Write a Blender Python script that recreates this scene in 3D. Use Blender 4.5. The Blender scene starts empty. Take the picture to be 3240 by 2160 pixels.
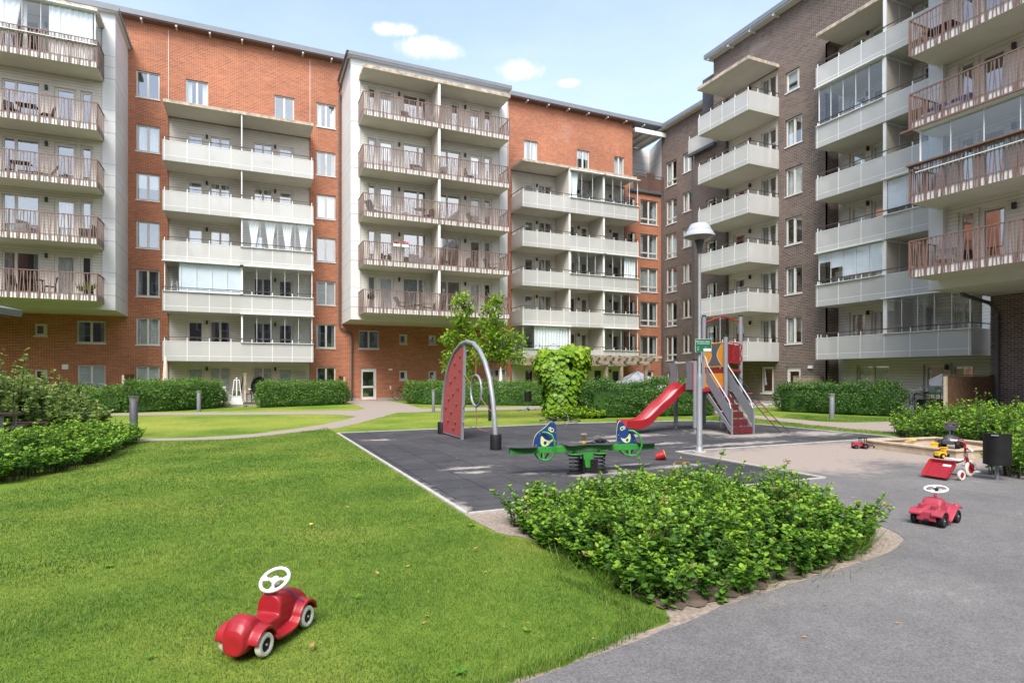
EXPOSURE = 1.55; SUN_E = 2.2
import bpy, bmesh, math, random
import numpy as np
from mathutils import Vector, Matrix, Euler
R = math.radians
random.seed(7); RNG = np.random.default_rng(11)
sc = bpy.context.scene
COL = sc.collection
PI = math.pi

# ---------------------------------------------------------------- materials
def nt(name):
    m = bpy.data.materials.new(name); m.use_nodes = True
    t = m.node_tree; return m, t, t.nodes['Principled BSDF'], t.nodes['Material Output']
def N(t, typ, **kw):
    n = t.nodes.new(typ)
    for k, v in kw.items():
        if k.startswith('_'): n.inputs[k[1:]].default_value = v
        else: setattr(n, k, v)
    return n
def ramp(t, fac, stops, interp='LINEAR'):
    r = t.nodes.new('ShaderNodeValToRGB'); cr = r.color_ramp; cr.interpolation = interp
    while len(cr.elements) < len(stops): cr.elements.new(0.5)
    for e, (p, c) in zip(cr.elements, stops):
        e.position = p; e.color = (c[0], c[1], c[2], 1)
    t.links.new(fac, r.inputs[0]); return r.outputs[0]
def mixc(t, a, b, fac, mode='MIX'):
    n = t.nodes.new('ShaderNodeMix'); n.data_type = 'RGBA'; n.blend_type = mode
    for i, s in ((6, a), (7, b)):
        if isinstance(s, (tuple, list)): n.inputs[i].default_value = (*s[:3], 1)
        else: t.links.new(s, n.inputs[i])
    if isinstance(fac, (int, float)): n.inputs[0].default_value = fac
    else: t.links.new(fac, n.inputs[0])
    return n.outputs[2]
def noise(t, scale, detail=4, coord='Object', rough=0.55, vec=None):
    n = N(t, 'ShaderNodeTexNoise', _Scale=scale, _Detail=detail, _Roughness=rough)
    if vec is None:
        tc = N(t, 'ShaderNodeTexCoord'); vec = tc.outputs[coord]
    t.links.new(vec, n.inputs['Vector']); return n.outputs['Fac']
def bump(t, b, h, strength=0.3, dist=0.01):
    n = N(t, 'ShaderNodeBump', _Strength=strength, _Distance=dist)
    t.links.new(h, n.inputs['Height']); t.links.new(n.outputs[0], b.inputs['Normal'])
def plain(name, c, rough=0.5, metal=0.0, var=0.12, scale=6.0, bmp=0.0, spec=0.5, coord='Object'):
    """solid colour with mild mottled wear"""
    m, t, b, o = nt(name)
    f = noise(t, scale, 5, coord)
    lo = tuple(x*(1-var) for x in c); hi = tuple(min(1, x*(1+var)) for x in c)
    t.links.new(ramp(t, f, [(0.3, lo), (0.7, hi)]), b.inputs['Base Color'])
    b.inputs['Roughness'].default_value = rough; b.inputs['Metallic'].default_value = metal
    b.inputs['Specular IOR Level'].default_value = spec
    if bmp: bump(t, b, noise(t, scale*12, 4, coord), bmp, 0.004)
    return m
def brick(name, c1, c2, mortar, w=0.245, h=0.086):
    m, t, b, o = nt(name)
    uv = N(t, 'ShaderNodeUVMap').outputs[0]
    k = N(t, 'ShaderNodeTexBrick', offset=0.5)
    t.links.new(uv, k.inputs['Vector'])
    k.inputs['Scale'].default_value = 1; k.inputs['Brick Width'].default_value = w; k.inputs['Row Height'].default_value = h
    k.inputs['Mortar Size'].default_value = 0.0095; k.inputs['Mortar Smooth'].default_value = 0.3; k.inputs['Bias'].default_value = -0.1
    k.inputs['Color1'].default_value = (*c1, 1); k.inputs['Color2'].default_value = (*c2, 1); k.inputs['Mortar'].default_value = (*mortar, 1)
    big = noise(t, 0.35, 5, vec=uv)
    c = mixc(t, k.outputs[0], ramp(t, big, [(0.3, (0.72, 0.70, 0.70)), (0.72, (1.12, 1.1, 1.06))]), 0.75, 'MULTIPLY')
    # stretched per-course tone differences
    mp = N(t, 'ShaderNodeMapping'); mp.inputs['Scale'].default_value = (1.2, 9, 1); t.links.new(uv, mp.inputs[0])
    st = noise(t, 1.0, 3, vec=mp.outputs[0])
    c = mixc(t, c, ramp(t, st, [(0.3, (0.8, 0.8, 0.8)), (0.7, (1.15, 1.15, 1.15))]), 0.6, 'MULTIPLY')
    ef = noise(t, 0.16, 6, vec=uv, rough=0.7)
    c = mixc(t, c, (0.62, 0.55, 0.5), ramp(t, ef, [(0.60, (0, 0, 0)), (0.82, (0.35, 0.35, 0.35))]))
    t.links.new(c, b.inputs['Base Color']); b.inputs['Roughness'].default_value = 0.85
    bump(t, b, k.outputs['Fac'], -0.4, 0.008)
    return m
def boards(name, c, pitch=0.145, dark=0.5):
    m, t, b, o = nt(name)
    uv = N(t, 'ShaderNodeUVMap').outputs[0]
    sp = N(t, 'ShaderNodeSeparateXYZ'); t.links.new(uv, sp.inputs[0])
    d = N(t, 'ShaderNodeMath', operation='DIVIDE'); d.inputs[1].default_value = pitch; t.links.new(sp.outputs[1], d.inputs[0])
    fr = N(t, 'ShaderNodeMath', operation='FRACT'); t.links.new(d.outputs[0], fr.inputs[0])
    g = ramp(t, fr.outputs[0], [(0, (dark,)*3), (0.10, (dark,)*3), (0.14, (1, 1, 1)), (1, (1, 1, 1))])
    n = noise(t, 1.3, 5, vec=uv)
    base = ramp(t, n, [(0.3, tuple(x*0.93 for x in c)), (0.7, tuple(x*1.05 for x in c))])
    t.links.new(mixc(t, base, g, 1.0, 'MULTIPLY'), b.inputs['Base Color'])
    bump(t, b, fr.outputs[0], 0.25, 0.02); b.inputs['Roughness'].default_value = 0.6
    return m
def panels(name, c, z0):
    m, t, b, o = nt(name)
    uv = N(t, 'ShaderNodeUVMap').outputs[0]
    sp = N(t, 'ShaderNodeSeparateXYZ'); t.links.new(uv, sp.inputs[0])
    a = N(t, 'ShaderNodeMath', operation='SUBTRACT'); a.inputs[1].default_value = z0; t.links.new(sp.outputs[1], a.inputs[0])
    d = N(t, 'ShaderNodeMath', operation='DIVIDE'); d.inputs[1].default_value = 2.79; t.links.new(a.outputs[0], d.inputs[0])
    fr = N(t, 'ShaderNodeMath', operation='FRACT'); t.links.new(d.outputs[0], fr.inputs[0])
    w = 0.009; L = (1, 1, 1); D = (0.45, 0.45, 0.46)
    st = [(0, D), (w, L), (0.215, D), (0.215+w, L), (0.42, D), (0.42+w, L)]
    g = ramp(t, fr.outputs[0], st, 'CONSTANT')
    n = noise(t, 0.8, 6, vec=uv)
    base = ramp(t, n, [(0.3, tuple(x*0.95 for x in c)), (0.7, tuple(x*1.04 for x in c))])
    t.links.new(mixc(t, base, g, 1.0, 'MULTIPLY'), b.inputs['Base Color']); b.inputs['Roughness'].default_value = 0.5
    return m
def glassy(name, tint, alpha, refl, rough=0.02, dif=None):
    """pane: transparent mixed with a reflective coat (and optionally frosted body)"""
    m, t, b, o = nt(name); t.nodes.remove(b)
    tr = N(t, 'ShaderNodeBsdfTransparent'); tr.inputs[0].default_value = (*tint, 1)
    gl = N(t, 'ShaderNodeBsdfGlossy'); gl.inputs['Roughness'].default_value = rough
    lw = N(t, 'ShaderNodeLayerWeight'); lw.inputs[0].default_value = 0.5
    pw = N(t, 'ShaderNodeMath', operation='POWER'); pw.inputs[1].default_value = 5.0; t.links.new(lw.outputs['Facing'], pw.inputs[0])
    mt = N(t, 'ShaderNodeMath', operation='MULTIPLY_ADD'); mt.inputs[1].default_value = 0.9-refl; mt.inputs[2].default_value = refl
    mt.use_clamp = True; t.links.new(pw.outputs[0], mt.inputs[0]); gl.inputs[0].default_value = (0.97, 0.98, 1, 1)
    mx = N(t, 'ShaderNodeMixShader'); t.links.new(mt.outputs[0], mx.inputs[0])
    if dif is not None:
        df = N(t, 'ShaderNodeBsdfDiffuse'); df.inputs[0].default_value = (*dif, 1)
        tl = N(t, 'ShaderNodeBsdfTranslucent'); tl.inputs[0].default_value = (*dif, 1)
        ad = N(t, 'ShaderNodeMixShader'); ad.inputs[0].default_value = 0.3
        t.links.new(df.outputs[0], ad.inputs[1]); t.links.new(tl.outputs[0], ad.inputs[2])
        m2 = N(t, 'ShaderNodeMixShader'); m2.inputs[0].default_value = alpha
        t.links.new(tr.outputs[0], m2.inputs[1]); t.links.new(ad.outputs[0], m2.inputs[2]); body = m2.outputs[0]
    else: body = tr.outputs[0]
    t.links.new(body, mx.inputs[1]); t.links.new(gl.outputs[0], mx.inputs[2])
    t.links.new(mx.outputs[0], o.inputs[0]); return m
def foliage(name, c1, c2, c3, scale=3.0, trans=0.35):
    """leaf: hue differs per leaf (attribute 'tint') and per clump"""
    m, t, b, o = nt(name)
    at = N(t, 'ShaderNodeAttribute', attribute_name='tint')
    n = noise(t, scale, 3)
    ad = N(t, 'ShaderNodeMath', operation='MULTIPLY_ADD'); ad.inputs[1].default_value = 0.55; t.links.new(at.outputs['Fac'], ad.inputs[0])
    sb = N(t, 'ShaderNodeMath', operation='MULTIPLY'); sb.inputs[1].default_value = 0.45; t.links.new(n, sb.inputs[0]); t.links.new(sb.outputs[0], ad.inputs[2])
    c = ramp(t, ad.outputs[0], [(0.2, c1), (0.5, c2), (0.85, c3)])
    t.links.new(c, b.inputs['Base Color']); b.inputs['Roughness'].default_value = 0.5; b.inputs['Specular IOR Level'].default_value = 0.35
    tl = N(t, 'ShaderNodeBsdfTranslucent'); t.links.new(c, tl.inputs[0])
    mx = N(t, 'ShaderNodeMixShader'); mx.inputs[0].default_value = trans
    t.links.new(b.outputs[0], mx.inputs[1]); t.links.new(tl.outputs[0], mx.inputs[2]); t.links.new(mx.outputs[0], o.inputs[0])
    return m

M = {}
M['redbrick'] = brick('red_brick', (0.41, 0.122, 0.046), (0.27, 0.073, 0.028), (0.47, 0.32, 0.24))
M['darkbrick'] = brick('dark_brick', (0.140, 0.094, 0.074), (0.058, 0.044, 0.041), (0.33, 0.28, 0.245))
M['siding'] = boards('grey_siding', (0.60, 0.565, 0.51))
M['panel'] = panels('white_cladding', (0.60, 0.595, 0.592), 0.18)
M['concrete'] = plain('balcony_concrete', (0.50, 0.47, 0.41), 0.8, var=0.07, scale=0.7)
M['canopyedge'] = plain('stained_concrete', (0.40, 0.33, 0.26), 0.85, var=0.45, scale=3.5)
M['beigepanel'] = plain('beige_screen', (0.50, 0.445, 0.37), 0.7, var=0.05, scale=1)
M['slabedge'] = plain('white_slab_edge', (0.64, 0.625, 0.60), 0.7, var=0.08, scale=2)
M['lampshade'] = plain('lamp_shade_grey', (0.36, 0.38, 0.41), 0.45, var=0.04)
M['whitemetal'] = plain('white_metal', (0.74, 0.74, 0.72), 0.4, var=0.03, scale=3)
M['frame'] = plain('window_frame', (0.62, 0.60, 0.55), 0.45, var=0.04, scale=3)
M['darkrail'] = plain('brown_handrail', (0.075, 0.052, 0.045), 0.5, var=0.2)
M['brownrail'] = plain('brown_railing', (0.175, 0.105, 0.082), 0.55, var=0.12)
M['lampblack'] = plain('black_lamp', (0.022, 0.022, 0.024), 0.5)
M['roofmetal'] = plain('roof_metal', (0.16, 0.175, 0.20), 0.5, metal=0.0, var=0.08, scale=1.5)
M['pipe'] = plain('grey_downpipe', (0.075, 0.08, 0.09), 0.45, var=0.1)
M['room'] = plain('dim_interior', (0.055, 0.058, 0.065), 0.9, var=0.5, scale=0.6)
M['pane'] = glassy('window_pane', (0.86, 0.90, 0.90), 0, 0.30)
M['glazing'] = glassy('balcony_glazing', (0.90, 0.95, 0.98), 0, 0.10)  # blue sky reflection put into the glass as a bluish tint
M['frost'] = glassy('perforated_white_sheet', (0.95, 0.95, 0.95), 0.55, 0.03, 0.35, dif=(0.73, 0.725, 0.70))
M['curtain'] = plain('white_curtain', (0.78, 0.78, 0.76), 0.9, var=0.08, scale=5)
M['drape'] = plain('grey_green_drape', (0.42, 0.46, 0.44), 0.9, var=0.2, scale=5)
M['blind'] = boards('white_blind', (0.74, 0.76, 0.78), 0.06, 0.86)
M['foot'] = plain('concrete_base', (0.34, 0.325, 0.30), 0.9, var=0.2, scale=4)
M['steel'] = plain('galvanised_steel', (0.27, 0.285, 0.30), 0.5, metal=0.4, var=0.1, scale=9)
M['greypost'] = plain('grey_powder_coat', (0.195, 0.198, 0.22), 0.45, var=0.07)
M['midgrey'] = plain('mid_grey_panel', (0.105, 0.105, 0.12), 0.5, var=0.08)
M['darkred'] = plain('dark_red_steps', (0.095, 0.008, 0.012), 0.6, var=0.25, scale=9)
M['darkgrey'] = plain('dark_grey_plastic', (0.052, 0.052, 0.060), 0.55, var=0.12)
M['black'] = plain('black_plastic', (0.010, 0.010, 0.011), 0.6, var=0.3, spec=0.25)
M['rubber'] = plain('black_rubber', (0.022, 0.022, 0.023), 0.8, var=0.3, scale=30)
M['red'] = plain('red_plastic', (0.29, 0.011, 0.017), 0.4, var=0.12, scale=8)
M['pinkred'] = plain('faded_red_plastic', (0.34, 0.036, 0.060), 0.5, var=0.16, scale=5)
M['redpanel'] = plain('faded_red_panel', (0.34, 0.060, 0.065), 0.6, var=0.10, scale=7)
M['white'] = plain('white_plastic', (0.66, 0.655, 0.64), 0.4, var=0.04)
M['cream'] = plain('cream_rubber', (0.56, 0.54, 0.48), 0.7, var=0.15, scale=20)
M['green'] = plain('green_paint', (0.030, 0.22, 0.028), 0.45, var=0.1)
M['orange'] = plain('orange_panel', (0.80, 0.32, 0.018), 0.5, var=0.06)
M['yellow'] = plain('yellow_plastic', (0.75, 0.42, 0.02), 0.4, var=0.08)
M['blue'] = plain('blue_panel', (0.012, 0.035, 0.155), 0.45, var=0.12)
M['lime'] = plain('pale_green_core', (0.50, 0.56, 0.24), 0.5, var=0.05)
M['wood'] = plain('weathered_wood', (0.30, 0.245, 0.175), 0.8, var=0.3, scale=7)
M['palewood'] = plain('pale_sandy_timber', (0.44, 0.355, 0.255), 0.85, var=0.22, scale=5)
M['brownwood'] = plain('brown_fence_wood', (0.125, 0.068, 0.036), 0.8, var=0.35, scale=9)
M['tablewood'] = plain('brown_stained_boards', (0.13, 0.068, 0.055), 0.6, var=0.2, scale=5)
M['hold'] = plain('brown_climbing_hold', (0.115, 0.062, 0.032), 0.8, var=0.4, scale=40)
M['rope'] = plain('red_brown_rope', (0.25, 0.10, 0.06), 0.9, var=0.3, scale=60)
M['blackrope'] = plain('black_rope', (0.02, 0.02, 0.02), 0.9, var=0.3, scale=60)
M['bark'] = plain('bark', (0.13, 0.10, 0.07), 0.9, var=0.4, scale=25)
M['twig'] = plain('twig', (0.055, 0.042, 0.026), 0.9, var=0.4, scale=25)
M['canvas'] = plain('grey_canvas', (0.34, 0.355, 0.38), 0.8, var=0.08, scale=2)
M['beige'] = plain('beige_cloth', (0.62, 0.54, 0.44), 0.9, var=0.1)
M['wicker'] = plain('dark_wicker', (0.05, 0.046, 0.044), 0.8, var=0.4, scale=30)
M['greycloth'] = plain('grey_cushion', (0.20, 0.20, 0.205), 0.9, var=0.15)
M['terracotta'] = plain('terracotta', (0.45, 0.13, 0.05), 0.8)
M['signgreen'] = plain('sign_green', (0.010, 0.105, 0.050), 0.4, var=0.05)
M['sandpile'] = plain('sand', (0.36, 0.275, 0.20), 0.95, var=0.25, scale=6, bmp=0.6)
M['clearglass'] = glassy('bottle_glass', (0.9, 0.88, 0.75), 0, 0.04)
M['lampglass'] = glassy('lamp_lens', (0.92, 0.90, 0.85), 0.5, 0.02, 0.2, dif=(0.6, 0.58, 0.52))
M['pink'] = plain('pink_petals', (0.55, 0.04, 0.12), 0.7, var=0.3, scale=40)
M['petal'] = plain('white_petals', (0.75, 0.74, 0.66), 0.7, var=0.1, scale=40)
M['dryleaf'] = plain('dry_leaf', (0.36, 0.21, 0.08), 0.8, var=0.4, scale=12)
M['stone'] = plain('pebble', (0.34, 0.31, 0.28), 0.9, var=0.35, scale=4)

# ---------------------------------------------------------------- mesh builder
class MB:
    def __init__(s): s.v = []; s.f = []; s.mi = []; s.mats = []; s.cur = 0; s.X = None
    def m(s, key):
        if key not in s.mats: s.mats.append(key)
        s.cur = s.mats.index(key); return s
    def at(s, mat4): s.X = mat4; return s
    def add(s, vs, fs):
        o = len(s.v)
        if s.X is not None: vs = [tuple(s.X @ Vector(p)) for p in vs]
        s.v += [tuple(p) for p in vs]; s.f += [tuple(i+o for i in f) for f in fs]; s.mi += [s.cur]*len(fs); return s
    def quad(s, a, b, c, d): return s.add([a, b, c, d], [(0, 1, 2, 3)])
    def box(s, x0, x1, y0, y1, z0, z1):
        x0, x1 = sorted((x0, x1)); y0, y1 = sorted((y0, y1)); z0, z1 = sorted((z0, z1))
        return s.add([(x0,y0,z0),(x1,y0,z0),(x1,y1,z0),(x0,y1,z0),(x0,y0,z1),(x1,y0,z1),(x1,y1,z1),(x0,y1,z1)],
                     [(0,3,2,1),(4,5,6,7),(0,1,5,4),(1,2,6,5),(2,3,7,6),(3,0,4,7)])
    def bar(s, p, q, w, h=None, up=(0, 0, 1)):
        """square bar from p to q"""
        h = h or w; p = Vector(p); q = Vector(q); d = (q-p).normalized(); u = Vector(up)
        if abs(d.dot(u)) > 0.98: u = Vector((1, 0, 0))
        a = d.cross(u).normalized()*w/2; b = a.cross(d).normalized()*h/2
        vs = [p-a-b, p+a-b, p+a+b, p-a+b, q-a-b, q+a-b, q+a+b, q-a+b]
        return s.add(vs, [(0,3,2,1),(4,5,6,7),(0,1,5,4),(1,2,6,5),(2,3,7,6),(3,0,4,7)])
    def tube(s, pts, r, n=8, closed=False, caps=True):
        pts = [Vector(p) for p in pts]; k = len(pts); rr = r if isinstance(r, (list, tuple)) else [r]*k
        vs = []; prev = None
        for i, p in enumerate(pts):
            if closed: d = pts[(i+1) % k]-pts[i-1]
            else: d = pts[min(i+1, k-1)]-pts[max(i-1, 0)]
            d.normalize()
            if prev is None:
                a = d.orthogonal().normalized()
            else:
                a = prev-d*prev.dot(d)
                a = a.normalized() if a.length > 1e-6 else d.orthogonal().normalized()
            prev = a; b = d.cross(a)
            for j in range(n):
                an = 2*PI*j/n; vs.append(p+(a*math.cos(an)+b*math.sin(an))*rr[i])
        fs = []
        for i in range(k if closed else k-1):
            for j in range(n):
                i2 = (i+1) % k; j2 = (j+1) % n
                fs.append((i*n+j, i*n+j2, i2*n+j2, i2*n+j))
        if caps and not closed:
            fs.append(tuple(range(n-1, -1, -1))); fs.append(tuple((k-1)*n+j for j in range(n)))
        return s.add(vs, fs)
    def lathe(s, prof, c=(0, 0, 0), n=20, arc=2*PI, a0=0):
        vs = []; full = abs(arc-2*PI) < 1e-6; cols = n if full else n+1
        for (r, z) in prof:
            for j in range(cols):
                a = a0+arc*j/n; vs.append((c[0]+r*math.cos(a), c[1]+r*math.sin(a), c[2]+z))
        fs = []
        for i in range(len(prof)-1):
            for j in range(n if full else n):
                j2 = (j+1) % cols if full else j+1
                fs.append((i*cols+j, i*cols+j2, (i+1)*cols+j2, (i+1)*cols+j))
        return s.add(vs, fs)
    def prism(s, poly, y0, y1, plane='xz'):
        """extrude polygon (counter-clockwise in plane) between two depths"""
        n = len(poly)
        mk = {'xz': lambda p, y: (p[0], y, p[1]), 'xy': lambda p, y: (p[0], p[1], y), 'yz': lambda p, y: (y, p[0], p[1])}[plane]
        vs = [mk(p, y0) for p in poly]+[mk(p, y1) for p in poly]
        fs = [tuple(range(n)), tuple(range(2*n-1, n-1, -1))]+[(i, i+n, (i+1) % n+n, (i+1) % n) for i in range(n)]
        return s.add(vs, fs)
    def ball(s, c, r, n=10, sx=1, sy=1, sz=1):
        prof = [(max(1e-4, r*math.sin(PI*i/n)), -r*math.cos(PI*i/n)) for i in range(n+1)]
        X0 = s.X; T = Matrix.Translation(c) @ Matrix.Diagonal((sx, sy, sz, 1))
        s.X = T if X0 is None else X0 @ T
        s.lathe(prof, n=max(8, int(n*1.4))); s.X = X0; return s
    def build(s, name, parent=None, smooth=False, loc=None, rot=None, bevel=0, fix=True, mesh_only=False):
        me = bpy.data.meshes.new(name); me.from_pydata(s.v, [], s.f)
        for k in s.mats: me.materials.append(M[k])
        me.polygons.foreach_set('material_index', s.mi)
        if fix or bevel:
            bm = bmesh.new(); bm.from_mesh(me); bmesh.ops.recalc_face_normals(bm, faces=bm.faces)
            if bevel:
                ed = [e for e in bm.edges if len(e.link_faces) == 2 and e.calc_face_angle(0) > 0.6]
                bmesh.ops.bevel(bm, geom=ed, offset=bevel, segments=2, affect='EDGES', profile=0.6)
            bm.to_mesh(me); bm.free()
        uvmap(me)
        if smooth:
            me.polygons.foreach_set('use_smooth', [True]*len(me.polygons))
            try: me.set_sharp_from_angle(angle=R(40))
            except Exception: pass
        me.update()
        if mesh_only: return me
        return put(name, me, parent, loc, rot)
def uvmap(me):
    uv = me.uv_layers.new(name='UVMap'); k = len(me.loops)
    li = np.zeros(k, np.int32); me.loops.foreach_get('vertex_index', li)
    co = np.zeros(len(me.vertices)*3, np.float32); me.vertices.foreach_get('co', co); co = co.reshape(-1, 3)
    pn = np.zeros(len(me.polygons)*3, np.float32); me.polygons.foreach_get('normal', pn); pn = np.abs(pn.reshape(-1, 3))
    lt = np.zeros(len(me.polygons), np.int32); me.polygons.foreach_get('loop_total', lt)
    ax = np.repeat(pn.argmax(1), lt); p = co[li]
    u = np.where(ax == 0, p[:, 1], p[:, 0]); v = np.where(ax == 2, p[:, 1], p[:, 2])
    uv.data.foreach_set('uv', np.stack([u, v], 1).ravel())
def put(name, me, parent=None, loc=None, rot=None):
    o = bpy.data.objects.new(name, me); COL.objects.link(o)
    if parent is not None: o.parent = parent
    if loc is not None: o.location = loc
    if rot is not None: o.rotation_euler = rot
    return o
def tag(o, label=None, cat=None, group=None, kind=None):
    if label: o['label'] = label
    if cat: o['category'] = cat
    if group: o['group'] = group
    if kind: o['kind'] = kind
    return o
def thing(name, label, cat, loc=(0, 0, 0), rz=0, group=None):
    o = bpy.data.objects.new(name, None); COL.objects.link(o); o.empty_display_size = 0.2
    o.location = loc; o.rotation_euler = (0, 0, rz); return tag(o, label, cat, group)
def dup(root, loc, rz=None, label=None, group=None):
    """copy a thing with its parts and their sub-parts"""
    r = root.copy(); COL.objects.link(r); r.location = loc
    if rz is not None: r.rotation_euler = (0, 0, rz)
    if label: r['label'] = label
    if group: r['group'] = group
    for ch in list(root.children):
        c = ch.copy(); COL.objects.link(c); c.parent = r
        for g in list(ch.children):
            d = g.copy(); COL.objects.link(d); d.parent = c
    return r
def moulded(mb, name, parent, voxel=0.006, it=6, loc=None):
    """fuse overlapping shapes into one soft moulded skin"""
    me = mb.build('tmp', mesh_only=True)
    o = bpy.data.objects.new('tmp', me); COL.objects.link(o)
    r = o.modifiers.new('r', 'REMESH'); r.mode = 'VOXEL'; r.voxel_size = voxel
    s = o.modifiers.new('s', 'SMOOTH'); s.factor = 0.5; s.iterations = it
    bpy.context.view_layer.update()
    ev = o.evaluated_get(bpy.context.evaluated_depsgraph_get())
    m2 = bpy.data.meshes.new_from_object(ev); bpy.data.objects.remove(o)
    m2.name = name; m2.materials.clear(); m2.materials.append(M[mb.mats[0]])
    m2.polygons.foreach_set('use_smooth', [True]*len(m2.polygons)); m2.update()
    return put(name, m2, parent, loc)
def circ(c, r, n=24, ax='z', a0=0, arc=2*PI, close=False):
    out = []
    for i in range(n + (1 if close else 0)):
        a = a0+arc*i/n; x, y = r*math.cos(a), r*math.sin(a)
        out.append({'z': (c[0]+x, c[1]+y, c[2]), 'y': (c[0]+x, c[1], c[2]+y), 'x': (c[0], c[1]+x, c[2]+y)}[ax])
    return out
def textmesh(s, size, mat, parent, loc, rot, depth=0.0015):
    cu = bpy.data.curves.new('lettering', 'FONT'); cu.body = s; cu.size = size; cu.extrude = depth; cu.align_x = 'LEFT'
    o = bpy.data.objects.new('tmp', cu); COL.objects.link(o); bpy.context.view_layer.update()
    me = bpy.data.meshes.new_from_object(o.evaluated_get(bpy.context.evaluated_depsgraph_get())); bpy.data.objects.remove(o)
    me.materials.clear(); me.materials.append(M[mat]); me.name = 'lettering'
    return put('lettering', me, parent, loc, rot)

# ---------------------------------------------------------------- leaves
def leafmesh(name, P, D, Nn, L, W, tint, mats, parent=None, fold=0.25, oval=False):
    """P base points, D directions, Nn approximate face normals, L/W sizes, all numpy"""
    n = len(P); D = D/np.linalg.norm(D, axis=1, keepdims=True)
    S = np.cross(D, Nn); S /= np.linalg.norm(S, axis=1, keepdims=True)+1e-9
    U = np.cross(S, D); L = L[:, None]; W = W[:, None]
    if oval:
        rows = [P, P+D*L*0.5-U*W*fold*0.6, P+D*L-U*L*0.12, P+D*L*0.30+S*W*0.45, P+D*L*0.68+S*W*0.42-U*L*0.03, P+D*L*0.30-S*W*0.45, P+D*L*0.68-S*W*0.42-U*L*0.03]
        F = [(0, 3, 1), (3, 4, 1), (4, 2, 1), (0, 1, 5), (5, 1, 6), (6, 1, 2)]
    else:
        rows = [P, P+D*L*0.45-U*W*fold, P+D*L, P+D*L*0.45+S*W*0.5, P+D*L*0.45-S*W*0.5]
        F = [(0, 3, 1), (3, 2, 1), (0, 1, 4), (4, 1, 2)]
    k = len(rows); V = np.stack(rows, 1).reshape(-1, 3)
    F = (np.array(F)[None]+np.arange(n)[:, None, None]*k).reshape(-1, 3)
    return rawmesh(name, V, F, np.repeat(tint, k), mats, parent)
def rawmesh(name, V, F, tint, mats, parent=None, smooth=False):
    me = bpy.data.meshes.new(name); nv, nf = len(V), len(F); c = F.shape[1]
    me.vertices.add(nv); me.vertices.foreach_set('co', V.astype(np.float32).ravel())
    me.loops.add(nf*c); me.loops.foreach_set('vertex_index', F.astype(np.int32).ravel())
    me.polygons.add(nf); me.polygons.foreach_set('loop_start', np.arange(0, nf*c, c, dtype=np.int32))
    me.polygons.foreach_set('loop_total', np.full(nf, c, np.int32))
    a = me.attributes.new('tint', 'FLOAT', 'POINT'); a.data.foreach_set('value', tint.astype(np.float32))
    for k in mats: me.materials.append(M[k])
    me.update(calc_edges=True); me.validate()
    return put(name, me, parent)
def unit(n):
    d = RNG.normal(size=(n, 3)); return d/np.linalg.norm(d, axis=1, keepdims=True)
def fbm(P, s=1.0, seed=0):
    """cheap smooth pseudo noise in about -1..1"""
    r = np.random.default_rng(seed); out = np.zeros(len(P))
    for i in range(5):
        k = r.normal(size=3)*s*(1.0+0.6*i); ph = r.uniform(0, 6.28)
        out += np.sin(P @ k+ph)/(1+0.5*i)
    return out/2.2
# ---------------------------------------------------------------- camera, light, sky
cd = bpy.data.cameras.new('camera'); cam = bpy.data.objects.new('camera', cd); COL.objects.link(cam)
cam.location = (0, 0, 1.6); cam.rotation_euler = (R(90), 0, R(-24.12))
cd.sensor_width = 36; cd.lens = 20.84; cd.shift_y = 0.0340; cd.clip_start = 0.05; cd.clip_end = 2000
sc.camera = cam
sc.view_settings.view_transform = 'Standard'; sc.view_settings.look = 'None'; sc.view_settings.exposure = EXPOSURE; sc.view_settings.gamma = 1
sc.cycles.max_bounces = 8; sc.cycles.transparent_max_bounces = 24; sc.cycles.diffuse_bounces = 4; sc.cycles.glossy_bounces = 3
w = bpy.data.worlds.new('World'); sc.world = w; w.use_nodes = True
t = w.node_tree; bg = t.nodes['Background']
SUN_EL, SUN_AZ = R(50), R(214)          # compass style: 0 = +Y, clockwise
sky = N(t, 'ShaderNodeTexSky', sky_type='NISHITA', sun_disc=False, sun_elevation=SUN_EL, sun_rotation=SUN_AZ)
sky.air_density = 1.0; sky.dust_density = 0.6; sky.ozone_density = 1.6
tc = N(t, 'ShaderNodeTexCoord')
sp = N(t, 'ShaderNodeSeparateXYZ'); t.links.new(tc.outputs['Generated'], sp.inputs[0])
za = N(t, 'ShaderNodeMath', operation='MAXIMUM'); za.inputs[1].default_value = 0.05; t.links.new(sp.outputs[2], za.inputs[0])
dv = N(t, 'ShaderNodeVectorMath', operation='DIVIDE'); cb = N(t, 'ShaderNodeCombineXYZ')
for i in range(3): t.links.new(za.outputs[0], cb.inputs[i])
t.links.new(tc.outputs['Generated'], dv.inputs[0]); t.links.new(cb.outputs[0], dv.inputs[1])
def smap(scale, loc=(0, 0, 0)):
    mp = N(t, 'ShaderNodeMapping'); mp.inputs['Scale'].default_value = scale; mp.inputs['Location'].default_value = loc
    t.links.new(dv.outputs[0], mp.inputs[0]); return mp.outputs[0]
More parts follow.
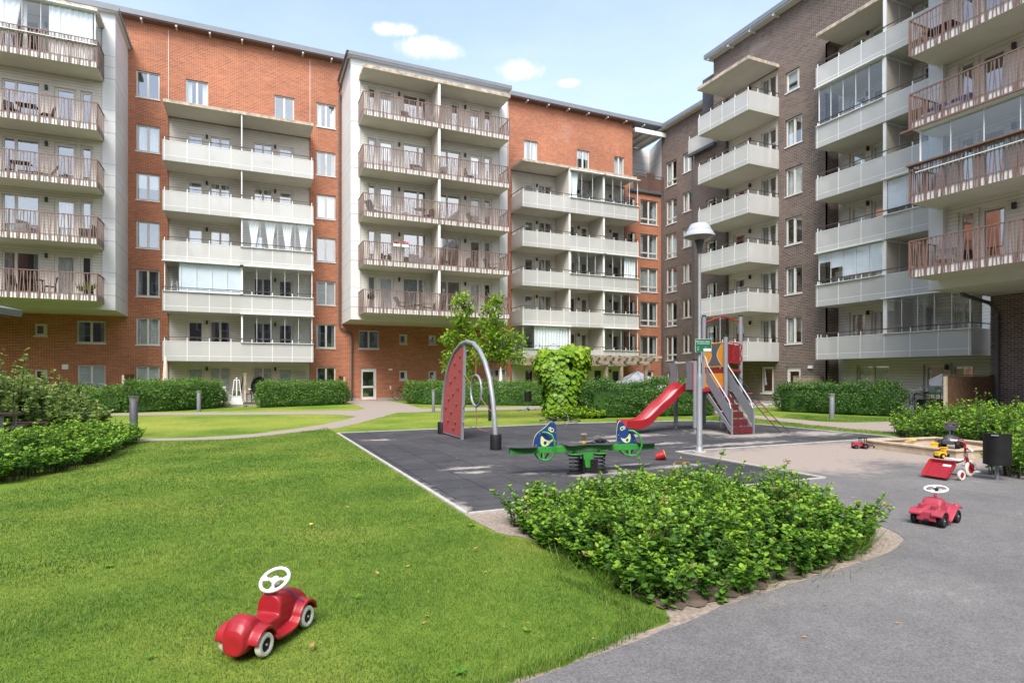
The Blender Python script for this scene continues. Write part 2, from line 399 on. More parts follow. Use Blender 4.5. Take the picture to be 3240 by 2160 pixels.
# thin white veil everywhere, puffs in places
veil = ramp(t, noise(t, 0.55, 6, vec=smap((1, 1, 1), (3.1, 1.7, 0)), rough=0.6), [(0.34, (0.10,)*3), (0.78, (0.46,)*3)])
def puff(direction, width, squash):
    """one small cumulus in a given compass/elevation direction of the sky"""
    az, el = R(direction[0]), R(direction[1])
    c = (math.sin(az)*math.cos(el), math.cos(az)*math.cos(el), math.sin(el))
    tx = (math.cos(az), -math.sin(az), 0)
    ty = (-math.sin(az)*math.sin(el), -math.cos(az)*math.sin(el), math.cos(el))
    d = N(t, 'ShaderNodeVectorMath', operation='SUBTRACT'); d.inputs[1].default_value = c; t.links.new(tc.outputs['Generated'], d.inputs[0])
    def dot(v, k):
        n = N(t, 'ShaderNodeVectorMath', operation='DOT_PRODUCT'); n.inputs[1].default_value = v; t.links.new(d.outputs[0], n.inputs[0])
        mlt = N(t, 'ShaderNodeMath', operation='MULTIPLY'); mlt.inputs[1].default_value = k; t.links.new(n.outputs['Value'], mlt.inputs[0])
        sq = N(t, 'ShaderNodeMath', operation='POWER'); sq.inputs[1].default_value = 2; ab = N(t, 'ShaderNodeMath', operation='ABSOLUTE')
        t.links.new(mlt.outputs[0], ab.inputs[0]); t.links.new(ab.outputs[0], sq.inputs[0]); return sq.outputs[0]
    a = N(t, 'ShaderNodeMath', operation='ADD'); t.links.new(dot(tx, 1/width), a.inputs[0]); t.links.new(dot(ty, squash/width), a.inputs[1])
    n = noise(t, 22, 8, vec=tc.outputs['Generated'], rough=0.68)
    b = N(t, 'ShaderNodeMath', operation='MULTIPLY_ADD'); b.inputs[1].default_value = 2.6; t.links.new(n, b.inputs[0]); t.links.new(a.outputs[0], b.inputs[2])
    return ramp(t, b.outputs[0], [(0.0, (0,)*3), (1.0, (0,)*3)]), b.outputs[0]
cl = None
for dr, wd, sqz in [((15.9, 28.8), 0.058, 3.2), ((24.9, 27.3), 0.044, 2.6), ((13.0, 29.8), 0.038, 3.0), ((29.5, 26.2), 0.02, 3.0)]:
    _, val = puff(dr, wd, sqz)
    cov = ramp(t, val, [(0.0, (1,)*3), (0.60, (1,)*3), (1.0, (0,)*3)])
    sub = N(t, 'ShaderNodeMath', operation='SUBTRACT'); sub.inputs[0].default_value = 2.25; t.links.new(val, sub.inputs[1])
    cl_i = ramp(t, sub.outputs[0], [(0.0, (0,)*3), (0.40, (0.10,)*3), (0.75, (0.42,)*3), (1, (0.62,)*3)])
    if cl is None: cl = cl_i
    else:
        mxn = N(t, 'ShaderNodeMix', data_type='RGBA', blend_type='LIGHTEN'); mxn.inputs[0].default_value = 1
        t.links.new(cl, mxn.inputs[6]); t.links.new(cl_i, mxn.inputs[7]); cl = mxn.outputs[2]
hz = ramp(t, sp.outputs[2], [(0.0, (0.75,)*3), (0.22, (0.52,)*3), (0.40, (0.20,)*3), (0.58, (0.0,)*3)])
WHITE = (3.9, 4.2, 4.6)
c = mixc(t, sky.outputs[0], WHITE, veil)
c = mixc(t, c, WHITE, hz)
c = mixc(t, c, (6.6, 6.4, 6.4), cl)
# bright broken cloud bank in the half of the sky behind the viewer
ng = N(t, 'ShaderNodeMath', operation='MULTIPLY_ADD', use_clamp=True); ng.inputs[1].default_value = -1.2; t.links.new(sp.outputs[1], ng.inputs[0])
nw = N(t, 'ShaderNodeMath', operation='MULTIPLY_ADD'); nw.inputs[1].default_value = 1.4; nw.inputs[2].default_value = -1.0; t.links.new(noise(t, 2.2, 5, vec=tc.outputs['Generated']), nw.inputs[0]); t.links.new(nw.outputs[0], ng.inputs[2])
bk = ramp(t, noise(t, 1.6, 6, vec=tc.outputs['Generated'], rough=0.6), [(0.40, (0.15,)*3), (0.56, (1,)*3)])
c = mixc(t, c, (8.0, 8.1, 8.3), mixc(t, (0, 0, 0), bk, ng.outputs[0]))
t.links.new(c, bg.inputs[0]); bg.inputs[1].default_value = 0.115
sl = bpy.data.lights.new('sun', 'SUN'); sl.energy = SUN_E; sl.angle = R(32); sl.color = (1, 0.955, 0.89)
so = bpy.data.objects.new('sun', sl); COL.objects.link(so)
sd = Vector((math.sin(SUN_AZ)*math.cos(SUN_EL), math.cos(SUN_AZ)*math.cos(SUN_EL), math.sin(SUN_EL)))
so.rotation_euler = (-sd).to_track_quat('-Z', 'Y').to_euler(); so.location = (0, -20, 40)

# ---------------------------------------------------------------- ground materials
def spots(t, vec, pts):
    """soft union of round patches; returns 0 far away, 1 inside"""
    out = None
    for (x, y, rx, ry) in pts:
        mp = N(t, 'ShaderNodeMapping'); mp.inputs['Location'].default_value = (-x/rx, -y/ry, 0); mp.inputs['Scale'].default_value = (1/rx, 1/ry, 0)
        t.links.new(vec, mp.inputs[0]); ln = N(t, 'ShaderNodeVectorMath', operation='LENGTH'); t.links.new(mp.outputs[0], ln.inputs[0])
        v = N(t, 'ShaderNodeMath', operation='SUBTRACT', use_clamp=True); v.inputs[0].default_value = 1.25; t.links.new(ln.outputs['Value'], v.inputs[1])
        if out is None: out = v.outputs[0]
        else:
            mx = N(t, 'ShaderNodeMath', operation='MAXIMUM'); t.links.new(out, mx.inputs[0]); t.links.new(v.outputs[0], mx.inputs[1]); out = mx.outputs[0]
    return out
def lawn_mat():
    m, t, b, o = nt('lawn')
    a = noise(t, 0.45, 5); f = noise(t, 7, 5); g = noise(t, 60, 4, rough=0.7)
    c = ramp(t, a, [(0.30, (0.085, 0.165, 0.020)), (0.50, (0.155, 0.235, 0.032)), (0.72, (0.27, 0.29, 0.06))])
    tc = N(t, 'ShaderNodeTexCoord'); dry = spots(t, tc.outputs['Object'], [(-2.5, 22.5, 5.0, 4.5), (2.0, 22.5, 3.0, 4.5), (-7, 22, 5, 5), (8.5, 21, 4.0, 3.6), (13, 23.5, 4, 2.4), (2, 29.6, 9, 1.2)])  # set spots where the far lawn turns yellower
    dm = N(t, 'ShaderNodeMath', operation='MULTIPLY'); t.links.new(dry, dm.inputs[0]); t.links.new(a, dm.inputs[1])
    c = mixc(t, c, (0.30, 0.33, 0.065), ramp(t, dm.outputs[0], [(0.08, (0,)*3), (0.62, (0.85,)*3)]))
    c = mixc(t, c, ramp(t, f, [(0.35, (0.75, 0.78, 0.7)), (0.7, (1.2, 1.15, 1.1))]), 0.8, 'MULTIPLY')
    c = mixc(t, c, ramp(t, g, [(0.3, (0.55, 0.58, 0.5)), (0.7, (1.35, 1.3, 1.2))]), 0.8, 'MULTIPLY')
    t.links.new(c, b.inputs['Base Color']); b.inputs['Roughness'].default_value = 0.9; b.inputs['Specular IOR Level'].default_value = 0.15
    bump(t, b, g, 0.7, 0.03); return m
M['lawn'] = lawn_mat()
def asphalt_mat(sand_pts):
    m, t, b, o = nt('asphalt')
    tc = N(t, 'ShaderNodeTexCoord'); vec = tc.outputs['Object']
    big = noise(t, 0.5, 6, rough=0.65); med = noise(t, 5, 5, rough=0.65); fine = noise(t, 75, 4, rough=0.75)
    c = ramp(t, big, [(0.3, (0.122, 0.116, 0.114)), (0.72, (0.178, 0.167, 0.160))])
    c = mixc(t, c, ramp(t, med, [(0.3, (0.86,)*3), (0.7, (1.12,)*3)]), 0.8, 'MULTIPLY')
    c = mixc(t, c, ramp(t, fine, [(0.30, (0.42,)*3), (0.5, (1.0,)*3), (0.72, (1.65,)*3)]), 0.8, 'MULTIPLY')
    if sand_pts:
        s = spots(t, vec, sand_pts)
        k = N(t, 'ShaderNodeMath', operation='MULTIPLY_ADD'); k.inputs[1].default_value = 1.5; k.inputs[2].default_value = -0.75; t.links.new(med, k.inputs[0])
        k3 = N(t, 'ShaderNodeMath', operation='ADD'); t.links.new(big, k3.inputs[1]); t.links.new(k.outputs[0], k3.inputs[0])
        k2 = N(t, 'ShaderNodeMath', operation='MULTIPLY_ADD'); k2.inputs[1].default_value = 1.6; t.links.new(s, k2.inputs[0])
        k4 = N(t, 'ShaderNodeMath', operation='SUBTRACT'); k4.inputs[1].default_value = 0.5; t.links.new(k3.outputs[0], k4.inputs[0]); t.links.new(k4.outputs[0], k2.inputs[2])
        c = mixc(t, c, mixc(t, (0.32, 0.262, 0.222), ramp(t, fine, [(0.3, (0.75,)*3), (0.7, (1.2,)*3)]), 0.8, 'MULTIPLY'), ramp(t, k2.outputs[0], [(0.25, (0, 0, 0)), (0.95, (0.88,)*3)]))
    t.links.new(c, b.inputs['Base Color']); b.inputs['Roughness'].default_value = 0.9; b.inputs['Specular IOR Level'].default_value = 0.25
    bump(t, b, fine, 0.35, 0.004); return m
M['asphalt'] = asphalt_mat([(11.2, 8.6, 3.0, 1.6), (9.3, 8.3, 1.6, 1.9), (13, 7.6, 2.6, 1.9), (15.5, 9.0, 2.4, 1.3)])
M['pathmat'] = asphalt_mat([(1, 18, 60, 60)])
def rubber_mat():
    m, t, b, o = nt('rubber_tiles')
    tc = N(t, 'ShaderNodeTexCoord'); vec = tc.outputs['Object']
    k = N(t, 'ShaderNodeTexBrick', offset=0.0); t.links.new(vec, k.inputs['Vector'])
    k.inputs['Scale'].default_value = 1; k.inputs['Brick Width'].default_value = 0.62; k.inputs['Row Height'].default_value = 0.62
    k.inputs['Mortar Size'].default_value = 0.014; k.inputs['Mortar Smooth'].default_value = 0.4
    k.inputs['Color1'].default_value = (0.038, 0.038, 0.042, 1); k.inputs['Color2'].default_value = (0.050, 0.0495, 0.053, 1); k.inputs['Mortar'].default_value = (0.012, 0.012, 0.014, 1)
    big = noise(t, 0.6, 6, rough=0.65); med = noise(t, 4.5, 6, rough=0.65); fine = noise(t, 110, 3)
    c = mixc(t, k.outputs[0], ramp(t, med, [(0.3, (0.78,)*3), (0.7, (1.25,)*3)]), 0.8, 'MULTIPLY')
    c = mixc(t, c, ramp(t, fine, [(0.3, (0.7,)*3), (0.7, (1.35,)*3)]), 0.7, 'MULTIPLY')
    c = mixc(t, c, (0.13, 0.12, 0.115), ramp(t, big, [(0.45, (0,)*3), (0.78, (0.5,)*3)]))
    s = spots(t, vec, [(3.55, 9.75, 0.62, 0.20), (3.45, 9.25, 0.42, 0.16), (4.25, 8.75, 0.34, 0.16), (4.95, 8.25, 0.35, 0.22), (5.7, 8.25, 0.5, 0.25), (6.9, 8.4, 0.9, 0.22), (6.3, 8.9, 0.5, 0.12),
        (7.9, 12.4, 1.1, 0.30), (9.4, 13.2, 1.4, 0.5), (12.6, 11.9, 1.8, 0.6), (14.6, 11.6, 1.4, 0.9), (12.2, 12.9, 1.0, 1.2), (10.6, 10.6, 2.2, 0.3), (2.3, 8.2, 0.16, 1.6), (2.32, 6.9, 0.22, 0.8), (5.6, 12.4, .3, .12), (3.0, 14.9, 0.5, 0.25), (9.0, 11.4, 0.9, 0.25)])
    k1 = N(t, 'ShaderNodeMath', operation='MULTIPLY_ADD'); k1.inputs[1].default_value = 2.6; k1.inputs[2].default_value = -1.36; t.links.new(med, k1.inputs[0])
    k2 = N(t, 'ShaderNodeMath', operation='ADD'); t.links.new(s, k2.inputs[0]); t.links.new(k1.outputs[0], k2.inputs[1])
    c = mixc(t, c, (0.40, 0.355, 0.31), ramp(t, k2.outputs[0], [(0.30, (0,)*3), (0.95, (0.75,)*3)]))
    t.links.new(c, b.inputs['Base Color']); b.inputs['Roughness'].default_value = 0.85; b.inputs['Specular IOR Level'].default_value = 0.3
    bump(t, b, k.outputs['Fac'], -0.5, 0.012); return m
M['rubbermat'] = rubber_mat()
M['gravel'] = plain('sandy_gravel', (0.27, 0.215, 0.17), 0.95, var=0.4, scale=28, bmp=0.8)
M['soil'] = plain('dark_soil', (0.115, 0.085, 0.06), 0.95, var=0.4, scale=14, bmp=0.8)
M['kerb'] = plain('kerb_stone', (0.40, 0.375, 0.345), 0.9, var=0.18, scale=6)

# ---------------------------------------------------------------- ground sheets
def sheet(name, poly, z, key):
    me = bpy.data.meshes.new(name); me.from_pydata([(x, y, z) for x, y in poly], [], [tuple(range(len(poly)))])
    me.materials.append(M[key]); bm = bmesh.new(); bm.from_mesh(me)
    bmesh.ops.recalc_face_normals(bm, faces=bm.faces)
    if bm.faces[0].normal.z < 0: bmesh.ops.reverse_faces(bm, faces=bm.faces)
    bmesh.ops.triangulate(bm, faces=bm.faces)
    bm.to_mesh(me); bm.free(); return tag(put(name, me), kind='structure')
def wob(poly, amp, step, seed):
    """split long edges and shake them a little so borders are not ruler straight"""
    r = random.Random(seed); out = []
    for i, p in enumerate(poly):
        q = poly[(i+1) % len(poly)]; L = math.dist(p, q); out.append(p); k = int(L/step)
        if L > 40: continue
        for j in range(1, k):
            f = j/k; nx, ny = (q[1]-p[1])/L, -(q[0]-p[0])/L; a = r.uniform(-amp, amp)
            out.append((p[0]+(q[0]-p[0])*f+nx*a, p[1]+(q[1]-p[1])*f+ny*a))
    return out
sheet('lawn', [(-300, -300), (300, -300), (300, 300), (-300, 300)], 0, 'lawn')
BED = [(-12, 2.55), (1.1, 2.80), (1.48, 2.86), (2.02, 3.00), (2.52, 3.10), (2.72, 3.35), (2.70, 4.3), (2.60, 5.1), (2.34, 5.6), (2.30, 6.46), (6.3, 6.46), (8.25, 6.46), (8.25, 3), (8, 2), (4, 1.5), (-12, 1.5)]
sheet('gravel_bed', wob(BED, 0.03, 0.12, 3), 0.004, 'gravel')
ASP = [(-30, -40), (60, -40), (60, 9.98), (8.34, 9.98), (8.30, 6.45), (5.95, 6.45), (5.93, 5.4), (6.13, 4.8), (6.20, 4.35), (6.12, 4.02), (5.87, 3.72), (5.52, 3.57), (5.13, 3.47), (4.57, 3.38), (3.84, 3.29), (3.0, 3.16), (2.58, 3.04), (2.0, 2.93), (1.47, 2.82), (1.2, 2.78), (-30, 2.4)]
sheet('asphalt_path', wob(ASP, 0.018, 0.15, 4), 0.008, 'asphalt')
sheet('rubber_playground', [(2.36, 6.52), (8.24, 6.52), (8.24, 10.04), (15.5, 10.04), (15.5, 14.6), (15.25, 15.9), (14.6, 16.75), (10.1, 17.46), (2.36, 17.16)], 0.008, 'rubbermat')
LP = [(-6, 18.35), (-2.59, 17.85), (-1.36, 17.5), (-0.45, 17.66), (0.16, 17.94), (1.35, 19.21), (2.32, 20.5), (3.5, 22.83), (4.0, 24.2), (3.5, 25.5), (2.5, 26.3), (0.72, 26.77), (-7, 29.5), (-7, 31.1), (0.77, 28.76), (4.78, 28.6), (5.35, 29.5), (5.55, 34), (5.4, 39.98), (8.6, 39.98), (8.4, 33.5), (7.9, 28.6), (14.5, 28.4), (19, 26.5), (21.5, 24.5), (26, 24.3), (26, 22.6), (21.22, 22.6), (19.5, 19.5), (18.7, 16.6), (18.5, 14.6), (19.0, 13.9), (21.5, 13.43), (40, 12), (40, 10), (17.0, 10.0), (16.60, 11.83), (16.85, 13.99), (17.66, 16.92), (17.6, 19.0), (16.8, 23.5), (15, 25.4), (13.05, 25.9), (8.16, 25.98), (6.0, 25.8), (4.72, 23.11), (3.6, 20.8), (2.6, 19.0), (1.28, 17.9), (0.15, 17.0), (-0.43, 16.74), (-1.32, 16.85), (-2.54, 17.15), (-6, 17.7)]
sheet('garden_path', wob(LP, 0.035, 0.4, 5), 0.004, 'pathmat')
sheet('plinth_strip', [(-11, 39.2), (5.3, 39.2), (5.3, 39.99), (-11, 39.99)], 0.012, 'kerb')
mb = MB().m('kerb')
for p, q in [((2.33, 6.48), (2.33, 17.2)), ((2.33, 6.48), (8.27, 6.48)), ((8.28, 6.48), (8.28, 10.01)), ((8.28, 10.01), (15.53, 10.01)), ((2.33, 17.2), (10.1, 17.5)), ((10.1, 17.5), (14.62, 16.8)), ((14.62, 16.8), (15.28, 15.92)), ((15.28, 15.92), (15.53, 14.6)), ((15.53, 14.6), (15.53, 10.01))]:
    mb.bar((*p, 0.008), (*q, 0.008), 0.055, 0.03)
tag(mb.build('kerb'), kind='structure')
# ---------------------------------------------------------------- buildings
CACHE = {}
def cached(key, fn):
    if key not in CACHE: CACHE[key] = fn()
    return CACHE[key]
FL = 2.79
T = [2.16+FL*k for k in range(6)]+[19.22]      # heads of the openings, storey by storey
B = [2.49+FL*k for k in range(5)]+[16.55]      # undersides of the balcony slabs
def bars_of(w, h, kind):
    """inner rectangles (glass) of an opening; frame fills the rest"""
    o = 0.075; m = 0.11; b = 0.09
    if kind == 'double': return [(o, w/2-m/2, b, h-o), (w/2+m/2, w-o, b, h-o)]
    if kind == 'uneven': return [(o, w*0.36-m/2, b, h-o), (w*0.36+m/2, w-o, b, h-o)]
    if kind == 'uneven2': return [(o, w*0.64-m/2, b, h-o), (w*0.64+m/2, w-o, b, h-o)]
    if kind == 'band': return [(o, w/2-m/2, 0.52, h-o), (w/2+m/2, w-o, 0.52, h-o), (o, w/2-m/2, b, 0.41), (w/2+m/2, w-o, b, 0.41)]
    if kind == 'single': return [(o+0.03, w-o-0.03, b+0.03, h-o-0.03)]
    if kind == 'side': return [(o+0.02, w-o-0.12, b+0.04, h-o-0.03)]
    if kind == 'door': return [(o+0.07, w-o-0.07, 0.20, h-o-0.07)]
    if kind == 'entry': return [(o+0.07, w-o-0.10, 0.20, 0.80), (o+0.07, w-o-0.10, 0.92, h-0.26)]
def framemesh(w, h, kind):
    mb = MB().m('frame'); xs = sorted({0, w}.union(*[{r[0], r[1]} for r in bars_of(w, h, kind)])); zs = sorted({0, h}.union(*[{r[2], r[3]} for r in bars_of(w, h, kind)]))
    rs = bars_of(w, h, kind)
    for i in range(len(xs)-1):
        for j in range(len(zs)-1):
            cx, cz = (xs[i]+xs[i+1])/2, (zs[j]+zs[j+1])/2
            if any(r[0] < cx < r[1] and r[2] < cz < r[3] for r in rs): continue
            mb.quad((xs[i], 0, zs[j]), (xs[i+1], 0, zs[j]), (xs[i+1], 0, zs[j+1]), (xs[i], 0, zs[j+1]))
    for r in rs:                                     # reveals and a proud sash bead round every pane
        x0, x1, z0, z1 = r
        for a, c in (((x0, z0), (x1, z0)), ((x1, z0), (x1, z1)), ((x1, z1), (x0, z1)), ((x0, z1), (x0, z0))):
            mb.quad((a[0], 0, a[1]), (c[0], 0, c[1]), (c[0], 0.06, c[1]), (a[0], 0.06, a[1]))
        k = 0.028
        mb.box(x0-k, x0, -0.018, 0, z0-k, z1+k); mb.box(x1, x1+k, -0.018, 0, z0-k, z1+k)
        mb.box(x0, x1, -0.018, 0, z0-k, z0); mb.box(x0, x1, -0.018, 0, z1, z1+k)
    return mb.build('window_frame', fix=False, mesh_only=True)
def panemesh(w, h, kind):
    mb = MB().m('pane')
    for x0, x1, z0, z1 in bars_of(w, h, kind): mb.quad((x0, 0.035, z0), (x1, 0.035, z0), (x1, 0.035, z1), (x0, 0.035, z1))
    return mb.build('pane', fix=False, mesh_only=True)
def folds(mb, x0, x1, z0, z1, y, n, amp=0.03, pinch=0.0):
    k = max(8, n*4); P = []
    for i in range(k+1):
        f = i/k; yy = y+amp*math.sin(f*n*2*PI)
        for j, zz in enumerate((z1, z0+(z1-z0)*0.5, z0)):
            c = (x0+x1)/2; s = 1-pinch*(j/2)
            P.append((c+((x0+(x1-x0)*f)-c)*s, yy, zz))
    mb.add(P, [(i*3+j, i*3+j+1, i*3+3+j+1, i*3+3+j) for i in range(k) for j in range(2)])
def covermesh(w, h, c):
    if c == 'blind': mb = MB().m('blind'); mb.quad((0.05, 0.09, 0.05), (w-0.05, 0.09, 0.05), (w-0.05, 0.09, h-0.05), (0.05, 0.09, h-0.05)); return mb.build('blind', fix=False, mesh_only=True)
    if c == 'half': mb = MB().m('blind'); mb.quad((0.05, 0.09, h*0.45), (w-0.05, 0.09, h*0.45), (w-0.05, 0.09, h-0.05), (0.05, 0.09, h-0.05)); return mb.build('blind', fix=False, mesh_only=True)
    mb = MB().m('curtain' if c in ('sides', 'full') else 'drape')
    if c in ('full', 'drape'): folds(mb, 0.05, w-0.05, 0.05, h-0.05, 0.16, int(w*7))
    elif c == 'sidedrape': folds(mb, 0.05, w*0.24, 0.05, h-0.05, 0.16, 3); folds(mb, w*0.80, w-0.05, 0.05, h-0.05, 0.16, 3)
    else: folds(mb, 0.05, w*0.28, 0.05, h-0.05, 0.16, 3); folds(mb, w*0.74, w-0.05, 0.05, h-0.05, 0.16, 3)
    return mb.build('curtain', fix=False, mesh_only=True)
def sillmesh(w):
    return MB().m('whitemetal').box(-0.035, w+0.035, -0.15, 0.02, -0.045, 0.0).build('sill', mesh_only=True)
RC = random.Random(5)
def opening(root, x0, x1, z0, z1, y=0.0, kind='double', cover='auto', sill=True, name=None):
    w, h = round(x1-x0, 2), round(z1-z0, 2)
    if cover == 'auto': cover = RC.choice([None, 'sides', 'sidedrape', None, 'full', None, 'half', None, 'sidedrape'])
    nm = name or ('balcony_door' if kind == 'door' else 'window')
    o = put(nm, cached(('f', w, h, kind), lambda: framemesh(w, h, kind)), root, (x0, y+0.10, z0))
    put('pane', cached(('p', w, h, kind), lambda: panemesh(w, h, kind)), o)
    if sill: put('sill', cached(('s', w), lambda: sillmesh(w)), o)
    if cover: put('blind' if cover in ('blind', 'half') else 'curtain', cached(('c', w, h, cover), lambda: covermesh(w, h, cover)), o)
    return o
def wallholes(mb, x0, x1, z0, z1, y, holes, depth=0.14, flip=1):
    hs = [h for h in holes if h[1] > x0 and h[0] < x1 and h[3] > z0 and h[2] < z1]
    xs = sorted({x0, x1} | {min(max(v, x0), x1) for h in hs for v in h[:2]}); zs = sorted({z0, z1} | {min(max(v, z0), z1) for h in hs for v in h[2:]})
    for i in range(len(xs)-1):
        run = None
        for j in range(len(zs)-1):
            cx, cz = (xs[i]+xs[i+1])/2, (zs[j]+zs[j+1])/2
            solid = not any(h[0] < cx < h[1] and h[2] < cz < h[3] for h in hs)
            if solid: mb.quad((xs[i], y, zs[j]), (xs[i+1], y, zs[j]), (xs[i+1], y, zs[j+1]), (xs[i], y, zs[j+1]))
    for a, b, c, d in hs:
        a, b, c, d = max(a, x0), min(b, x1), max(c, z0), min(d, z1); e = y+depth
        mb.quad((a, y, c), (a, e, c), (a, e, d), (a, y, d)); mb.quad((b, y, c), (b, y, d), (b, e, d), (b, e, c))
        mb.quad((a, y, d), (a, e, d), (b, e, d), (b, y, d)); mb.quad((a, y, c), (b, y, c), (b, e, c), (a, e, c))
def wall_lamp(root, x, y, z):
    put('wall_lamp', cached('wl', lambda: MB().m('lampblack').box(-0.055, 0.055, -0.12, 0, -0.11, 0.11).lathe([(0.045, -0.12), (0.045, -0.10)], (0, -0.06, 0), 10).build('wall_lamp', mesh_only=True, bevel=0.008)), root, (x, y, z))

# ---- balconies
def slabmesh(W, d, yb, edge='concrete', h=0.20):
    mb = MB().m('concrete').box(0, W, -d, yb, 0, h)
    return mb.build('balcony', mesh_only=True)
def frosted(root, x0, x1, Bz, d, yb=0.0, left=True, right=True, lret=0.0, rret=0.0, step=1.13, divs=()):
    W = round(x1-x0, 3)
    s = put('balcony', cached(('sl', W, d, yb), lambda: slabmesh(W, d, yb)), root, (x0, 0, Bz))
    def par():
        mb = MB().m('frost'); t0, t1 = -0.03, 1.06
        mb.box(-0.03, W+0.03, -d-0.035, -d-0.02, t0, t1)
        if left: mb.box(-0.045, -0.031, -d-0.035, lret, t0, t1)
        if right: mb.box(W+0.031, W+0.045, -d-0.035, rret, t0, t1)
        mb.m('whitemetal'); n_ = max(2, round(W/step))
        for i in range(n_+1): xx = 0.05+(W-0.1)*i/n_; mb.box(xx-0.014, xx+0.014, -d-0.039, -d-0.0355, t0, t1)
        mb.box(-0.03, W+0.03, -d-0.038, -d-0.0355, 0.245, 0.265); mb.box(-0.03, W+0.03, -d-0.045, -d-0.015, 1.06, 1.085); mb.m('pipe').box(-0.03, W+0.03, -d-0.03, -d-0.02, -0.055, -0.03)
        return mb.build('parapet', mesh_only=True)
    put('parapet', cached(('pa', W, d, left, right, lret, rret), par), s)
    def rail():
        mb = MB().m('darkrail'); z = 1.31; P = []
        if left: P.append((-0.0, lret, z))
        P += [(-0.0, -d, z), (W, -d, z)]
        if right: P.append((W, rret, z))
        for p, q in zip(P[:-1], P[1:]): mb.bar(p, q, 0.045, 0.035)
        mb.m('whitemetal'); n = max(2, round(W/step))
        for i in range(n+1): 
            x = 0.05+(W-0.1)*i/n; mb.box(x-0.02, x+0.02, -d-0.012, -d+0.018, 0.02, z-0.02)
        for flag, x, ret in ((left, 0.0, lret), (right, W, rret)):
            if flag:
                for f in (0.3, 0.75):
                    yy = -d+(ret+d)*f; mb.box(x-0.014, x+0.016, yy-0.02, yy+0.02, 0.02, z-0.02)
        mb.box(0.02, W-0.02, -d-0.015, -d+0.012, 0.24, 0.275); mb.box(0.02, W-0.02, -d-0.015, -d+0.012, 1.02, 1.05)
        return mb.build('handrail', mesh_only=True)
    put('handrail', cached(('hr', W, d, left, right, lret, rret), rail), s)
    return s
def glazed(bal, xa, xb, d, top, sides=(), n=5, side_to=0.0):
    """sliding glass panels standing on the parapet; coordinates local to the balcony"""
    mb = MB().m('glazing'); mb.quad((xa, -d+0.02, 1.09), (xb, -d+0.02, 1.09), (xb, -d+0.02, top), (xa, -d+0.02, top))
    for sx in sides: mb.quad((sx, -d+0.02, 1.09), (sx, side_to, 1.09), (sx, side_to, top), (sx, -d+0.02, top))
    mb.m('whitemetal')
    for i in range(n+1):
        x = xa+(xb-xa)*i/n; k = 0.022 if i in (0, n) else 0.008
        mb.box(x-k, x+k, -d+0.005, -d+0.04, 1.09, top)
    mb.box(xa-0.1, xb+0.1, -d-0.13, -d+0.10, 1.065, 1.092); mb.box(xa-0.12, xb+0.12, -d-0.22, -d+0.12, top, top+0.05)
    return put('glazing', mb.build('glazing', mesh_only=True), bal)
def brownrail(root, x0, x1, Bz, y0, d, left=True, right=True):
    """slab with white edge and a railing of slanting brown bars; y0 = face it hangs on"""
    W = round(x1-x0, 3)
    def slab():
        mb = MB().m('concrete').box(0, W, -d, 0, 0, 0.24); mb.m('slabedge').box(-0.012, W+0.012, -d-0.03, -d, 0.0, 0.29)
        if left: mb.box(-0.03, -0.0, -d, 0, 0.0, 0.29)
        if right: mb.box(W, W+0.03, -d, 0, 0, 0.29)
        return mb.build('balcony', mesh_only=True)
    s = put('balcony', cached(('bs', W, d, left, right), slab), root, (x0, y0, Bz))
    def rail():
        mb = MB().m('brownrail'); r = random.Random(9); z0, z1 = -0.01, 1.33
        def run(P, Q):
            P, Q = Vector(P), Vector(Q); L = (Q-P).length; u = (Q-P)/L
            for z, hh in ((1.33, 0.04), (0.31, 0.025)): mb.bar(P+Vector((0, 0, z)), Q+Vector((0, 0, z)), 0.045 if z > 1 else 0.015, hh)
            n = int(L/0.088); pat = [(-.05, .04), (.0, .0), (.055, -.05), (.06, .0), (-.065, .02), (0, .05), (.05, -.03), (-.03, -.06), (0.0, 0.0)]
            for i in range(n+1):
                a, b = pat[i % 9]; a += r.uniform(-.012, .012); b += r.uniform(-.012, .012)
                f = (i+0.5)*L/(n+1)
                mb.bar(P+u*min(max(f+b, 0.01), L-0.01)+Vector((0, 0, z0)), P+u*min(max(f+a, 0.01), L-0.01)+Vector((0, 0, z1)), 0.031, 0.010, up=u.cross(Vector((0, 0, 1))))
            m = max(1, round(L/1.15))
            for i in range(m+1): mb.bar(P+u*L*i/m+Vector((0, 0, 0.02)), P+u*L*i/m+Vector((0, 0, z1)), 0.05, 0.035)
        y = -d-0.055
        run((-0.04, y, 0), (W+0.04, y, 0))
        if left: run((-0.05, y, 0), (-0.05, 0, 0))
        if right: run((W+0.05, y, 0), (W+0.05, 0, 0))
        return mb.build('railing', fix=False, mesh_only=True)
    put('railing', cached(('br', W, d, left, right), rail), s)
    return s
def canopy(root, x0, x1, y0, y1, z0, z1):
    mb = MB().m('concrete').box(x0, x1, y0, y1, z0, z1-0.03); mb.m('canopyedge').box(x0-0.02, x1+0.02, y0-0.02, y0, z0, z1)
    mb.box(x0-0.02, x0, y0, y1, z0, z1); mb.box(x1, x1+0.02, y0, y1, z0, z1); mb.m('roofmetal').box(x0, x1, y0, y1, z1-0.03, z1-0.005)
    return mb.build('canopy', root)
def curtain(bal, x0, x1, y, z0, z1, n, pinch=0.0, mat='curtain'):
    mb = MB().m(mat); folds(mb, x0, x1, z0, z1, y, n, 0.035, pinch); return mb.build('curtain', bal, fix=False)

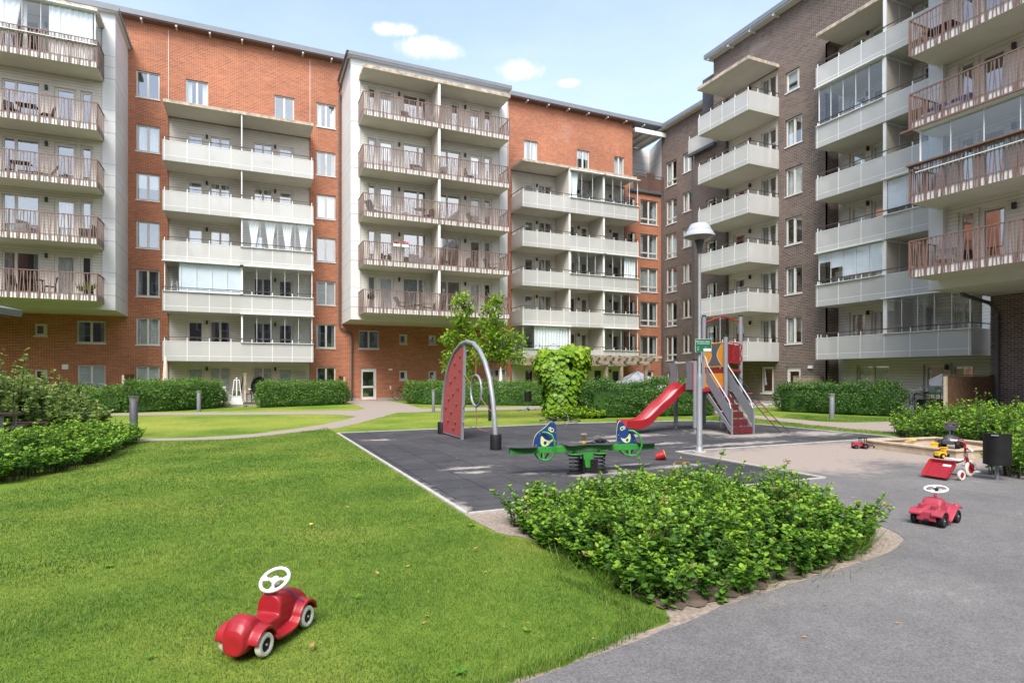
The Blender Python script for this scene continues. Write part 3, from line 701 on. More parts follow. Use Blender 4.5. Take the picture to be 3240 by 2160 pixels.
# ================================================================ the red building
RED = thing('apartment_building', 'long red brick apartment block with projecting white clad bays and balconies, facing the lawn', 'apartment building', (0, 40, 0))
SILL = [0.66, 3.42, 6.21, 9.0, 11.78, 14.58, 17.70]
holes = []; ops = []
def rw(x0, x1, z0, z1, kind='double', cover='auto', y=0.0, sill=True, name=None):
    holes.append((x0, x1, z0, z1)); ops.append((x0, x1, z0, z1, y, kind, cover, sill, name))
for k in range(7):
    rw(-5.81, -4.63, SILL[k], T[k]+0.03, cover=['blind', 'full', 'sidedrape', None, 'half', 'full', None][k])
    rw(4.11, 5.30, SILL[k], T[k]+0.03, cover=[None, 'sidedrape', 'blind', None, 'full', 'sidedrape', 'sides'][k])
rw(-3.30, -2.11, 17.7, 19.25, cover='sides'); rw(1.58, 2.76, 17.7, 19.25, cover=None)
rw(18.89, 20.04, 17.7, 19.25, cover='sides'); rw(23.44, 24.57, 17.7, 19.25, cover='sidedrape'); rw(26.87, 27.84, 17.72, 19.25, cover='full')
for x in (-10.53, 9.50, 11.56):
    rw(x, x+0.58, 3.80, 4.46, 'side', None); rw(x, x+0.58, 1.33, 1.99, 'side', None)
rw(-8.63, -7.28, 3.45, 4.70, cover='sidedrape'); rw(-8.60, -7.28, 0.35, 2.22, cover='blind')
rw(6.76, 8.13, 3.42, 4.66, cover='sidedrape')
rw(6.91, 7.95, 0.04, 2.17, 'entry', None, sill=False, name='entrance_door')
rw(14.25, 14.83, 0.5, 2.05, 'single', None); rw(16.37, 17.48, 0.66, 2.13, cover='sides'); rw(16.64, 17.48, 3.56, 4.95, cover='sides')
for k in range(1, 6):
    rw(29.42, 31.19, SILL[k]-0.48, T[k]-0.02, 'band', [None, 'sidedrape', 'sidedrape', 'drape', 'sidedrape', 'sidedrape'][k]); rw(28.11, 28.91, SILL[k], T[k], 'side', None)
rw(30.02, 30.75, 1.0, 2.07, 'single', None)
S1 = (-4.19, 3.70, 0.0, 16.86); S3 = (17.92, 27.9, 0.0, 16.86)
mb = MB().m('redbrick')
wallholes(mb, -32, 28.64, 0, 22.1, 0, holes+[S1, S3]); wallholes(mb, 28.64, 31.72, 0, 16.75, 0, holes)
mb.quad((28.64, 0, 16.75), (28.64, 3, 16.75), (28.64, 3, 22.1), (28.64, 0, 22.1))
mb.m('foot').box(-32, -4.3, -0.02, 0.0, -0.1, 0.14).box(3.8, 6.9, -0.02, 0.0, -0.1, 0.14).box(7.96, 17.9, -0.02, 0, -0.1, 0.14).box(28, 31.7, -0.02, 0, -0.1, 0.14)
for xj in (-4.19, 17.62, 3.71):                                     # vertical movement joints
    mb.m('frame').box(xj-0.012, xj+0.012, -0.004, 0.0, 17.05, 21.9)
mb.build('brick_wall', RED, fix=False)
for o in ops: opening(RED, *o[:4], y=o[4], kind=o[5], cover=o[6], sill=o[7], name=o[8])
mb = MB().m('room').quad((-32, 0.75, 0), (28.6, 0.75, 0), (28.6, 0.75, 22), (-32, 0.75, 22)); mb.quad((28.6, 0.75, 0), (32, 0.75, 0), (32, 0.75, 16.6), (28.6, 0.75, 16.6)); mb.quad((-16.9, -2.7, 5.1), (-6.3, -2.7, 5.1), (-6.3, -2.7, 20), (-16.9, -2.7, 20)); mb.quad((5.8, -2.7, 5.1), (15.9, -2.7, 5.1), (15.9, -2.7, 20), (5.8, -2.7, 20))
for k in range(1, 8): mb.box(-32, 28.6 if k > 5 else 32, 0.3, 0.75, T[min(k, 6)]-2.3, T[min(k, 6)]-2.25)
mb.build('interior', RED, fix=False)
# roof with fascia, soffit and small brackets
mb = MB().m('roofmetal').box(-32, 31.3, -0.55, 10, 22.12, 22.42); mb.m('brownrail').box(-32, 28.64, -0.5, 0.0, 22.06, 22.118)
mb.m('frame')
for i in range(24): mb.box(-10.8+i*1.75, -10.7+i*1.75, -0.48, -0.002, 21.96, 22.058)
mb.build('roof', RED)
# roof terrace at the inner corner
mb = MB().m('panel').quad((28.64, 3, 16.7), (32.6, 3, 16.7), (32.6, 3, 21.6), (28.64, 3, 21.6)); mb.quad((32.6, 3, 16.7), (31.74, 0.1, 16.7), (31.74, 0.1, 21.6), (32.6, 3, 21.6)); mb.m('whitemetal').box(28.66, 31.7, -0.3, 3, 21.62, 21.7)
for i in range(4): mb.box(28.9+i*0.85, 29.02+i*0.85, -0.3, 3, 21.45, 21.618)
mb.box(28.66, 31.7, -0.42, -0.3, 21.35, 21.7); mb.m('concrete').box(28.64, 31.72, 0.0, 3, 16.70, 16.78)
mb.m('pipe').box(28.2, 31.6, -0.18, -0.002, 16.62, 16.80); ter = mb.build('roof_terrace', RED)
M['brownglass'] = glassy('brown_glass', (0.50, 0.36, 0.30), 0.45, 0.03, dif=(0.26, 0.17, 0.13))
mb = MB().m('brownglass').box(28.66, 31.7, -0.13, -0.115, 16.85, 17.85); mb.box(30.0, 30.7, 1.0, 1.02, 17.6, 18.45); mb.box(30.75, 31.6, 0.9, 0.92, 17.6, 18.75)
mb.m('darkrail').bar((28.64, -0.12, 18.1), (31.7, -0.12, 18.1), 0.045).bar((28.64, -0.12, 17.88), (31.7, -0.12, 17.88), 0.03)
for i in range(3): mb.box(29+i*1.2, 29.03+i*1.2, -0.14, -0.10, 16.8, 18.1)
mb.build('terrace_railing', ter)
# sidings behind the two flush balcony stacks
def siding(root, x0, x1, z0, z1, y, oplist):
    mb = MB().m('siding'); wallholes(mb, x0, x1, z0, z1, y, [o[:4] for o in oplist], 0.10); mb.build('siding', root, fix=False)
    for o in oplist: opening(root, *o[:4], y=y, kind=o[4], cover=o[5], sill=(o[4] != 'door'))
L = []
for k in range(6):
    cov = ['blind', None, None, 'half', 'sides', None][k]
    zf = 0.06 if k == 0 else B[k-1]+0.24
    L += [(-3.26, -2.33, zf, T[k], 'door', cov), (-2.02, -0.90, T[k]-1.5, T[k], 'double', cov or 'sidedrape'), (0.39, 1.48, T[k]-1.5, T[k], 'double', cov), (1.78, 2.72, zf, T[k], 'door', cov)]
    wall_lamp(RED, -2.18, 0.12, T[k]-0.10); wall_lamp(RED, 1.64, 0.12, T[k]-0.10)
siding(RED, S1[0], S1[1], 0, 16.86, 0.12, L)
st1 = [frosted(RED, -4.22, 3.68, B[k], 2.0, 0.12, lret=0.0, rret=0.0) for k in range(5)]
canopy(RED, -4.22, 3.70, -2.0, 0.10, 16.86, 17.03)
for k in range(5): MB().m('whitemetal').box(-0.29, -0.23, -1.97, 0.11, B[k]+0.2, (B[k+1] if k < 4 else 16.86)).build('divider', RED)
h = FL-0.06
glazed(st1[0], 4.0, 7.86, 2.0, h, (7.86,), 5); glazed(st1[1], 4.0, 7.86, 2.0, h, (7.86,), 5); glazed(st1[1], 0.06, 3.94, 2.0, h, (0.06,), 5); glazed(st1[2], 3.98, 7.86, 2.0, h, (7.86,), 4)
mb = MB().m('blind').quad((0.75, -1.93, 0.95), (3.92, -1.93, 0.95), (3.92, -1.93, h-0.02), (0.75, -1.93, h-0.02)); mb.build('blind', st1[1], fix=False)
for x in (4.3, 5.2, 6.15, 7.05): curtain(st1[2], x, x+0.62, -1.88, 1.06, h-0.03, 4, 0.72)
L = []
for k in range(6):
    cov = [None, 'sides', 'sidedrape', None, 'sidedrape', 'half'][k]; zf = 0.06 if k == 0 else B[k-1]+0.24
    L += [(18.96, 19.83, zf, T[k], 'door', cov), (20.18, 21.31, T[k]-1.5, T[k], 'double', 'sidedrape'), (22.85, 23.43, T[k]-1.5, T[k], 'single', cov), (23.86, 24.55, zf, T[k], 'door', cov),
          (25.05, 25.9, T[k]-1.5, T[k], 'single', None), (26.73, 27.6, zf, T[k], 'door', cov)]
    for x in (20.0, 23.64, 26.55): wall_lamp(RED, x, 0.12, T[k]-0.12)
siding(RED, S3[0], S3[1], 0, 16.86, 0.12, L)
st3 = [frosted(RED, 17.84, 27.74, B[k], 2.0, 0.12) for k in range(5)]
canopy(RED, 17.82, 27.6, -2.0, 0.10, 16.86, 17.03)
for k in range(5):
    for x in (21.68, 24.65):
        top = B[k+1] if k < 4 else 16.86
        mb = MB(); mb.m('concrete').box(x-0.06, x+0.06, -1.90, 0.11, B[k]+0.2, top); mb.m('whitemetal').box(x-0.065, x+0.065, -1.97, -1.90, B[k]+0.2, top); mb.build('divider', RED)
a, b_, c_ = 3.92, 6.72, 9.86
glazed(st3[4], a, b_, 2.0, h+0.35, (), 3); glazed(st3[4], b_+0.1, c_, 2.0, h+0.35, (c_,), 4); glazed(st3[2], a, b_, 2.0, h, (), 4); glazed(st3[2], b_+0.1, c_, 2.0, h, (c_,), 4)
glazed(st3[1], b_+0.1, c_, 2.0, h, (c_,), 4); glazed(st3[0], 0.04, 3.78, 2.0, h, (0.04,), 4); glazed(st3[0], b_+0.1, c_, 2.0, h, (c_,), 4)
curtain(st3[0], 0.95, 3.72, -1.9, 0.9, h-0.03, 12); curtain(st3[4], a+0.02, a+0.7, -1.85, 1.06, h+0.3, 4, 0.5); curtain(st3[2], 8.7, 9.75, -1.85, 0.9, h-0.03, 5)
# the two projecting white bays
BB = [5.30, 8.09, 10.88, 13.67, 16.74]
def bay(x0, x1, sx0, sx1, zt, left, right):
    mb = MB().m('panel'); yf = -3.6
    mb.quad((x0, yf, 5.02), (sx0, yf, 5.02), (sx0, yf, zt), (x0, yf, zt)); mb.quad((sx1, yf, 5.02), (x1, yf, 5.02), (x1, yf, zt), (sx1, yf, zt))
    mb.quad((sx0, yf, 5.02), (sx1, yf, 5.02), (sx1, yf, 5.56), (sx0, yf, 5.56)); mb.quad((sx0, yf, 19.6), (sx1, yf, 19.6), (sx1, yf, zt), (sx0, yf, zt))
    mb.quad((x0, 0, 5.02), (x0, yf, 5.02), (x0, yf, zt), (x0, 0, zt)); mb.quad((x1, yf, 5.02), (x1, 0, 5.02), (x1, 0, zt), (x1, yf, zt))
    mb.m('concrete').quad((x0, 0, 5.02), (x1, 0, 5.02), (x1, yf, 5.02), (x0, yf, 5.02)); mb.quad((sx0, yf, 5.56), (sx1, yf, 5.56), (sx1, yf+0.1, 5.56), (sx0, yf+0.1, 5.56))
    by = mb.build('white_bay', RED, fix=False)
    mb = MB().m('roofmetal').box(x0-0.25, x1+0.2, yf-0.3, -0.01, zt, zt+0.22); mb.m('darkrail').box(x0-0.3, x0-0.18, yf-0.3, -0.1, zt+0.04, zt+0.2)
    mb.m('frame').box(x0-0.2, x1+0.15, yf-0.25, -0.02, zt-0.04, zt-0.002); mb.build('roof', by)
bay(-17, -6.20, -17, -6.77, 20.35, 0, 1); bay(5.70, 15.97, 6.27, 15.37, 20.75, 1, 1)
L = []; L2 = []
TB = T[2:6]+[19.22]
for k in range(5):
    zf = BB[k]+0.30; cv = ['full', None, 'half', 'half', 'half'][k]
    L += [(6.71, 7.23, zf, TB[k], 'single', 'drape' if k == 0 else None), (7.38, 8.32, zf, TB[k], 'door', 'blind' if k in (0, 4) else cv), (8.89, 10.41, zf+0.02, TB[k], 'uneven2', ['drape', None, None, None, None][k]),
          (13.27, 14.11, zf, TB[k], 'door', cv), (14.29, 14.84, zf, TB[k], 'single', 'drape' if k == 1 else None)]
    L += [(11.28, 12.66, zf+0.02, TB[k], 'uneven', None)] if k < 4 else [(12.0, 12.55, zf+0.7, TB[k], 'single', None)]
    wall_lamp(RED, 8.64, -3.55, TB[k]-0.14); wall_lamp(RED, 12.97, -3.55, TB[k]-0.14)
    c0 = ['sidedrape', 'drape', None, None, None][k]
    L2 += [(-10.87, -9.39, zf+0.02, TB[k], 'uneven', c0), (-8.79, -7.87, zf, TB[k], 'door', ['full', 'full', None, None, 'full'][k]), (-7.71, -7.20, zf, TB[k], 'single', 'drape' if k == 1 else None)]
    wall_lamp(RED, -9.1, -3.55, TB[k]-0.14)
siding(RED, 6.27, 15.37, 5.5, 19.62, -3.55, L); siding(RED, -17, -6.77, 5.5, 19.62, -3.55, L2)
bc = [brownrail(RED, 6.20, 15.35, z, -3.56, 1.62) for z in BB]; b0 = [brownrail(RED, -17, -6.74, z, -3.56, 1.50) for z in BB]
canopy(RED, 6.2, 15.45, -5.2, -3.56, 19.47, 19.68); canopy(RED, -17, -6.70, -5.1, -3.56, 19.47, 19.68)
for k in range(5):
    mb = MB(); top = BB[k+1] if k < 4 else 19.47; mb.m('concrete').box(10.68, 10.80, -5.10, -3.56, BB[k]+0.24, top); mb.m('whitemetal').box(10.67, 10.81, -5.17, -5.10, BB[k]+0.24, top); mb.build('divider', RED)
g = glazed(b0[4], 5.9, 10.2, 1.5, 2.7, (10.2,), 6); curtain(b0[4], 5.95, 7.3, -1.42, 0.9, 2.66, 6, 0.35); curtain(b0[4], 8.35, 10.1, -1.42, 0.35, 2.66, 8)
curtain(b0[4], 7.3, 7.45, -1.2, 0.35, 2.6, 2)
# downpipes, door furniture
mb = MB().m('pipe').tube([(5.52, -3.95, 20.5), (5.52, -0.14, 20.15), (5.52, -0.14, 4.9), (5.6, -0.16, 4.75), (6.22, -0.16, 4.45), (6.30, -0.16, 4.3), (6.30, -0.16, 0)], 0.055, 8); mb.build('downpipe', RED)
mb = MB().m('pipe').tube([(31.5, -0.13, 16.65), (31.5, -0.13, 0)], 0.06, 8); mb.build('downpipe', RED)
MB().m('whitemetal').box(-9.29, -9.0, -0.08, 0, 1.98, 2.26).build('wall_light', RED, bevel=0.02)
MB().m('whitemetal').box(8.75, 9.0, -0.12, 0, 2.0, 2.12).build('wall_light', RED, bevel=0.02)
mb = MB().m('whitemetal').box(8.85, 8.93, -0.04, 0, 0.72, 0.98); mb.m('darkgrey').box(8.86, 8.92, -0.05, -0.04, 0.98, 1.06); mb.build('door_phone', RED)
mb = MB().m('steel').tube([(7.76, 0.02, 0.95), (7.76, -0.05, 0.95), (7.76, -0.05, 1.3), (7.76, 0.02, 1.3)], 0.012, 6); mb.box(7.82, 7.87, 0.04, 0.10, 0.86, 0.93).build('door_handle', RED)

# ================================================================ the dark building (local x = -Y, local y = X-28)
DRK = thing('apartment_building', 'dark brown brick apartment block with grey perforated balconies, on the right behind the slide', 'apartment building', (28, 0, 0), R(-90))
holes = []; ops = []
for k in range(1, 7):
    if k < 6: rw(-24.45, -23.33, SILL[k], T[k]+0.02, cover=[None, 'sides', 'sidedrape', None, 'full', 'sides'][k])
    if k < 6: rw(-30.80, -29.84, SILL[k], T[k], 'side', 'sides' if k == 1 else None)
rw(-24.43, -23.5, 17.64, 18.80, 'side', 'half')
rw(-26.20, -25.25, 0.6, 2.15, 'side', None); rw(-24.38, -23.42, 0.05, 2.14, 'entry', None, sill=False, name='entrance_door'); rw(-29.3, -28.4, 0.7, 2.1, 'side', None)
rw(-12.2, -11.0, 2.9, 4.3, cover=None)
R2H = (-28.9, -24.95, 2.60, 19.38); R1H = (-21.88, -14.25, 0, 19.2)
mb = MB().m('darkbrick')
wallholes(mb, -31.97, -30.13, 0, 16.80, 0, holes); wallholes(mb, -30.13, -14.25, 0, 22.4, 0, holes+[R2H]+[R1H]); wallholes(mb, -14.25, 6, 0, 22.4, 0, holes)
mb.quad((-21.88, 0, 0), (-21.88, 1.02, 0), (-21.88, 1.02, 19.2), (-21.88, 0, 19.2)); mb.quad((-21.88, 0, 19.2), (-21.88, 1.02, 19.2), (-14.25, 1.02, 19.2), (-14.25, 0, 19.2))
mb.quad((-31.97, 3.7, 0), (-31.97, 0, 0), (-31.97, 0, 16.8), (-31.97, 3.7, 16.8)); mb.quad((-30.13, 6, 16.8), (-30.13, 0, 16.8), (-30.13, 0, 22.4), (-30.13, 6, 22.4))
mb.m('foot').box(-31.98, -21.9, -0.02, 0, -0.1, 0.16).box(-14.2, 6, -0.02, 0, -0.1, 0.16)
for xx, zz in ((-23.2, 16.9), (-22.4, 14.1), (-24.9, 17.4)): mb.m('frame')
mb.build('brick_wall', DRK, fix=False)
for o in ops: opening(DRK, *o[:4], y=o[4], kind=o[5], cover=o[6], sill=o[7], name=o[8])
MB().m('canopyedge').box(-24.42, -23.30, -0.012, 0, 16.85, 17.05).box(-24.9, -23.6, -0.010, 0, 14.1, 14.2).build('lintel_course', DRK) if False else None
# far wing in the corner
holes = []; ops = []
for k in range(1, 7):
    rw(-39.57, -38.26, SILL[k]-0.52, T[k]-0.04, 'band', [None, None, 'sidedrape', None, 'drape', 'sidedrape', 'sides'][k]); rw(-37.54, -36.44, SILL[k], T[k], 'double', ['blind', None, None, 'sides', 'blind', 'sides', 'blind'][k])
rw(-39.49, -38.50, 0.6, 1.95, 'double', None)
mb = MB().m('darkbrick'); wallholes(mb, -40.15, -29.0, 0, 22.05, 3.7, holes); mb.m('foot').box(-40.1, -32, 3.68, 3.7, -0.1, 0.16); mb.build('brick_wall', DRK, fix=False)
for o in ops: opening(DRK, *o[:4], y=3.7, kind=o[5], cover=o[6], sill=o[7])
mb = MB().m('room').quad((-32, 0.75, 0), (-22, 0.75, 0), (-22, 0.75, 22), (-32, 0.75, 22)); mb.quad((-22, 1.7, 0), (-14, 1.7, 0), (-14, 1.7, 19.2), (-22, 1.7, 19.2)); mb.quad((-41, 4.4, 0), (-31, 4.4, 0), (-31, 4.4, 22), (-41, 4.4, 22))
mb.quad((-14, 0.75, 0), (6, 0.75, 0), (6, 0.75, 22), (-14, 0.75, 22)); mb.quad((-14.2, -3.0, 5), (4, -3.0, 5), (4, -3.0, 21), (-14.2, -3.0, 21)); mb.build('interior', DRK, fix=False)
mb = MB().m('roofmetal').box(-30.45, 6, -0.55, 12, 22.42, 22.68); mb.m('frame').box(-30.4, 6, -0.5, 0, 22.36, 22.418)
for i in range(9): mb.box(-30.2+i*1.75, -30.08+i*1.75, -0.48, -0.002, 22.24, 22.358)
mb.build('roof', DRK)
mb = MB().m('roofmetal').box(-40.9, -29.0, 3.15, 12, 22.06, 22.32); mb.m('frame').box(-40.6, -29.2, 3.2, 3.7, 22.0, 22.058); mb.build('roof', DRK)
# small frosted roof terrace over the lower end
mb = MB().m('concrete').box(-32.1, -30.14, -0.15, 3.6, 16.81, 16.95); mb.m('pipe').box(-32.25, -29.75, -0.35, -0.16, 16.62, 16.82); ter = mb.build('roof_terrace', DRK)
mb = MB().m('frost').box(-32.2, -29.8, -0.32, -0.30, 16.84, 17.80).box(-29.8, -29.78, -0.32, 0, 16.84, 17.8).box(-32.22, -32.2, -0.32, 3.4, 16.84, 17.8); mb.m('darkrail').bar((-32.2, -0.3, 18.05), (-29.8, -0.3, 18.05), 0.04)
mb.m('whitemetal').box(-32.12, -32.08, -0.32, -0.29, 16.9, 18.05).box(-31.0, -30.96, -0.32, -0.29, 16.9, 18.05); mb.build('parapet', ter)
MB().m('pipe').tube([(-32.05, -0.1, 16.65), (-32.05, -0.1, 0)], 0.06, 8).build('downpipe', DRK)
MB().m('pipe').tube([(-28.93, -0.06, 19.3), (-28.93, -0.06, 2.3)], 0.04, 8).build('downpipe', DRK)
MB().m('pipe').tube([(-13.95, -0.14, 0), (-13.95, -0.14, 4.2), (-14.0, -0.5, 4.55), (-14.05, -2.3, 4.82), (-14.05, -2.35, 5.0)], 0.075, 10).build('downpipe', DRK)
MB().m('whitemetal').box(-22.9, -22.62, -0.1, 0, 2.02, 2.18).build('wall_light', DRK, bevel=0.015)
# stack over the slide: six balconies and a canopy
BD = [2.49, 5.28, 8.05, 10.80, 13.55, 16.58]
L = []
for k in range(1, 7):
    zf = BD[k-1]+0.24; cv = [None, None, 'sides', None, None, 'half', None][k]
    L += [(-28.5, -27.55, zf, T[k], 'door', cv), (-26.3, -25.2, zf, T[k], 'double', 'sidedrape')]; wall_lamp(DRK, -27.1, 0.10, T[k]-0.08)
siding(DRK, -28.9, -24.95, 2.60, 19.38, 0.10, L)
for k in range(6): frosted(DRK, -28.95, -24.93, BD[k], 2.28, 0.10)
canopy(DRK, -29.0, -24.9, -2.35, 0.08, 19.38, 19.56)
MB().m('roofmetal').box(-25.2, -24.9, -0.5, 0, 19.58, 19.62).build('flashing', DRK)
# recessed stack: six balconies
BR = [2.49, 5.22, 7.96, 10.72, 13.42, 16.47]
L = []
for k in range(1, 7):
    zf = BR[k-1]+0.24; cv = [None, 'sides', None, 'half', 'half', None, None][k]
    L += [(-21.26, -20.31, zf, T[k], 'door', cv), (-20.05, -18.95, zf, T[k], 'single', cv)]; wall_lamp(DRK, -20.2, 1.0, T[k]-0.10)
    L += [(-17.57, -17.0, T[k]-1.5, T[k], 'single', None)] if k > 1 else [(-17.6, -17.0, zf, T[k], 'door', 'drape'), (-16.3, -15.4, zf, T[k], 'double', 'drape')]
L += [(-20.84, -19.13, 0.3, 2.18, 'double', 'blind'), (-17.52, -16.58, 0.28, 2.16, 'door', 'blind'), (-16.33, -15.38, 0.6, 2.18, 'single', 'blind')]; wall_lamp(DRK, -16.47, 1.0, 2.02)
siding(DRK, -21.88, -14.25, 0, 19.2, 1.0, L)
r1 = [frosted(DRK, -21.6, -14.45 if k == 0 else -14.32, BR[k], 1.0, 1.0, left=True, right=(k == 0), lret=-0.01, rret=0.98, step=1.2) for k in range(6)]
canopy(DRK, -21.6, -14.3, -1.0, 0.98, 19.19, 19.36)
for k in range(6):
    mb = MB(); top = BR[k+1] if k < 5 else 19.19
    mb.m('beigepanel').box(-18.09, -17.99, -0.92, 0.99, BR[k]+0.2, top); mb.m('whitemetal').box(-18.11, -17.97, -0.99, -0.92, BR[k]+0.2, top)
    mb.box(-17.985, -17.965, -0.92, 0.9, top-0.12, top-0.01).box(-17.985, -17.972, -0.02, 0.02, BR[k]+0.2, top-0.12); mb.build('divider', DRK)
glazed(r1[4], 0.12, 3.48, 1.0, 3.0, (0.12,), 5, 0.0); g2 = glazed(r1[1], 0.12, 3.48, 1.0, 2.68, (0.12,), 5, 0.0); glazed(r1[2], 3.66, 7.2, 1.0, 2.70, (), 4); glazed(r1[0], 3.66, 7.13, 1.0, 2.68, (7.13,), 5, 0.95)
mb = MB().m('blind'); 
for i, lo in enumerate((2.2, 1.85, 1.35, 1.35, 1.35)): mb.quad((0.14+i*0.672, -0.95, lo), (0.80+i*0.672, -0.95, lo), (0.80+i*0.672, -0.95, 2.64), (0.14+i*0.672, -0.95, 2.64))
mb.build('blind', r1[1], fix=False)
mb = MB().m('blind').quad((3.70, -0.95, 1.3), (7.1, -0.95, 1.3), (7.1, -0.95, 2.66), (3.70, -0.95, 2.66)); mb.build('blind', r1[2], fix=False)
# projecting bay at the right edge
mb = MB().m('panel'); z0, z1, yf = 4.90, 22.4, -4.0
mb.quad((-14.3, 0, z0), (-14.3, yf, z0), (-14.3, yf, z1), (-14.3, 0, z1)); mb.quad((-14.3, yf, z0), (-13.78, yf, z0), (-13.78, yf, z1), (-14.3, yf, z1)); mb.quad((-13.78, yf, z0), (4, yf, z0), (4, yf, 5.5), (-13.78, yf, 5.5))
mb.quad((-13.78, yf, z0), (-13.78, yf+0.2, z0), (-13.78, yf+0.2, z1), (-13.78, yf, z1)); mb.m('concrete').quad((-14.3, 0, z0), (4, 0, z0), (4, yf, z0), (-14.3, yf, z0)); mb.box(-13.78, 4, yf, yf+0.2, 5.48, 5.5)
mb.build('white_bay', DRK, fix=False)
BE = [5.24, 7.96, 10.66, 13.38, 16.4]
L = []
for k in range(5):
    tt = [7.70, 10.45, 13.2, 15.95, 19.1][k]; zf = BE[k]+0.3
    L += [(-13.38, -12.80, zf, tt, 'single', None), (-12.70, -11.80, zf, tt, 'door', None), (-10.9, -9.4, zf, tt, 'uneven', 'sides')]; wall_lamp(DRK, -11.58, -3.8, tt-0.22)
siding(DRK, -13.78, 4, 5.5, 22.4, -3.8, L)
r0 = [brownrail(DRK, -13.95, 3, z, -3.8, 1.78, True, False) for z in BE]
glazed(r0[1], 0.3, 9.5, 1.78, 2.6, (0.3,), 9)
MB().m('brownrail').box(-0.1, 9.5, -1.98, -1.70, 1.35, 1.40).box(-0.25, 9.5, -2.05, -1.6, 2.62, 2.68).build('glazing_track', r0[1])

# ================================================================ the two wings that close the courtyard behind and to the left of the viewer
OPP = thing('apartment_building', 'brick apartment wings closing the courtyard behind the viewer, seen only mirrored in window panes', 'apartment building', (0, 0, 0))
mb = MB().m('darkbrick').box(-32, 40, -40, -27, 0, 19).m('redbrick').box(-40, -27, -26.9, 36, 0, 19); mb.build('wall', OPP)
mb = MB().m('roofmetal').box(-33, 41, -41, -26.6, 19.0, 19.3).box(-41, -26.6, -26.5, 36.5, 19.01, 19.31); mb.build('roof', OPP)
mb = MB().m('frame')
for k in range(6):
    for i in range(22): mb.box(-29+i*3.1, -27.4+i*3.1, -27, -26.95, SILL[k], T[k])
    for i in range(18): mb.box(-27, -26.95, -23+i*3.2, -21.4+i*3.2, SILL[k], T[k])
mb.m('room')
for k in range(6):
    for i in range(22): mb.box(-28.88+i*3.1, -27.52+i*3.1, -26.95, -26.94, SILL[k]+.1, T[k]-.1)
    for i in range(18): mb.box(-26.95, -26.94, -22.88+i*3.2, -21.52+i*3.2, SILL[k]+.1, T[k]-.1)
mb.build('window_rows', OPP)
# ================================================================ play equipment
# ---- lamp post with sign
lamp = thing('lamp_post', 'tall galvanised lamp post with a pale conical shade, standing on the sandy playground', 'lamp post', (8.65, 9.72, 0))
MB().m('foot').lathe([(0, 0), (0.14, 0), (0.14, 0.035), (0.12, 0.045), (0, 0.045)], n=24).build('base_plate', lamp, smooth=True)
MB().m('steel').lathe([(0.095, 0.045), (0.09, 0.06), (0.062, 0.13), (0.058, 0.14), (0.058, 1.56), (0.050, 1.62), (0.034, 1.68), (0.033, 4.22), (0, 4.22)], n=20).build('pole', lamp, smooth=True)
MB().m('darkgrey').lathe([(0.034, 4.16), (0.042, 4.2), (0.06, 4.30), (0.085, 4.40), (0.112, 4.47), (0, 4.48)], n=24).build('neck', lamp, smooth=True)
MB().m('lampglass').lathe([(0.10, 4.44), (0.19, 4.46), (0.275, 4.50), (0.305, 4.525)], n=32).build('lens', lamp, smooth=True)
MB().m('lampshade').lathe([(0.318, 4.512), (0.318, 4.535), (0.295, 4.57), (0.25, 4.645), (0.252, 4.652), (0.243, 4.658), (0.20, 4.745), (0.175, 4.778), (0.12, 4.79), (0, 4.795)], n=36).build('lamp_shade', lamp, smooth=True)
sg = thing('sign', 'small dark green notice with white lettering fixed to the lamp post', 'sign', (8.63, 9.63, 2.24), R(-20))
MB().m('signgreen').box(-0.135, 0.205, -0.012, 0, -0.13, 0.13).m('whitemetal').box(-0.139, 0.209, -0.009, 0.002, -0.134, 0.134).build('plate', sg)
MB().m('whitemetal').box(0.035, 0.195, -0.0135, -0.0121, -0.115, -0.065).box(-0.10, 0.165, -0.0135, -0.0121, 0.036, 0.043).build('notice_strip', sg)
textmesh('Brf Åsikten Södra', 0.040, 'white', sg, (-0.118, -0.0125, 0.068), (R(90), 0, 0)).name = 'lettering'
textmesh('SOS', 0.026, 'white', sg, (-0.105, -0.0125, -0.045), (R(90), 0, 0)).name = 'lettering'
textmesh('112', 0.026, 'white', sg, (0.055, -0.0125, -0.045), (R(90), 0, 0)).name = 'lettering'
MB().m('white').prism([(-0.10, -0.095), (-0.095, -0.10), (-0.062, -0.075), (-0.07, -0.068)], -0.0135, -0.0121).build('lettering', sg)
# ---- spring seesaw
sw = thing('spring_seesaw', 'green spring seesaw with blue fish shaped shields, on the dark rubber mat', 'seesaw', (5.13, 8.42, 0), R(-8))
mb = MB().m('green').box(-1.33, -0.40, -0.045, 0.045, 0.365, 0.465).box(0.40, 1.22, -0.045, 0.045, 0.365, 0.465).box(-0.40, 0.40, -0.045, 0.045, 0.385, 0.465)
mb.prism([(-0.10, 0.35), (-0.045, 0.10), (0.045, 0.10), (0.10, 0.35)], -0.045, 0.045)
for x in (-0.225, 0.225): mb.lathe([(0, 0.325), (0.145, 0.325), (0.145, 0.345), (0, 0.345)], (x, 0, 0), 24); mb.box(x-0.02, x+0.02, -0.05, 0.05, 0.345, 0.40)
mb.build('beam', sw, bevel=0.006)
for sgn in (-1, 1):
    mb = MB().m('black').tube([(sgn*0.225+0.085*math.cos(a*0.275), 0.085*math.sin(a*0.275), 0.035+a*0.285/108) for a in range(109)], 0.0105, 7)
    mb.lathe([(0, 0), (0.135, 0), (0.13, 0.02), (0.09, 0.03), (0, 0.03)], (sgn*0.225, 0, 0.008), 24).lathe([(0.0, 0.318), (0.115, 0.318), (0.115, 0.30), (0.09, 0.295), (0, 0.295)], (sgn*0.225, 0, 0), 20); mb.build('spring', sw, smooth=True)
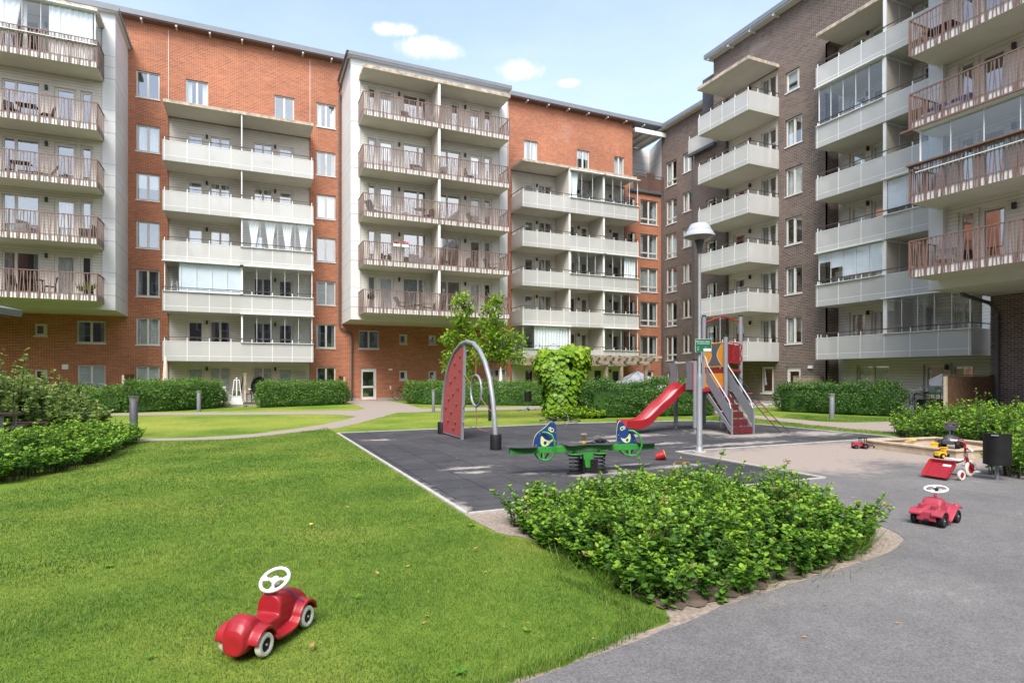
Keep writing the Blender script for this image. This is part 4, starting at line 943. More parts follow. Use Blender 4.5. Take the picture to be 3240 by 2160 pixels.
mb = MB().m('black').box(-0.115, -0.085, -0.10, -0.07, 0.0, 0.24).box(-0.13, -0.05, 0.05, 0.065, 0.0, 0.24).box(0.03, 0.16, -0.075, -0.06, 0.0, 0.235).box(-0.05, 0.12, -0.06, 0.05, 0.06, 0.10).m('steel').lathe([(0, 0), (0.018, 0), (0.018, 0.01), (0, 0.01)], (0, 0, 0), 10)
mb.build('hinge_bracket', sw)
def plate(name, pts, z0, z1, key): return MB().m(key).prism(pts, z0, z1, 'xy').build(name, sw, bevel=0.003)
plate('centre_plate', [(-0.44, -0.02), (-0.40, -0.15), (-0.30, -0.19), (-0.16, -0.14), (0.0, -0.10), (0.16, -0.14), (0.30, -0.19), (0.42, -0.15), (0.44, 0.0), (0.40, 0.15), (0.30, 0.19), (0.16, 0.14), (0, 0.10), (-0.16, 0.14), (-0.30, 0.19), (-0.40, 0.15)], 0.478, 0.496, 'darkgrey')
for s_ in (-1, 1):
    st = [(s_*x, y) for x, y in [(0.86, 0.16), (0.90, -0.15), (1.08, -0.17), (1.25, -0.13), (1.40, -0.04), (1.40, 0.05), (1.25, 0.14), (1.08, 0.17)]]
    plate('seat', st if s_ > 0 else st[::-1], 0.470, 0.488, 'darkgrey')
def shield(pts, name):
    n = 24; P = []
    for i in range(len(pts)):                        # soften the outline
        a, b, c = Vector(pts[i-1]), Vector(pts[i]), Vector(pts[(i+1) % len(pts)])
        P += [b*0.75+a*0.25, b*0.9+(a+c)*0.05, b*0.75+c*0.25]
    P = [tuple(p) for p in P]
    mb = MB().m('lime').prism(P, -0.012, 0.012); mb.m('blue').prism(P, -0.017, -0.0125).prism(P, 0.0125, 0.017); return mb.build(name, sw)
def conv(pts, by): return [((x-670)/445, 0.465+(by-y)/445) for x, y in pts]
shL = shield(conv([(248, 252), (252, 222), (262, 180), (285, 148), (318, 128), (345, 108), (380, 74), (400, 65), (424, 95), (427, 170), (433, 250)], 250), 'shield')
shR = shield(conv([(908, 228), (905, 130), (916, 72), (930, 54), (948, 52), (968, 88), (1012, 110), (1045, 150), (1062, 200), (1066, 228)], 228), 'shield')
def face(sh, eye, pup, mouth, hole, bolts, by):
    for y0, y1 in ((-0.0195, -0.0171),):
        mb = MB().m('lime')
        for c, r in eye:
            q = conv([c], by)[0]; mb.prism([(q[0]+r*math.cos(2*PI*i/18), q[1]+r*math.sin(2*PI*i/18)) for i in range(18)], y0, y1)
        mb.prism(conv(mouth, by), y0, y1); mb.build('face_inlay', sh)
        mb = MB().m('blue')
        for c, r in pup:
            q = conv([c], by)[0]; mb.prism([(q[0]+r*math.cos(2*PI*i/14), q[1]+r*math.sin(2*PI*i/14)) for i in range(14)], y0-0.002, y0-0.0002)
        mb.prism(conv(hole, by), y0-0.002, y0-0.0002); mb.build('face_inlay', sh)
        mb = MB().m('steel')
        for c in bolts: q = conv([c], by)[0]; mb.ball((q[0], -0.0185, q[1]), 0.009, 6)
        mb.build('bolt', sh)
face(shL, [((378, 124), 0.032), ((392, 132), 0.036)], [((371, 122), 0.010), ((394, 130), 0.018)], [(312, 172), (322, 178), (338, 196), (360, 206), (380, 206), (396, 196), (403, 206), (380, 222), (362, 240), (340, 248), (318, 245), (306, 226), (306, 190)][::-1], [(332, 208), (352, 212), (350, 230), (336, 238), (328, 224)][::-1], [(394, 80), (272, 236), (420, 212), (418, 150), (300, 155)], 250)
face(shR, [((946, 112), 0.034), ((962, 106), 0.030)], [((946, 112), 0.017), ((966, 104), 0.009)], [(934, 178), (950, 186), (972, 188), (992, 176), (1006, 152), (1016, 152), (1018, 186), (1010, 212), (992, 220), (972, 218), (950, 204)][::-1], [(978, 192), (996, 186), (1000, 200), (990, 212), (980, 206)][::-1], [(935, 64), (922, 215), (1050, 205), (1045, 165), (918, 160)], 228)
for s_ in (-1, 1):
    for yy in (-1, 1):
        if s_ < 0: P = [(-0.79, 0.03, 0.70), (-0.73, 0.09, 0.70), (-0.67, 0.135, 0.665), (-0.635, 0.15, 0.58), (-0.62, 0.15, 0.46), (-0.64, 0.13, 0.33), (-0.70, 0.10, 0.265), (-0.78, 0.07, 0.255), (-0.85, 0.04, 0.285), (-0.90, 0.03, 0.36)]
        else: P = [(0.74, 0.03, 0.69), (0.79, 0.09, 0.69), (0.86, 0.135, 0.64), (0.90, 0.15, 0.56), (0.92, 0.15, 0.45), (0.89, 0.13, 0.34), (0.84, 0.10, 0.28), (0.75, 0.07, 0.275), (0.66, 0.04, 0.30), (0.60, 0.03, 0.36)]
        mb = MB().m('green').tube([(x, yy*y, z) for x, y, z in P], 0.0165, 9).tube([(P[7][0], yy*0.07, P[7][2]), (P[7][0], yy*0.03, 0.37)], 0.014, 7); mb.build('handle', sw, smooth=True)
bt = thing('bottle', 'clear drinks bottle with a cork lid standing on the green seesaw', 'bottle', (5.07, 8.43, 0.496))
MB().m('clearglass').lathe([(0.0, 0.001), (0.034, 0.001), (0.036, 0.02), (0.034, 0.085), (0.031, 0.11), (0.033, 0.142)], n=20).build('glass', bt, smooth=True)
MB().m('wood').box(-0.042, 0.042, -0.03, 0.03, 0.143, 0.163).build('lid', bt, bevel=0.004)
MB().m('yellow').lathe([(0, 0.004), (0.030, 0.004), (0.030, 0.04), (0, 0.042)], n=14).build('drink', bt)
bag = thing('bag', 'small black shoulder bag with its strap lying on the seesaw plate', 'bag', (5.38, 8.40, 0.496), R(4))
mb = MB().m('black').ball((0, 0, 0.035), 0.06, 10, 1.75, 1.0, 0.55).box(-0.09, 0.09, -0.05, 0.05, 0.012, 0.05); moulded(mb, 'pouch', bag, 0.008, 5)
MB().m('black').tube([(-0.09, 0, 0.03), (-0.14, -0.02, 0.012), (-0.2, -0.05, 0.01), (-0.27, 0.0, 0.012), (-0.25, 0.05, 0.01), (-0.17, 0.04, 0.012), (-0.09, 0.03, 0.04)], 0.009, 6).tube([(0.09, 0, 0.04), (0.12, -0.03, 0.02), (0.125, -0.06, 0.012)], 0.009, 6).build('strap', bag, smooth=True)
MB().m('steel').box(-0.06, 0.05, -0.052, -0.050, 0.03, 0.034).build('zip', bag)

# ---- climbing arch
ar = thing('climbing_arch', 'grey steel climbing arch with a red holds panel and a rope ring', 'climbing frame', (4.95, 0, 0))
arc = [(15.80, 0.0), (15.78, 0.30), (15.72, 0.80), (15.58, 1.25), (15.32, 1.68), (15.02, 2.0), (14.65, 2.25), (14.2, 2.41), (13.75, 2.45), (13.3, 2.38), (12.9, 2.20), (12.55, 1.92), (12.28, 1.55), (12.10, 1.12), (11.99, 0.65), (11.93, 0.25), (11.92, 0)]
MB().m('steel').tube([(0, y, z) for y, z in arc], 0.056, 14).build('arch_tube', ar, smooth=True)
for y in (15.80, 11.92):
    MB().m('black').lathe([(0.0, 0.0), (0.125, 0.0), (0.125, 0.31), (0.117, 0.325), (0.055, 0.325)], (0, y, 0.012), 24).build('foot_sleeve', ar, smooth=True)
pan = [(14.16, 0.09), (13.94, 2.33), (14.2, 2.33), (14.62, 2.19), (14.99, 1.94), (15.27, 1.63), (15.52, 1.21), (15.65, 0.78), (15.70, 0.30), (15.68, 0.05)]
MB().m('redpanel').prism(pan, -0.014, 0.014, 'yz').build('climbing_panel', ar)
mb = MB().m('steel').bar((0, 14.13, 0), (0, 13.90, 2.40), 0.035, 0.07); mb.bar((0, 15.68, 0.06), (0, 14.15, 0.06), 0.03, 0.03); mb.build('panel_post', ar)
r = random.Random(3)
for y, z in [(14.22, 2.1), (14.63, 1.92), (14.24, 1.75), (14.62, 1.6), (14.97, 1.45), (14.38, 1.29), (14.78, 1.14), (15.13, 0.99), (14.5, 0.88), (14.93, 0.66), (15.19, 0.42), (14.6, 0.41), (15.4, 0.75), (14.75, 0.25)]:
    mb = MB().m('hold').ball((-0.03, y, z), 0.036, 6, 0.8, 0.8+r.uniform(0, .4), 1.0+r.uniform(0, .5)); mb.ball((-0.045, y+r.uniform(-.02, .02), z+0.02), 0.024, 6); mb.build('climbing_hold', ar)
MB().m('steel').tube([(0, 13.13+0.36*math.cos(2*PI*i/40), 1.26+0.365*math.sin(2*PI*i/40)) for i in range(40)], 0.028, 9, closed=True).build('ring', ar, smooth=True)
def rope(p0, p1, sag, key, r_=0.011, parent=ar, x=0):
    P = [(x, p0[0]+(p1[0]-p0[0])*f, p0[1]+(p1[1]-p0[1])*f-sag*4*f*(1-f)) for f in [i/8 for i in range(9)]]
    mb = MB().m(key).tube(P, r_, 6); mb.m('steel'); d = Vector(P[0])-Vector(P[1]); d.normalize()
    mb.tube([Vector(P[0]), Vector(P[0])-d*0.10], 0.016, 6); mb.tube([Vector(P[-1]), Vector(P[-1])+(Vector(P[-2])-Vector(P[-1])).normalized()*0.05], 0.015, 6); mb.build('rope', parent, smooth=True)
for a, b, s_ in [((13.14, 2.40), (13.14, 1.62), 0), ((14.0, 1.67), (13.47, 1.42), 0), ((14.07, 0.8), (13.47, 1.10), 0.02), ((12.30, 1.6), (12.79, 1.40), 0), ((12.05, 0.79), (12.81, 1.10), 0.03), ((13.13, 0.9), (13.09, 0.40), 0), ((14.07, 0.47), (13.09, 0.40), 0.06), ((11.97, 0.46), (13.09, 0.40), 0.07)]: rope(a, b, s_, 'rope')

# ---- slide tower
tw = thing('slide_tower', 'playground tower with a red wavy slide, grey stairs and orange panels, behind the lamp post', 'slide')
Lp, A_, B_, N_, C_ = (11.95, 14.46), (12.97, 14.37), (12.72, 13.2), (11.72, 13.35), (14.2, 14.1)
for (x, y), hh in ((Lp, 2.12), (A_, 3.5), (B_, 2.80), (N_, 2.10), (C_, 3.53)):
    mb = MB().m('greypost').lathe([(0.035, 0), (0.035, 0.12), (0.062, 0.121), (0.062, hh-0.05)], (x, y, 0), 16); mb.m('black').lathe([(0.066, hh-0.055), (0.066, hh-0.02), (0.05, hh), (0, hh+0.004)], (x, y, 0), 16); mb.build('post', tw, smooth=True)
MB().m('steel').tube([(13.65, 14.4, 0), (13.65, 14.4, 3.46)], 0.021, 10).build('pole', tw, smooth=True)
a, c = Vector((*A_, 3.28)), Vector((*C_, 3.33)); d = c-a
MB().m('red').tube([a+d*f+Vector((0, 0, 0.16*math.sin(PI*f)**2)) for f in [i/14 for i in range(15)]], 0.024, 9).build('wavy_bar', tw, smooth=True)
MB().m('red').prism([Lp, A_, B_, N_][::-1], 1.16, 1.24, 'xy').build('platform', tw)
MB().m('red').prism([A_, C_, B_][::-1], 1.70, 1.82, 'xy').build('platform', tw)
def between(p, q, z0, z1, t=0.02, f0=0.06, f1=0.94, name='panel', key='orange'):
    p, q = Vector((*p, 0)), Vector((*q, 0)); d = q-p; n = Vector((d.y, -d.x, 0)).normalized()*t/2
    P, Q = p+d*f0, p+d*f1
    mb = MB().m(key); vs = [P-n, Q-n, Q+n, P+n]; mb.add([v+Vector((0, 0, z0)) for v in vs]+[v+Vector((0, 0, z1)) for v in vs], [(0, 3, 2, 1), (4, 5, 6, 7), (0, 1, 5, 4), (1, 2, 6, 5), (2, 3, 7, 6), (3, 0, 4, 7)]); return mb.build(name, tw), P, Q, n
between(A_, B_, 1.28, 1.66)
o, P, Q, n = between(A_, B_, 1.90, 2.58)
# grey hourglass with a pale rim on both faces of the upper panel
def hour(w): return [(0.5+sx*(0.13+w+0.27*abs(t_)**1.6), t_) for sx in (1,) for t_ in [-1+i*0.1 for i in range(21)]]+[(0.5-(0.13+w+0.27*abs(t_)**1.6), t_) for t_ in [1-i*0.1 for i in range(21)]]
for w_, key, off in ((0.018, 'whitemetal', 1.15), (0.0, 'midgrey', 1.3)):
    mb = MB().m(key)
    for sg_ in (-1, 1):
        pts = [P+(Q-P)*u+n*(sg_*off)+Vector((0, 0, 2.24+t_*0.33)) for u, t_ in hour(w_)]
        m_ = len(pts); mb.add([p+n*sg_*0.0 for p in pts]+[p-n*sg_*0.1 for p in pts], [tuple(range(m_))]+[(i, (i+1) % m_, (i+1) % m_+m_, i+m_) for i in range(m_)])
    mb.build('panel_inlay', tw)
mb = MB().m('orange'); 
for z in (1.885, 2.595): mb.tube([P+Vector((0, 0, z)), Q+Vector((0, 0, z))], 0.016, 8)
for z in (1.275, 1.67): mb.tube([P+Vector((0, 0, z)), Q+Vector((0, 0, z))], 0.014, 8)
mb.build('rail', tw, smooth=True)
# red climb-through panel between B and C with a tube cage
o, P, Q, n = between(B_, C_, 2.02, 2.56, 0.02, 0.10, 0.92, 'panel', 'red')
mb = MB().m('red')
for z in (2.0, 2.62): mb.tube([Vector((*B_, z)), Vector((*C_, z))], 0.02, 8); mb.ball((C_[0], C_[1], z), 0.06, 8); mb.ball((B_[0], B_[1], z), 0.05, 8)
d = (Q-P)
for f in (0.12, 0.75): mb.tube([P+d*f+n*g+Vector((0, 0, z)) for g, z in ((1, 2.62), (12, 2.60), (16, 2.5), (10, 2.3), (16, 2.12), (10, 2.02), (1, 2.0))], 0.022, 8)
mb.tube([Vector((*B_, 1.76)), Vector((*C_, 1.76))], 0.035, 8); mb.build('grab_rail', tw, smooth=True)
# rope ladder
b, c = Vector((*B_, 1.74)), Vector((*C_, 1.74)); e0, e1 = Vector((13.72, 12.10, 0)), Vector((14.18, 12.22, 0)); s0, s1 = b+(c-b)*0.40, b+(c-b)*0.68
for p, q in ((s0, e0), (s1, e1)):
    MB().m('blackrope').tube([p+(q-p)*f-Vector((0, 0, 0.22*f*(1-f)*4*0.5)) for f in [i/10 for i in range(11)]], 0.0125, 6).build('ladder_rope', tw, smooth=True)
for f in (0.32, 0.47, 0.62, 0.77):
    dz = Vector((0, 0, 0.44*f*(1-f))); MB().m('pinkred').tube([s0+(e0-s0)*f-dz, s1+(e1-s1)*f-dz], 0.018, 8).build('rung', tw, smooth=True)
# stairs
tl, tr, bl, br = Vector((12.24, 13.45, 1.2)), Vector((12.86, 13.36, 1.2)), Vector((12.11, 12.30, 0)), Vector((12.77, 12.24, 0))
for i in range(6):
    f0, f1 = i/6, (i+1)/6; mb = MB().m('darkred')
    P0, P1, Q0, Q1 = [bl+(tl-bl)*f for f in (f0, f1)]+[br+(tr-br)*f for f in (f0, f1)]; zt = 0.2*(i+1); zb = zt-0.2
    vs = [(P0.x, P0.y, zb+0.03), (Q0.x, Q0.y, zb+0.03), (Q1.x, Q1.y, zb+0.03), (P1.x, P1.y, zb+0.03), (P0.x, P0.y, zt), (Q0.x, Q0.y, zt), (Q1.x, Q1.y, zt), (P1.x, P1.y, zt)]
    mb.add(vs, [(0, 3, 2, 1), (4, 5, 6, 7), (0, 1, 5, 4), (1, 2, 6, 5), (2, 3, 7, 6), (3, 0, 4, 7)]); mb.build('step', tw)
for b_, t_, sd in ((bl, tl, -1), (br, tr, 1)):
    off = Vector((0.035*sd, 0, 0)); b2, t2 = b_+off, t_+off
    mb = MB().m('greypost').bar(b2+Vector((0, 0.0, 0.10)), t2+Vector((0, 0, -0.05)), 0.03, 0.11).bar(b2, b2+Vector((0, 0, 0.72)), 0.04); mb.build('stringer', tw)
    up = Vector((0, 0, 1))
    pts = [b2+up*0.05, b2+up*0.66, b2+up*0.74+Vector((0.005, 0.05, 0)), b2+(t2-b2)*0.1+up*0.80, t2+(b2-t2)*0.08+up*0.80, t2+up*0.92, t2+up*0.98+Vector((0.01, 0.06, 0)), t2+up*0.95+Vector((0.02, 0.13, 0)), t2+up*0.80+Vector((0.02, 0.15, 0)), t2+up*0.0+Vector((0.02, 0.15, 0))]
    MB().m('steel').tube(pts, 0.021, 9).build('handrail', tw, smooth=True)
    q = [b2+(t2-b2)*0.03+up*0.24, b2+(t2-b2)*0.03+up*0.66, t2+(b2-t2)*0.02+up*0.66, t2+(b2-t2)*0.02+up*0.24]
    nn = Vector((0.008, 0, 0)); MB().m('greypost').add([v-nn for v in q]+[v+nn for v in q], [(0, 1, 2, 3), (7, 6, 5, 4), (0, 4, 5, 1), (1, 5, 6, 2), (2, 6, 7, 3), (3, 7, 4, 0)]).build('side_panel', tw)
# slide chute
s0, s1 = Vector((11.83, 13.92, 0)), Vector((9.55, 13.80, 0)); u = (s1-s0).normalized(); L = (s1-s0).length; v = Vector((-u.y, u.x, 0))
prof = [(0, 1.21), (0.12, 1.22), (0.26, 1.20), (0.40, 1.12), (0.58, 0.94), (0.78, 0.78), (0.96, 0.685), (1.10, 0.60), (1.26, 0.465), (1.44, 0.315), (1.62, 0.215), (1.80, 0.175), (2.0, 0.175), (2.28, 0.18)]
pr = []
for i in range(len(prof)-1):
    for j in range(3): f = j/3; pr.append((prof[i][0]+(prof[i+1][0]-prof[i][0])*f, prof[i][1]+(prof[i+1][1]-prof[i][1])*f))
pr.append(prof[-1])
for _ in range(3): pr = [pr[0]]+[((pr[i-1][0]+2*pr[i][0]+pr[i+1][0])/4, (pr[i-1][1]+2*pr[i][1]+pr[i+1][1])/4) for i in range(1, len(pr)-1)]+[pr[-1]]
def chute(cs, key, name, smooth=True):
    mb = MB().m(key); k = len(cs); vs = []
    for s, z in pr:
        for a_, dz in cs: vs.append(s0+u*s+v*a_+Vector((0, 0, z+dz)))
    fs = [(i*k+j, i*k+(j+1) % k, (i+1)*k+(j+1) % k, (i+1)*k+j) for i in range(len(pr)-1) for j in range(k)]
    fs += [tuple(range(k)), tuple((len(pr)-1)*k+j for j in range(k))]; mb.add(vs, fs); return mb.build(name, tw, smooth=smooth)
ch = chute([(-0.28, 0.20), (-0.235, 0.205), (-0.19, 0.045), (-0.15, 0.008), (0.15, 0.008), (0.19, 0.045), (0.235, 0.205), (0.28, 0.20), (0.275, -0.02), (0.2, -0.045), (-0.2, -0.045), (-0.275, -0.02)], 'red', 'slide')
M['slide_sheen'] = plain('painted_slide_sheen', (0.50, 0.34, 0.34), 0.28, var=0.12)  # pale colour paints the bright reflection onto the red chute's inner surface
sb_ = chute([(-0.155, 0.010), (0.155, 0.010), (0.15, 0.0085), (-0.15, 0.0085)], 'slide_sheen', 'slide_bed_sheen'); sb_.parent = ch
MB().m('black').tube([s0+u*2.15+Vector((0, 0, 0.14)), s0+u*2.15+Vector((0, 0, 0))], 0.03, 8).build('slide_foot', tw)
# wavy grey entrance shields and the short red wall
def wavy(p, dirv, L_, z0, z1, key, thick=0.02):
    n = Vector((-dirv.y, dirv.x, 0))*thick/2; pts = []
    for i in range(13): t_ = i/12; pts.append((L_*(1-0.30*math.sin(PI*t_)**2)-0.02*math.cos(2*PI*t_), z0+(z1-z0)*t_))
    pts = [(0, z0)]+pts+[(0, z1)]
    f = [p+dirv*x+n+Vector((0, 0, z)) for x, z in pts]; b = [p+dirv*x-n+Vector((0, 0, z)) for x, z in pts]; m_ = len(pts)
    return MB().m(key).add(f+b, [tuple(range(m_)), tuple(range(2*m_-1, m_-1, -1))]+[(i, (i+1) % m_, (i+1) % m_+m_, i+m_) for i in range(m_)]).build('entrance_shield', tw)
wavy(Vector((11.92, 14.38, 0)), u, 0.34, 1.26, 2.0, 'midgrey'); wavy(Vector((11.62, 13.36, 0)), u, 0.26, 1.22, 2.02, 'midgrey')
mb = MB().m('red'); q = Vector((11.70, 13.37, 0)); mb.bar(q+Vector((0, 0, 1.62)), q+u*0.16+Vector((0, 0, 1.62)), 0.03, 0.78); mb.build('side_wall', tw)
MB().m('whitemetal').bar((11.93, 14.40, 2.0), (11.68, 13.37, 2.02), 0.05, 0.03).build('top_bar', tw)
mb = MB().m('red').bar((11.92, 14.3, 1.21), (11.70, 13.4, 1.21), 0.05, 0.10); mb.build('platform_edge', tw)

# ================================================================ toys on the ground
def wheel_at(parent, c, r_, w_, tyre, rim, hub=None, axis='y', name='wheel', lug=False):
    """tyre mesh with rim and hub cap children; turns about local y"""
    mb = MB().m(tyre).lathe([(r_*0.60, -w_*0.42), (r_*0.72, -w_*0.5), (r_*0.9, -w_*0.46), (r_, -w_*0.22), (r_, w_*0.22), (r_*0.9, w_*0.46), (r_*0.72, w_*0.5), (r_*0.60, w_*0.42), (r_*0.60, -w_*0.42)], n=28)
    X = Matrix.Rotation(R(90), 4, 'X'); me = mb.build(name, mesh_only=True, smooth=True); me.transform(X); o = put(name, me, parent, c)
    me = MB().m(rim).lathe([(0, -w_*0.30), (r_*0.25, -w_*0.33), (r_*0.60, -w_*0.22), (r_*0.61, w_*0.22), (r_*0.25, w_*0.33), (0, w_*0.30)], n=24).build('rim', mesh_only=True, smooth=True); me.transform(X); put('rim', me, o)
    if hub:
        me = MB().m(hub).lathe([(0, -w_*0.52), (r_*0.10, -w_*0.50), (r_*0.13, -w_*0.3), (r_*0.13, w_*0.3), (r_*0.10, w_*0.50), (0, w_*0.52)], n=14).build('hub_cap', mesh_only=True, smooth=True); me.transform(X); put('hub_cap', me, o)
    return o
# red ride-on car on the lawn; local x forward
ca = thing('ride_on_car', 'old red ride-on toy car with cream tyres, standing on the lawn in the foreground', 'toy car', (0.125, 3.885, 0.012), math.atan2(0.788, 0.616))
for x in (-0.205, 0.205):
    for y in (-0.118, 0.118): wheel_at(ca, (x, y, 0.066), 0.066, 0.042, 'cream', 'black', 'steel')
mb = MB().m('red')
def hull(secs, n=18, flat=0.55):
    vs = []
    for x, zc, hw, hh, e in secs:
        for j in range(n):
            a_ = 2*PI*j/n; c_, s_ = math.cos(a_), math.sin(a_)
            vs.append((x, hw*math.copysign(abs(c_)**e, c_), zc+hh*math.copysign(abs(s_)**e, s_)))
    fs = [(i*n+j, i*n+(j+1) % n, (i+1)*n+(j+1) % n, (i+1)*n+j) for i in range(len(secs)-1) for j in range(n)]
    fs += [tuple(range(n-1, -1, -1)), tuple((len(secs)-1)*n+j for j in range(n))]; return vs, fs
# body: high rounded tail, scooped seat, tall cowl, sloping bonnet
mb.add(*hull([(-0.328, 0.095, 0.052, 0.055, 0.7), (-0.320, 0.105, 0.068, 0.072, 0.7), (-0.295, 0.120, 0.078, 0.090, 0.7), (-0.26, 0.132, 0.083, 0.102, 0.7), (-0.225, 0.134, 0.083, 0.104, 0.68), (-0.195, 0.128, 0.082, 0.096, 0.62), (-0.170, 0.116, 0.081, 0.080, 0.5),
    (-0.145, 0.102, 0.081, 0.062, 0.38), (-0.10, 0.097, 0.081, 0.056, 0.32), (-0.03, 0.097, 0.081, 0.056, 0.32), (-0.008, 0.100, 0.081, 0.060, 0.34), (-0.002, 0.152, 0.082, 0.108, 0.68), (0.02, 0.158, 0.083, 0.117, 0.72), (0.06, 0.156, 0.083, 0.117, 0.75), (0.12, 0.150, 0.082, 0.112, 0.78), (0.20, 0.140, 0.080, 0.104, 0.8), (0.27, 0.125, 0.074, 0.088, 0.8), (0.315, 0.108, 0.060, 0.064, 0.8), (0.335, 0.10, 0.035, 0.035, 0.9)]))
for sy in (-1, 1):                                    # fenders arching over the wheels, joined by a running board
    path = []
    for i in range(13):
        a_ = R(168-i*14.0); path.append((-0.205+0.094*math.cos(a_), 0.070+0.094*math.sin(a_)))
    path += [(-0.085, 0.058), (-0.03, 0.052), (0.03, 0.052), (0.085, 0.060)]
    for i in range(13):
        a_ = R(170-i*14.5); path.append((0.205+0.096*math.cos(a_), 0.072+0.094*math.sin(a_)))
    vs = []; k = 4
    for x, z in path:
        for y_, dz in ((0.06, -0.012), (0.140, -0.014), (0.144, 0.008), (0.06, 0.018)): vs.append((x, sy*y_, z+dz))
    fs = [(i*k+j, i*k+(j+1) % k, (i+1)*k+(j+1) % k, (i+1)*k+j) for i in range(len(path)-1) for j in range(k)]+[(3, 2, 1, 0), tuple((len(path)-1)*k+j for j in range(k))]
    mb.add(vs, fs)
body = moulded(mb, 'body', ca, 0.0055, 5)
MB().m('black').box(-0.26, 0.27, -0.06, 0.06, 0.045, 0.075).bar((-0.205, -0.12, 0.066), (-0.205, 0.12, 0.066), 0.014).bar((0.205, -0.12, 0.066), (0.205, 0.12, 0.066), 0.014).build('chassis', ca)
def steering(parent, c, r_, tilt, key, boss, spokes, face=0.0, tub=0.011):
    X = Matrix.Translation(c) @ Matrix.Rotation(face, 4, 'Z') @ Matrix.Rotation(tilt, 4, 'Y')
    mb = MB().m(key); mb.X = X; mb.tube(circ((0, 0, 0), r_, 36), tub, 10, closed=True)
    for a_ in spokes:
        a_ = R(a_); ca_, sa = math.cos(a_), math.sin(a_); t_ = Vector((-sa, ca_, 0))
        for f0, f1, w0, w1 in ((0.20, 0.5, 0.012, 0.007), (0.5, 0.97, 0.007, 0.022)):
            p0, p1 = Vector((ca_, sa, 0))*r_*f0+Vector((0, 0, -0.008)), Vector((ca_, sa, 0))*r_*f1
            up = Vector((0, 0, 0.005)); vs = [p0-t_*w0-up, p0+t_*w0-up, p1+t_*w1-up, p1-t_*w1-up]; mb.add(vs+[q+up*2 for q in vs], [(0, 3, 2, 1), (4, 5, 6, 7), (0, 1, 5, 4), (1, 2, 6, 5), (2, 3, 7, 6), (3, 0, 4, 7)])
    mb.m(boss).lathe([(0, -0.03), (0.026, -0.03), (0.026, 0.004), (0.020, 0.008), (0.019, 0.003), (0, 0.003)], n=18)
    return mb.build('steering_wheel', parent, smooth=True)
steering(ca, (0.055, 0, 0.338), 0.086, R(-33), 'white', 'white', (90, 195, 285), R(0), 0.0115)
MB().m('black').tube([(0.075, 0, 0.31), (0.10, 0, 0.262)], 0.012, 8).build('steering_column', ca)
MB().m('blue').tube([(0.098, -0.014, 0.275), (0.10, -0.04, 0.268), (0.12, -0.07, 0.25), (0.14, -0.088, 0.215), (0.155, -0.098, 0.195), (0.165, -0.115, 0.182), (0.16, -0.13, 0.178)], 0.0035, 6).tube([(0.098, 0.014, 0.275), (0.09, 0.05, 0.262), (0.085, 0.07, 0.245)], 0.0035, 6).build('cord', ca, smooth=True)
# faded red four-wheeled ride-on car on the asphalt; local x forward
cb_ = thing('ride_on_car', 'faded pinkish red ride-on toy car with black tyres, standing alone on the asphalt path', 'toy car', (6.84, 4.0, 0.008), R(191))
for x in (-0.19, 0.185):
    for y in (-0.128, 0.128): wheel_at(cb_, (x, y, 0.072), 0.072, 0.05, 'black', 'darkgrey', 'steel')
mb = MB().m('pinkred')
mb.add(*hull([(-0.27, 0.15, 0.055, 0.03, 0.5), (-0.255, 0.15, 0.075, 0.045, 0.5), (-0.20, 0.145, 0.082, 0.055, 0.5), (-0.13, 0.135, 0.080, 0.055, 0.5), (-0.07, 0.135, 0.078, 0.06, 0.5), (-0.045, 0.15, 0.080, 0.085, 0.5), (-0.01, 0.17, 0.090, 0.108, 0.4), (0.05, 0.172, 0.095, 0.110, 0.35), (0.10, 0.168, 0.093, 0.106, 0.35), (0.122, 0.15, 0.088, 0.082, 0.4), (0.135, 0.13, 0.085, 0.062, 0.5), (0.20, 0.125, 0.090, 0.060, 0.5), (0.245, 0.118, 0.085, 0.052, 0.5), (0.262, 0.115, 0.07, 0.035, 0.6)]))
for sy in (-1, 1):
    mb.box(0.16, 0.235, sy*0.035, sy*0.085, 0.14, 0.228); mb.box(0.20, 0.262, sy*0.025, sy*0.09, 0.06, 0.13)
    mb.ball((-0.225, sy*0.115, 0.178), 0.034, 8, 1.1, 0.9, 0.9)
    path = [(0.285, 0.128)]+[(0.185+0.105*math.cos(R(a_)), 0.070+0.102*math.sin(R(a_))) for a_ in range(40, 175, 15)]+[(0.075, 0.062), (0.045, 0.05), (0.0, 0.062), (-0.06, 0.105), (-0.12, 0.146), (-0.17, 0.168), (-0.23, 0.172), (-0.285, 0.160)]
    vs = []; k = 4
    for x, z in path:
        for y_, dz in ((0.05, -0.012), (0.155, -0.016), (0.157, 0.008), (0.05, 0.016)): vs.append((x, sy*y_, z+dz))
    fs = [(i*k+j, i*k+(j+1) % k, (i+1)*k+(j+1) % k, (i+1)*k+j) for i in range(len(path)-1) for j in range(k)]+[(3, 2, 1, 0), tuple((len(path)-1)*k+j for j in range(k))]
    mb.add(vs, fs)
moulded(mb, 'body', cb_, 0.006, 4)
MB().m('black').bar((-0.19, -0.13, 0.072), (-0.19, 0.13, 0.072), 0.014).bar((0.185, -0.13, 0.072), (0.185, 0.13, 0.072), 0.014).build('chassis', cb_)
steering(cb_, (-0.005, 0, 0.368), 0.104, R(12), 'white', 'black', (90, 210, 330), 0, 0.011)
MB().m('pinkred').tube([(0.0, 0, 0.345), (0.022, 0, 0.27)], 0.014, 10).build('steering_column', cb_, smooth=True)
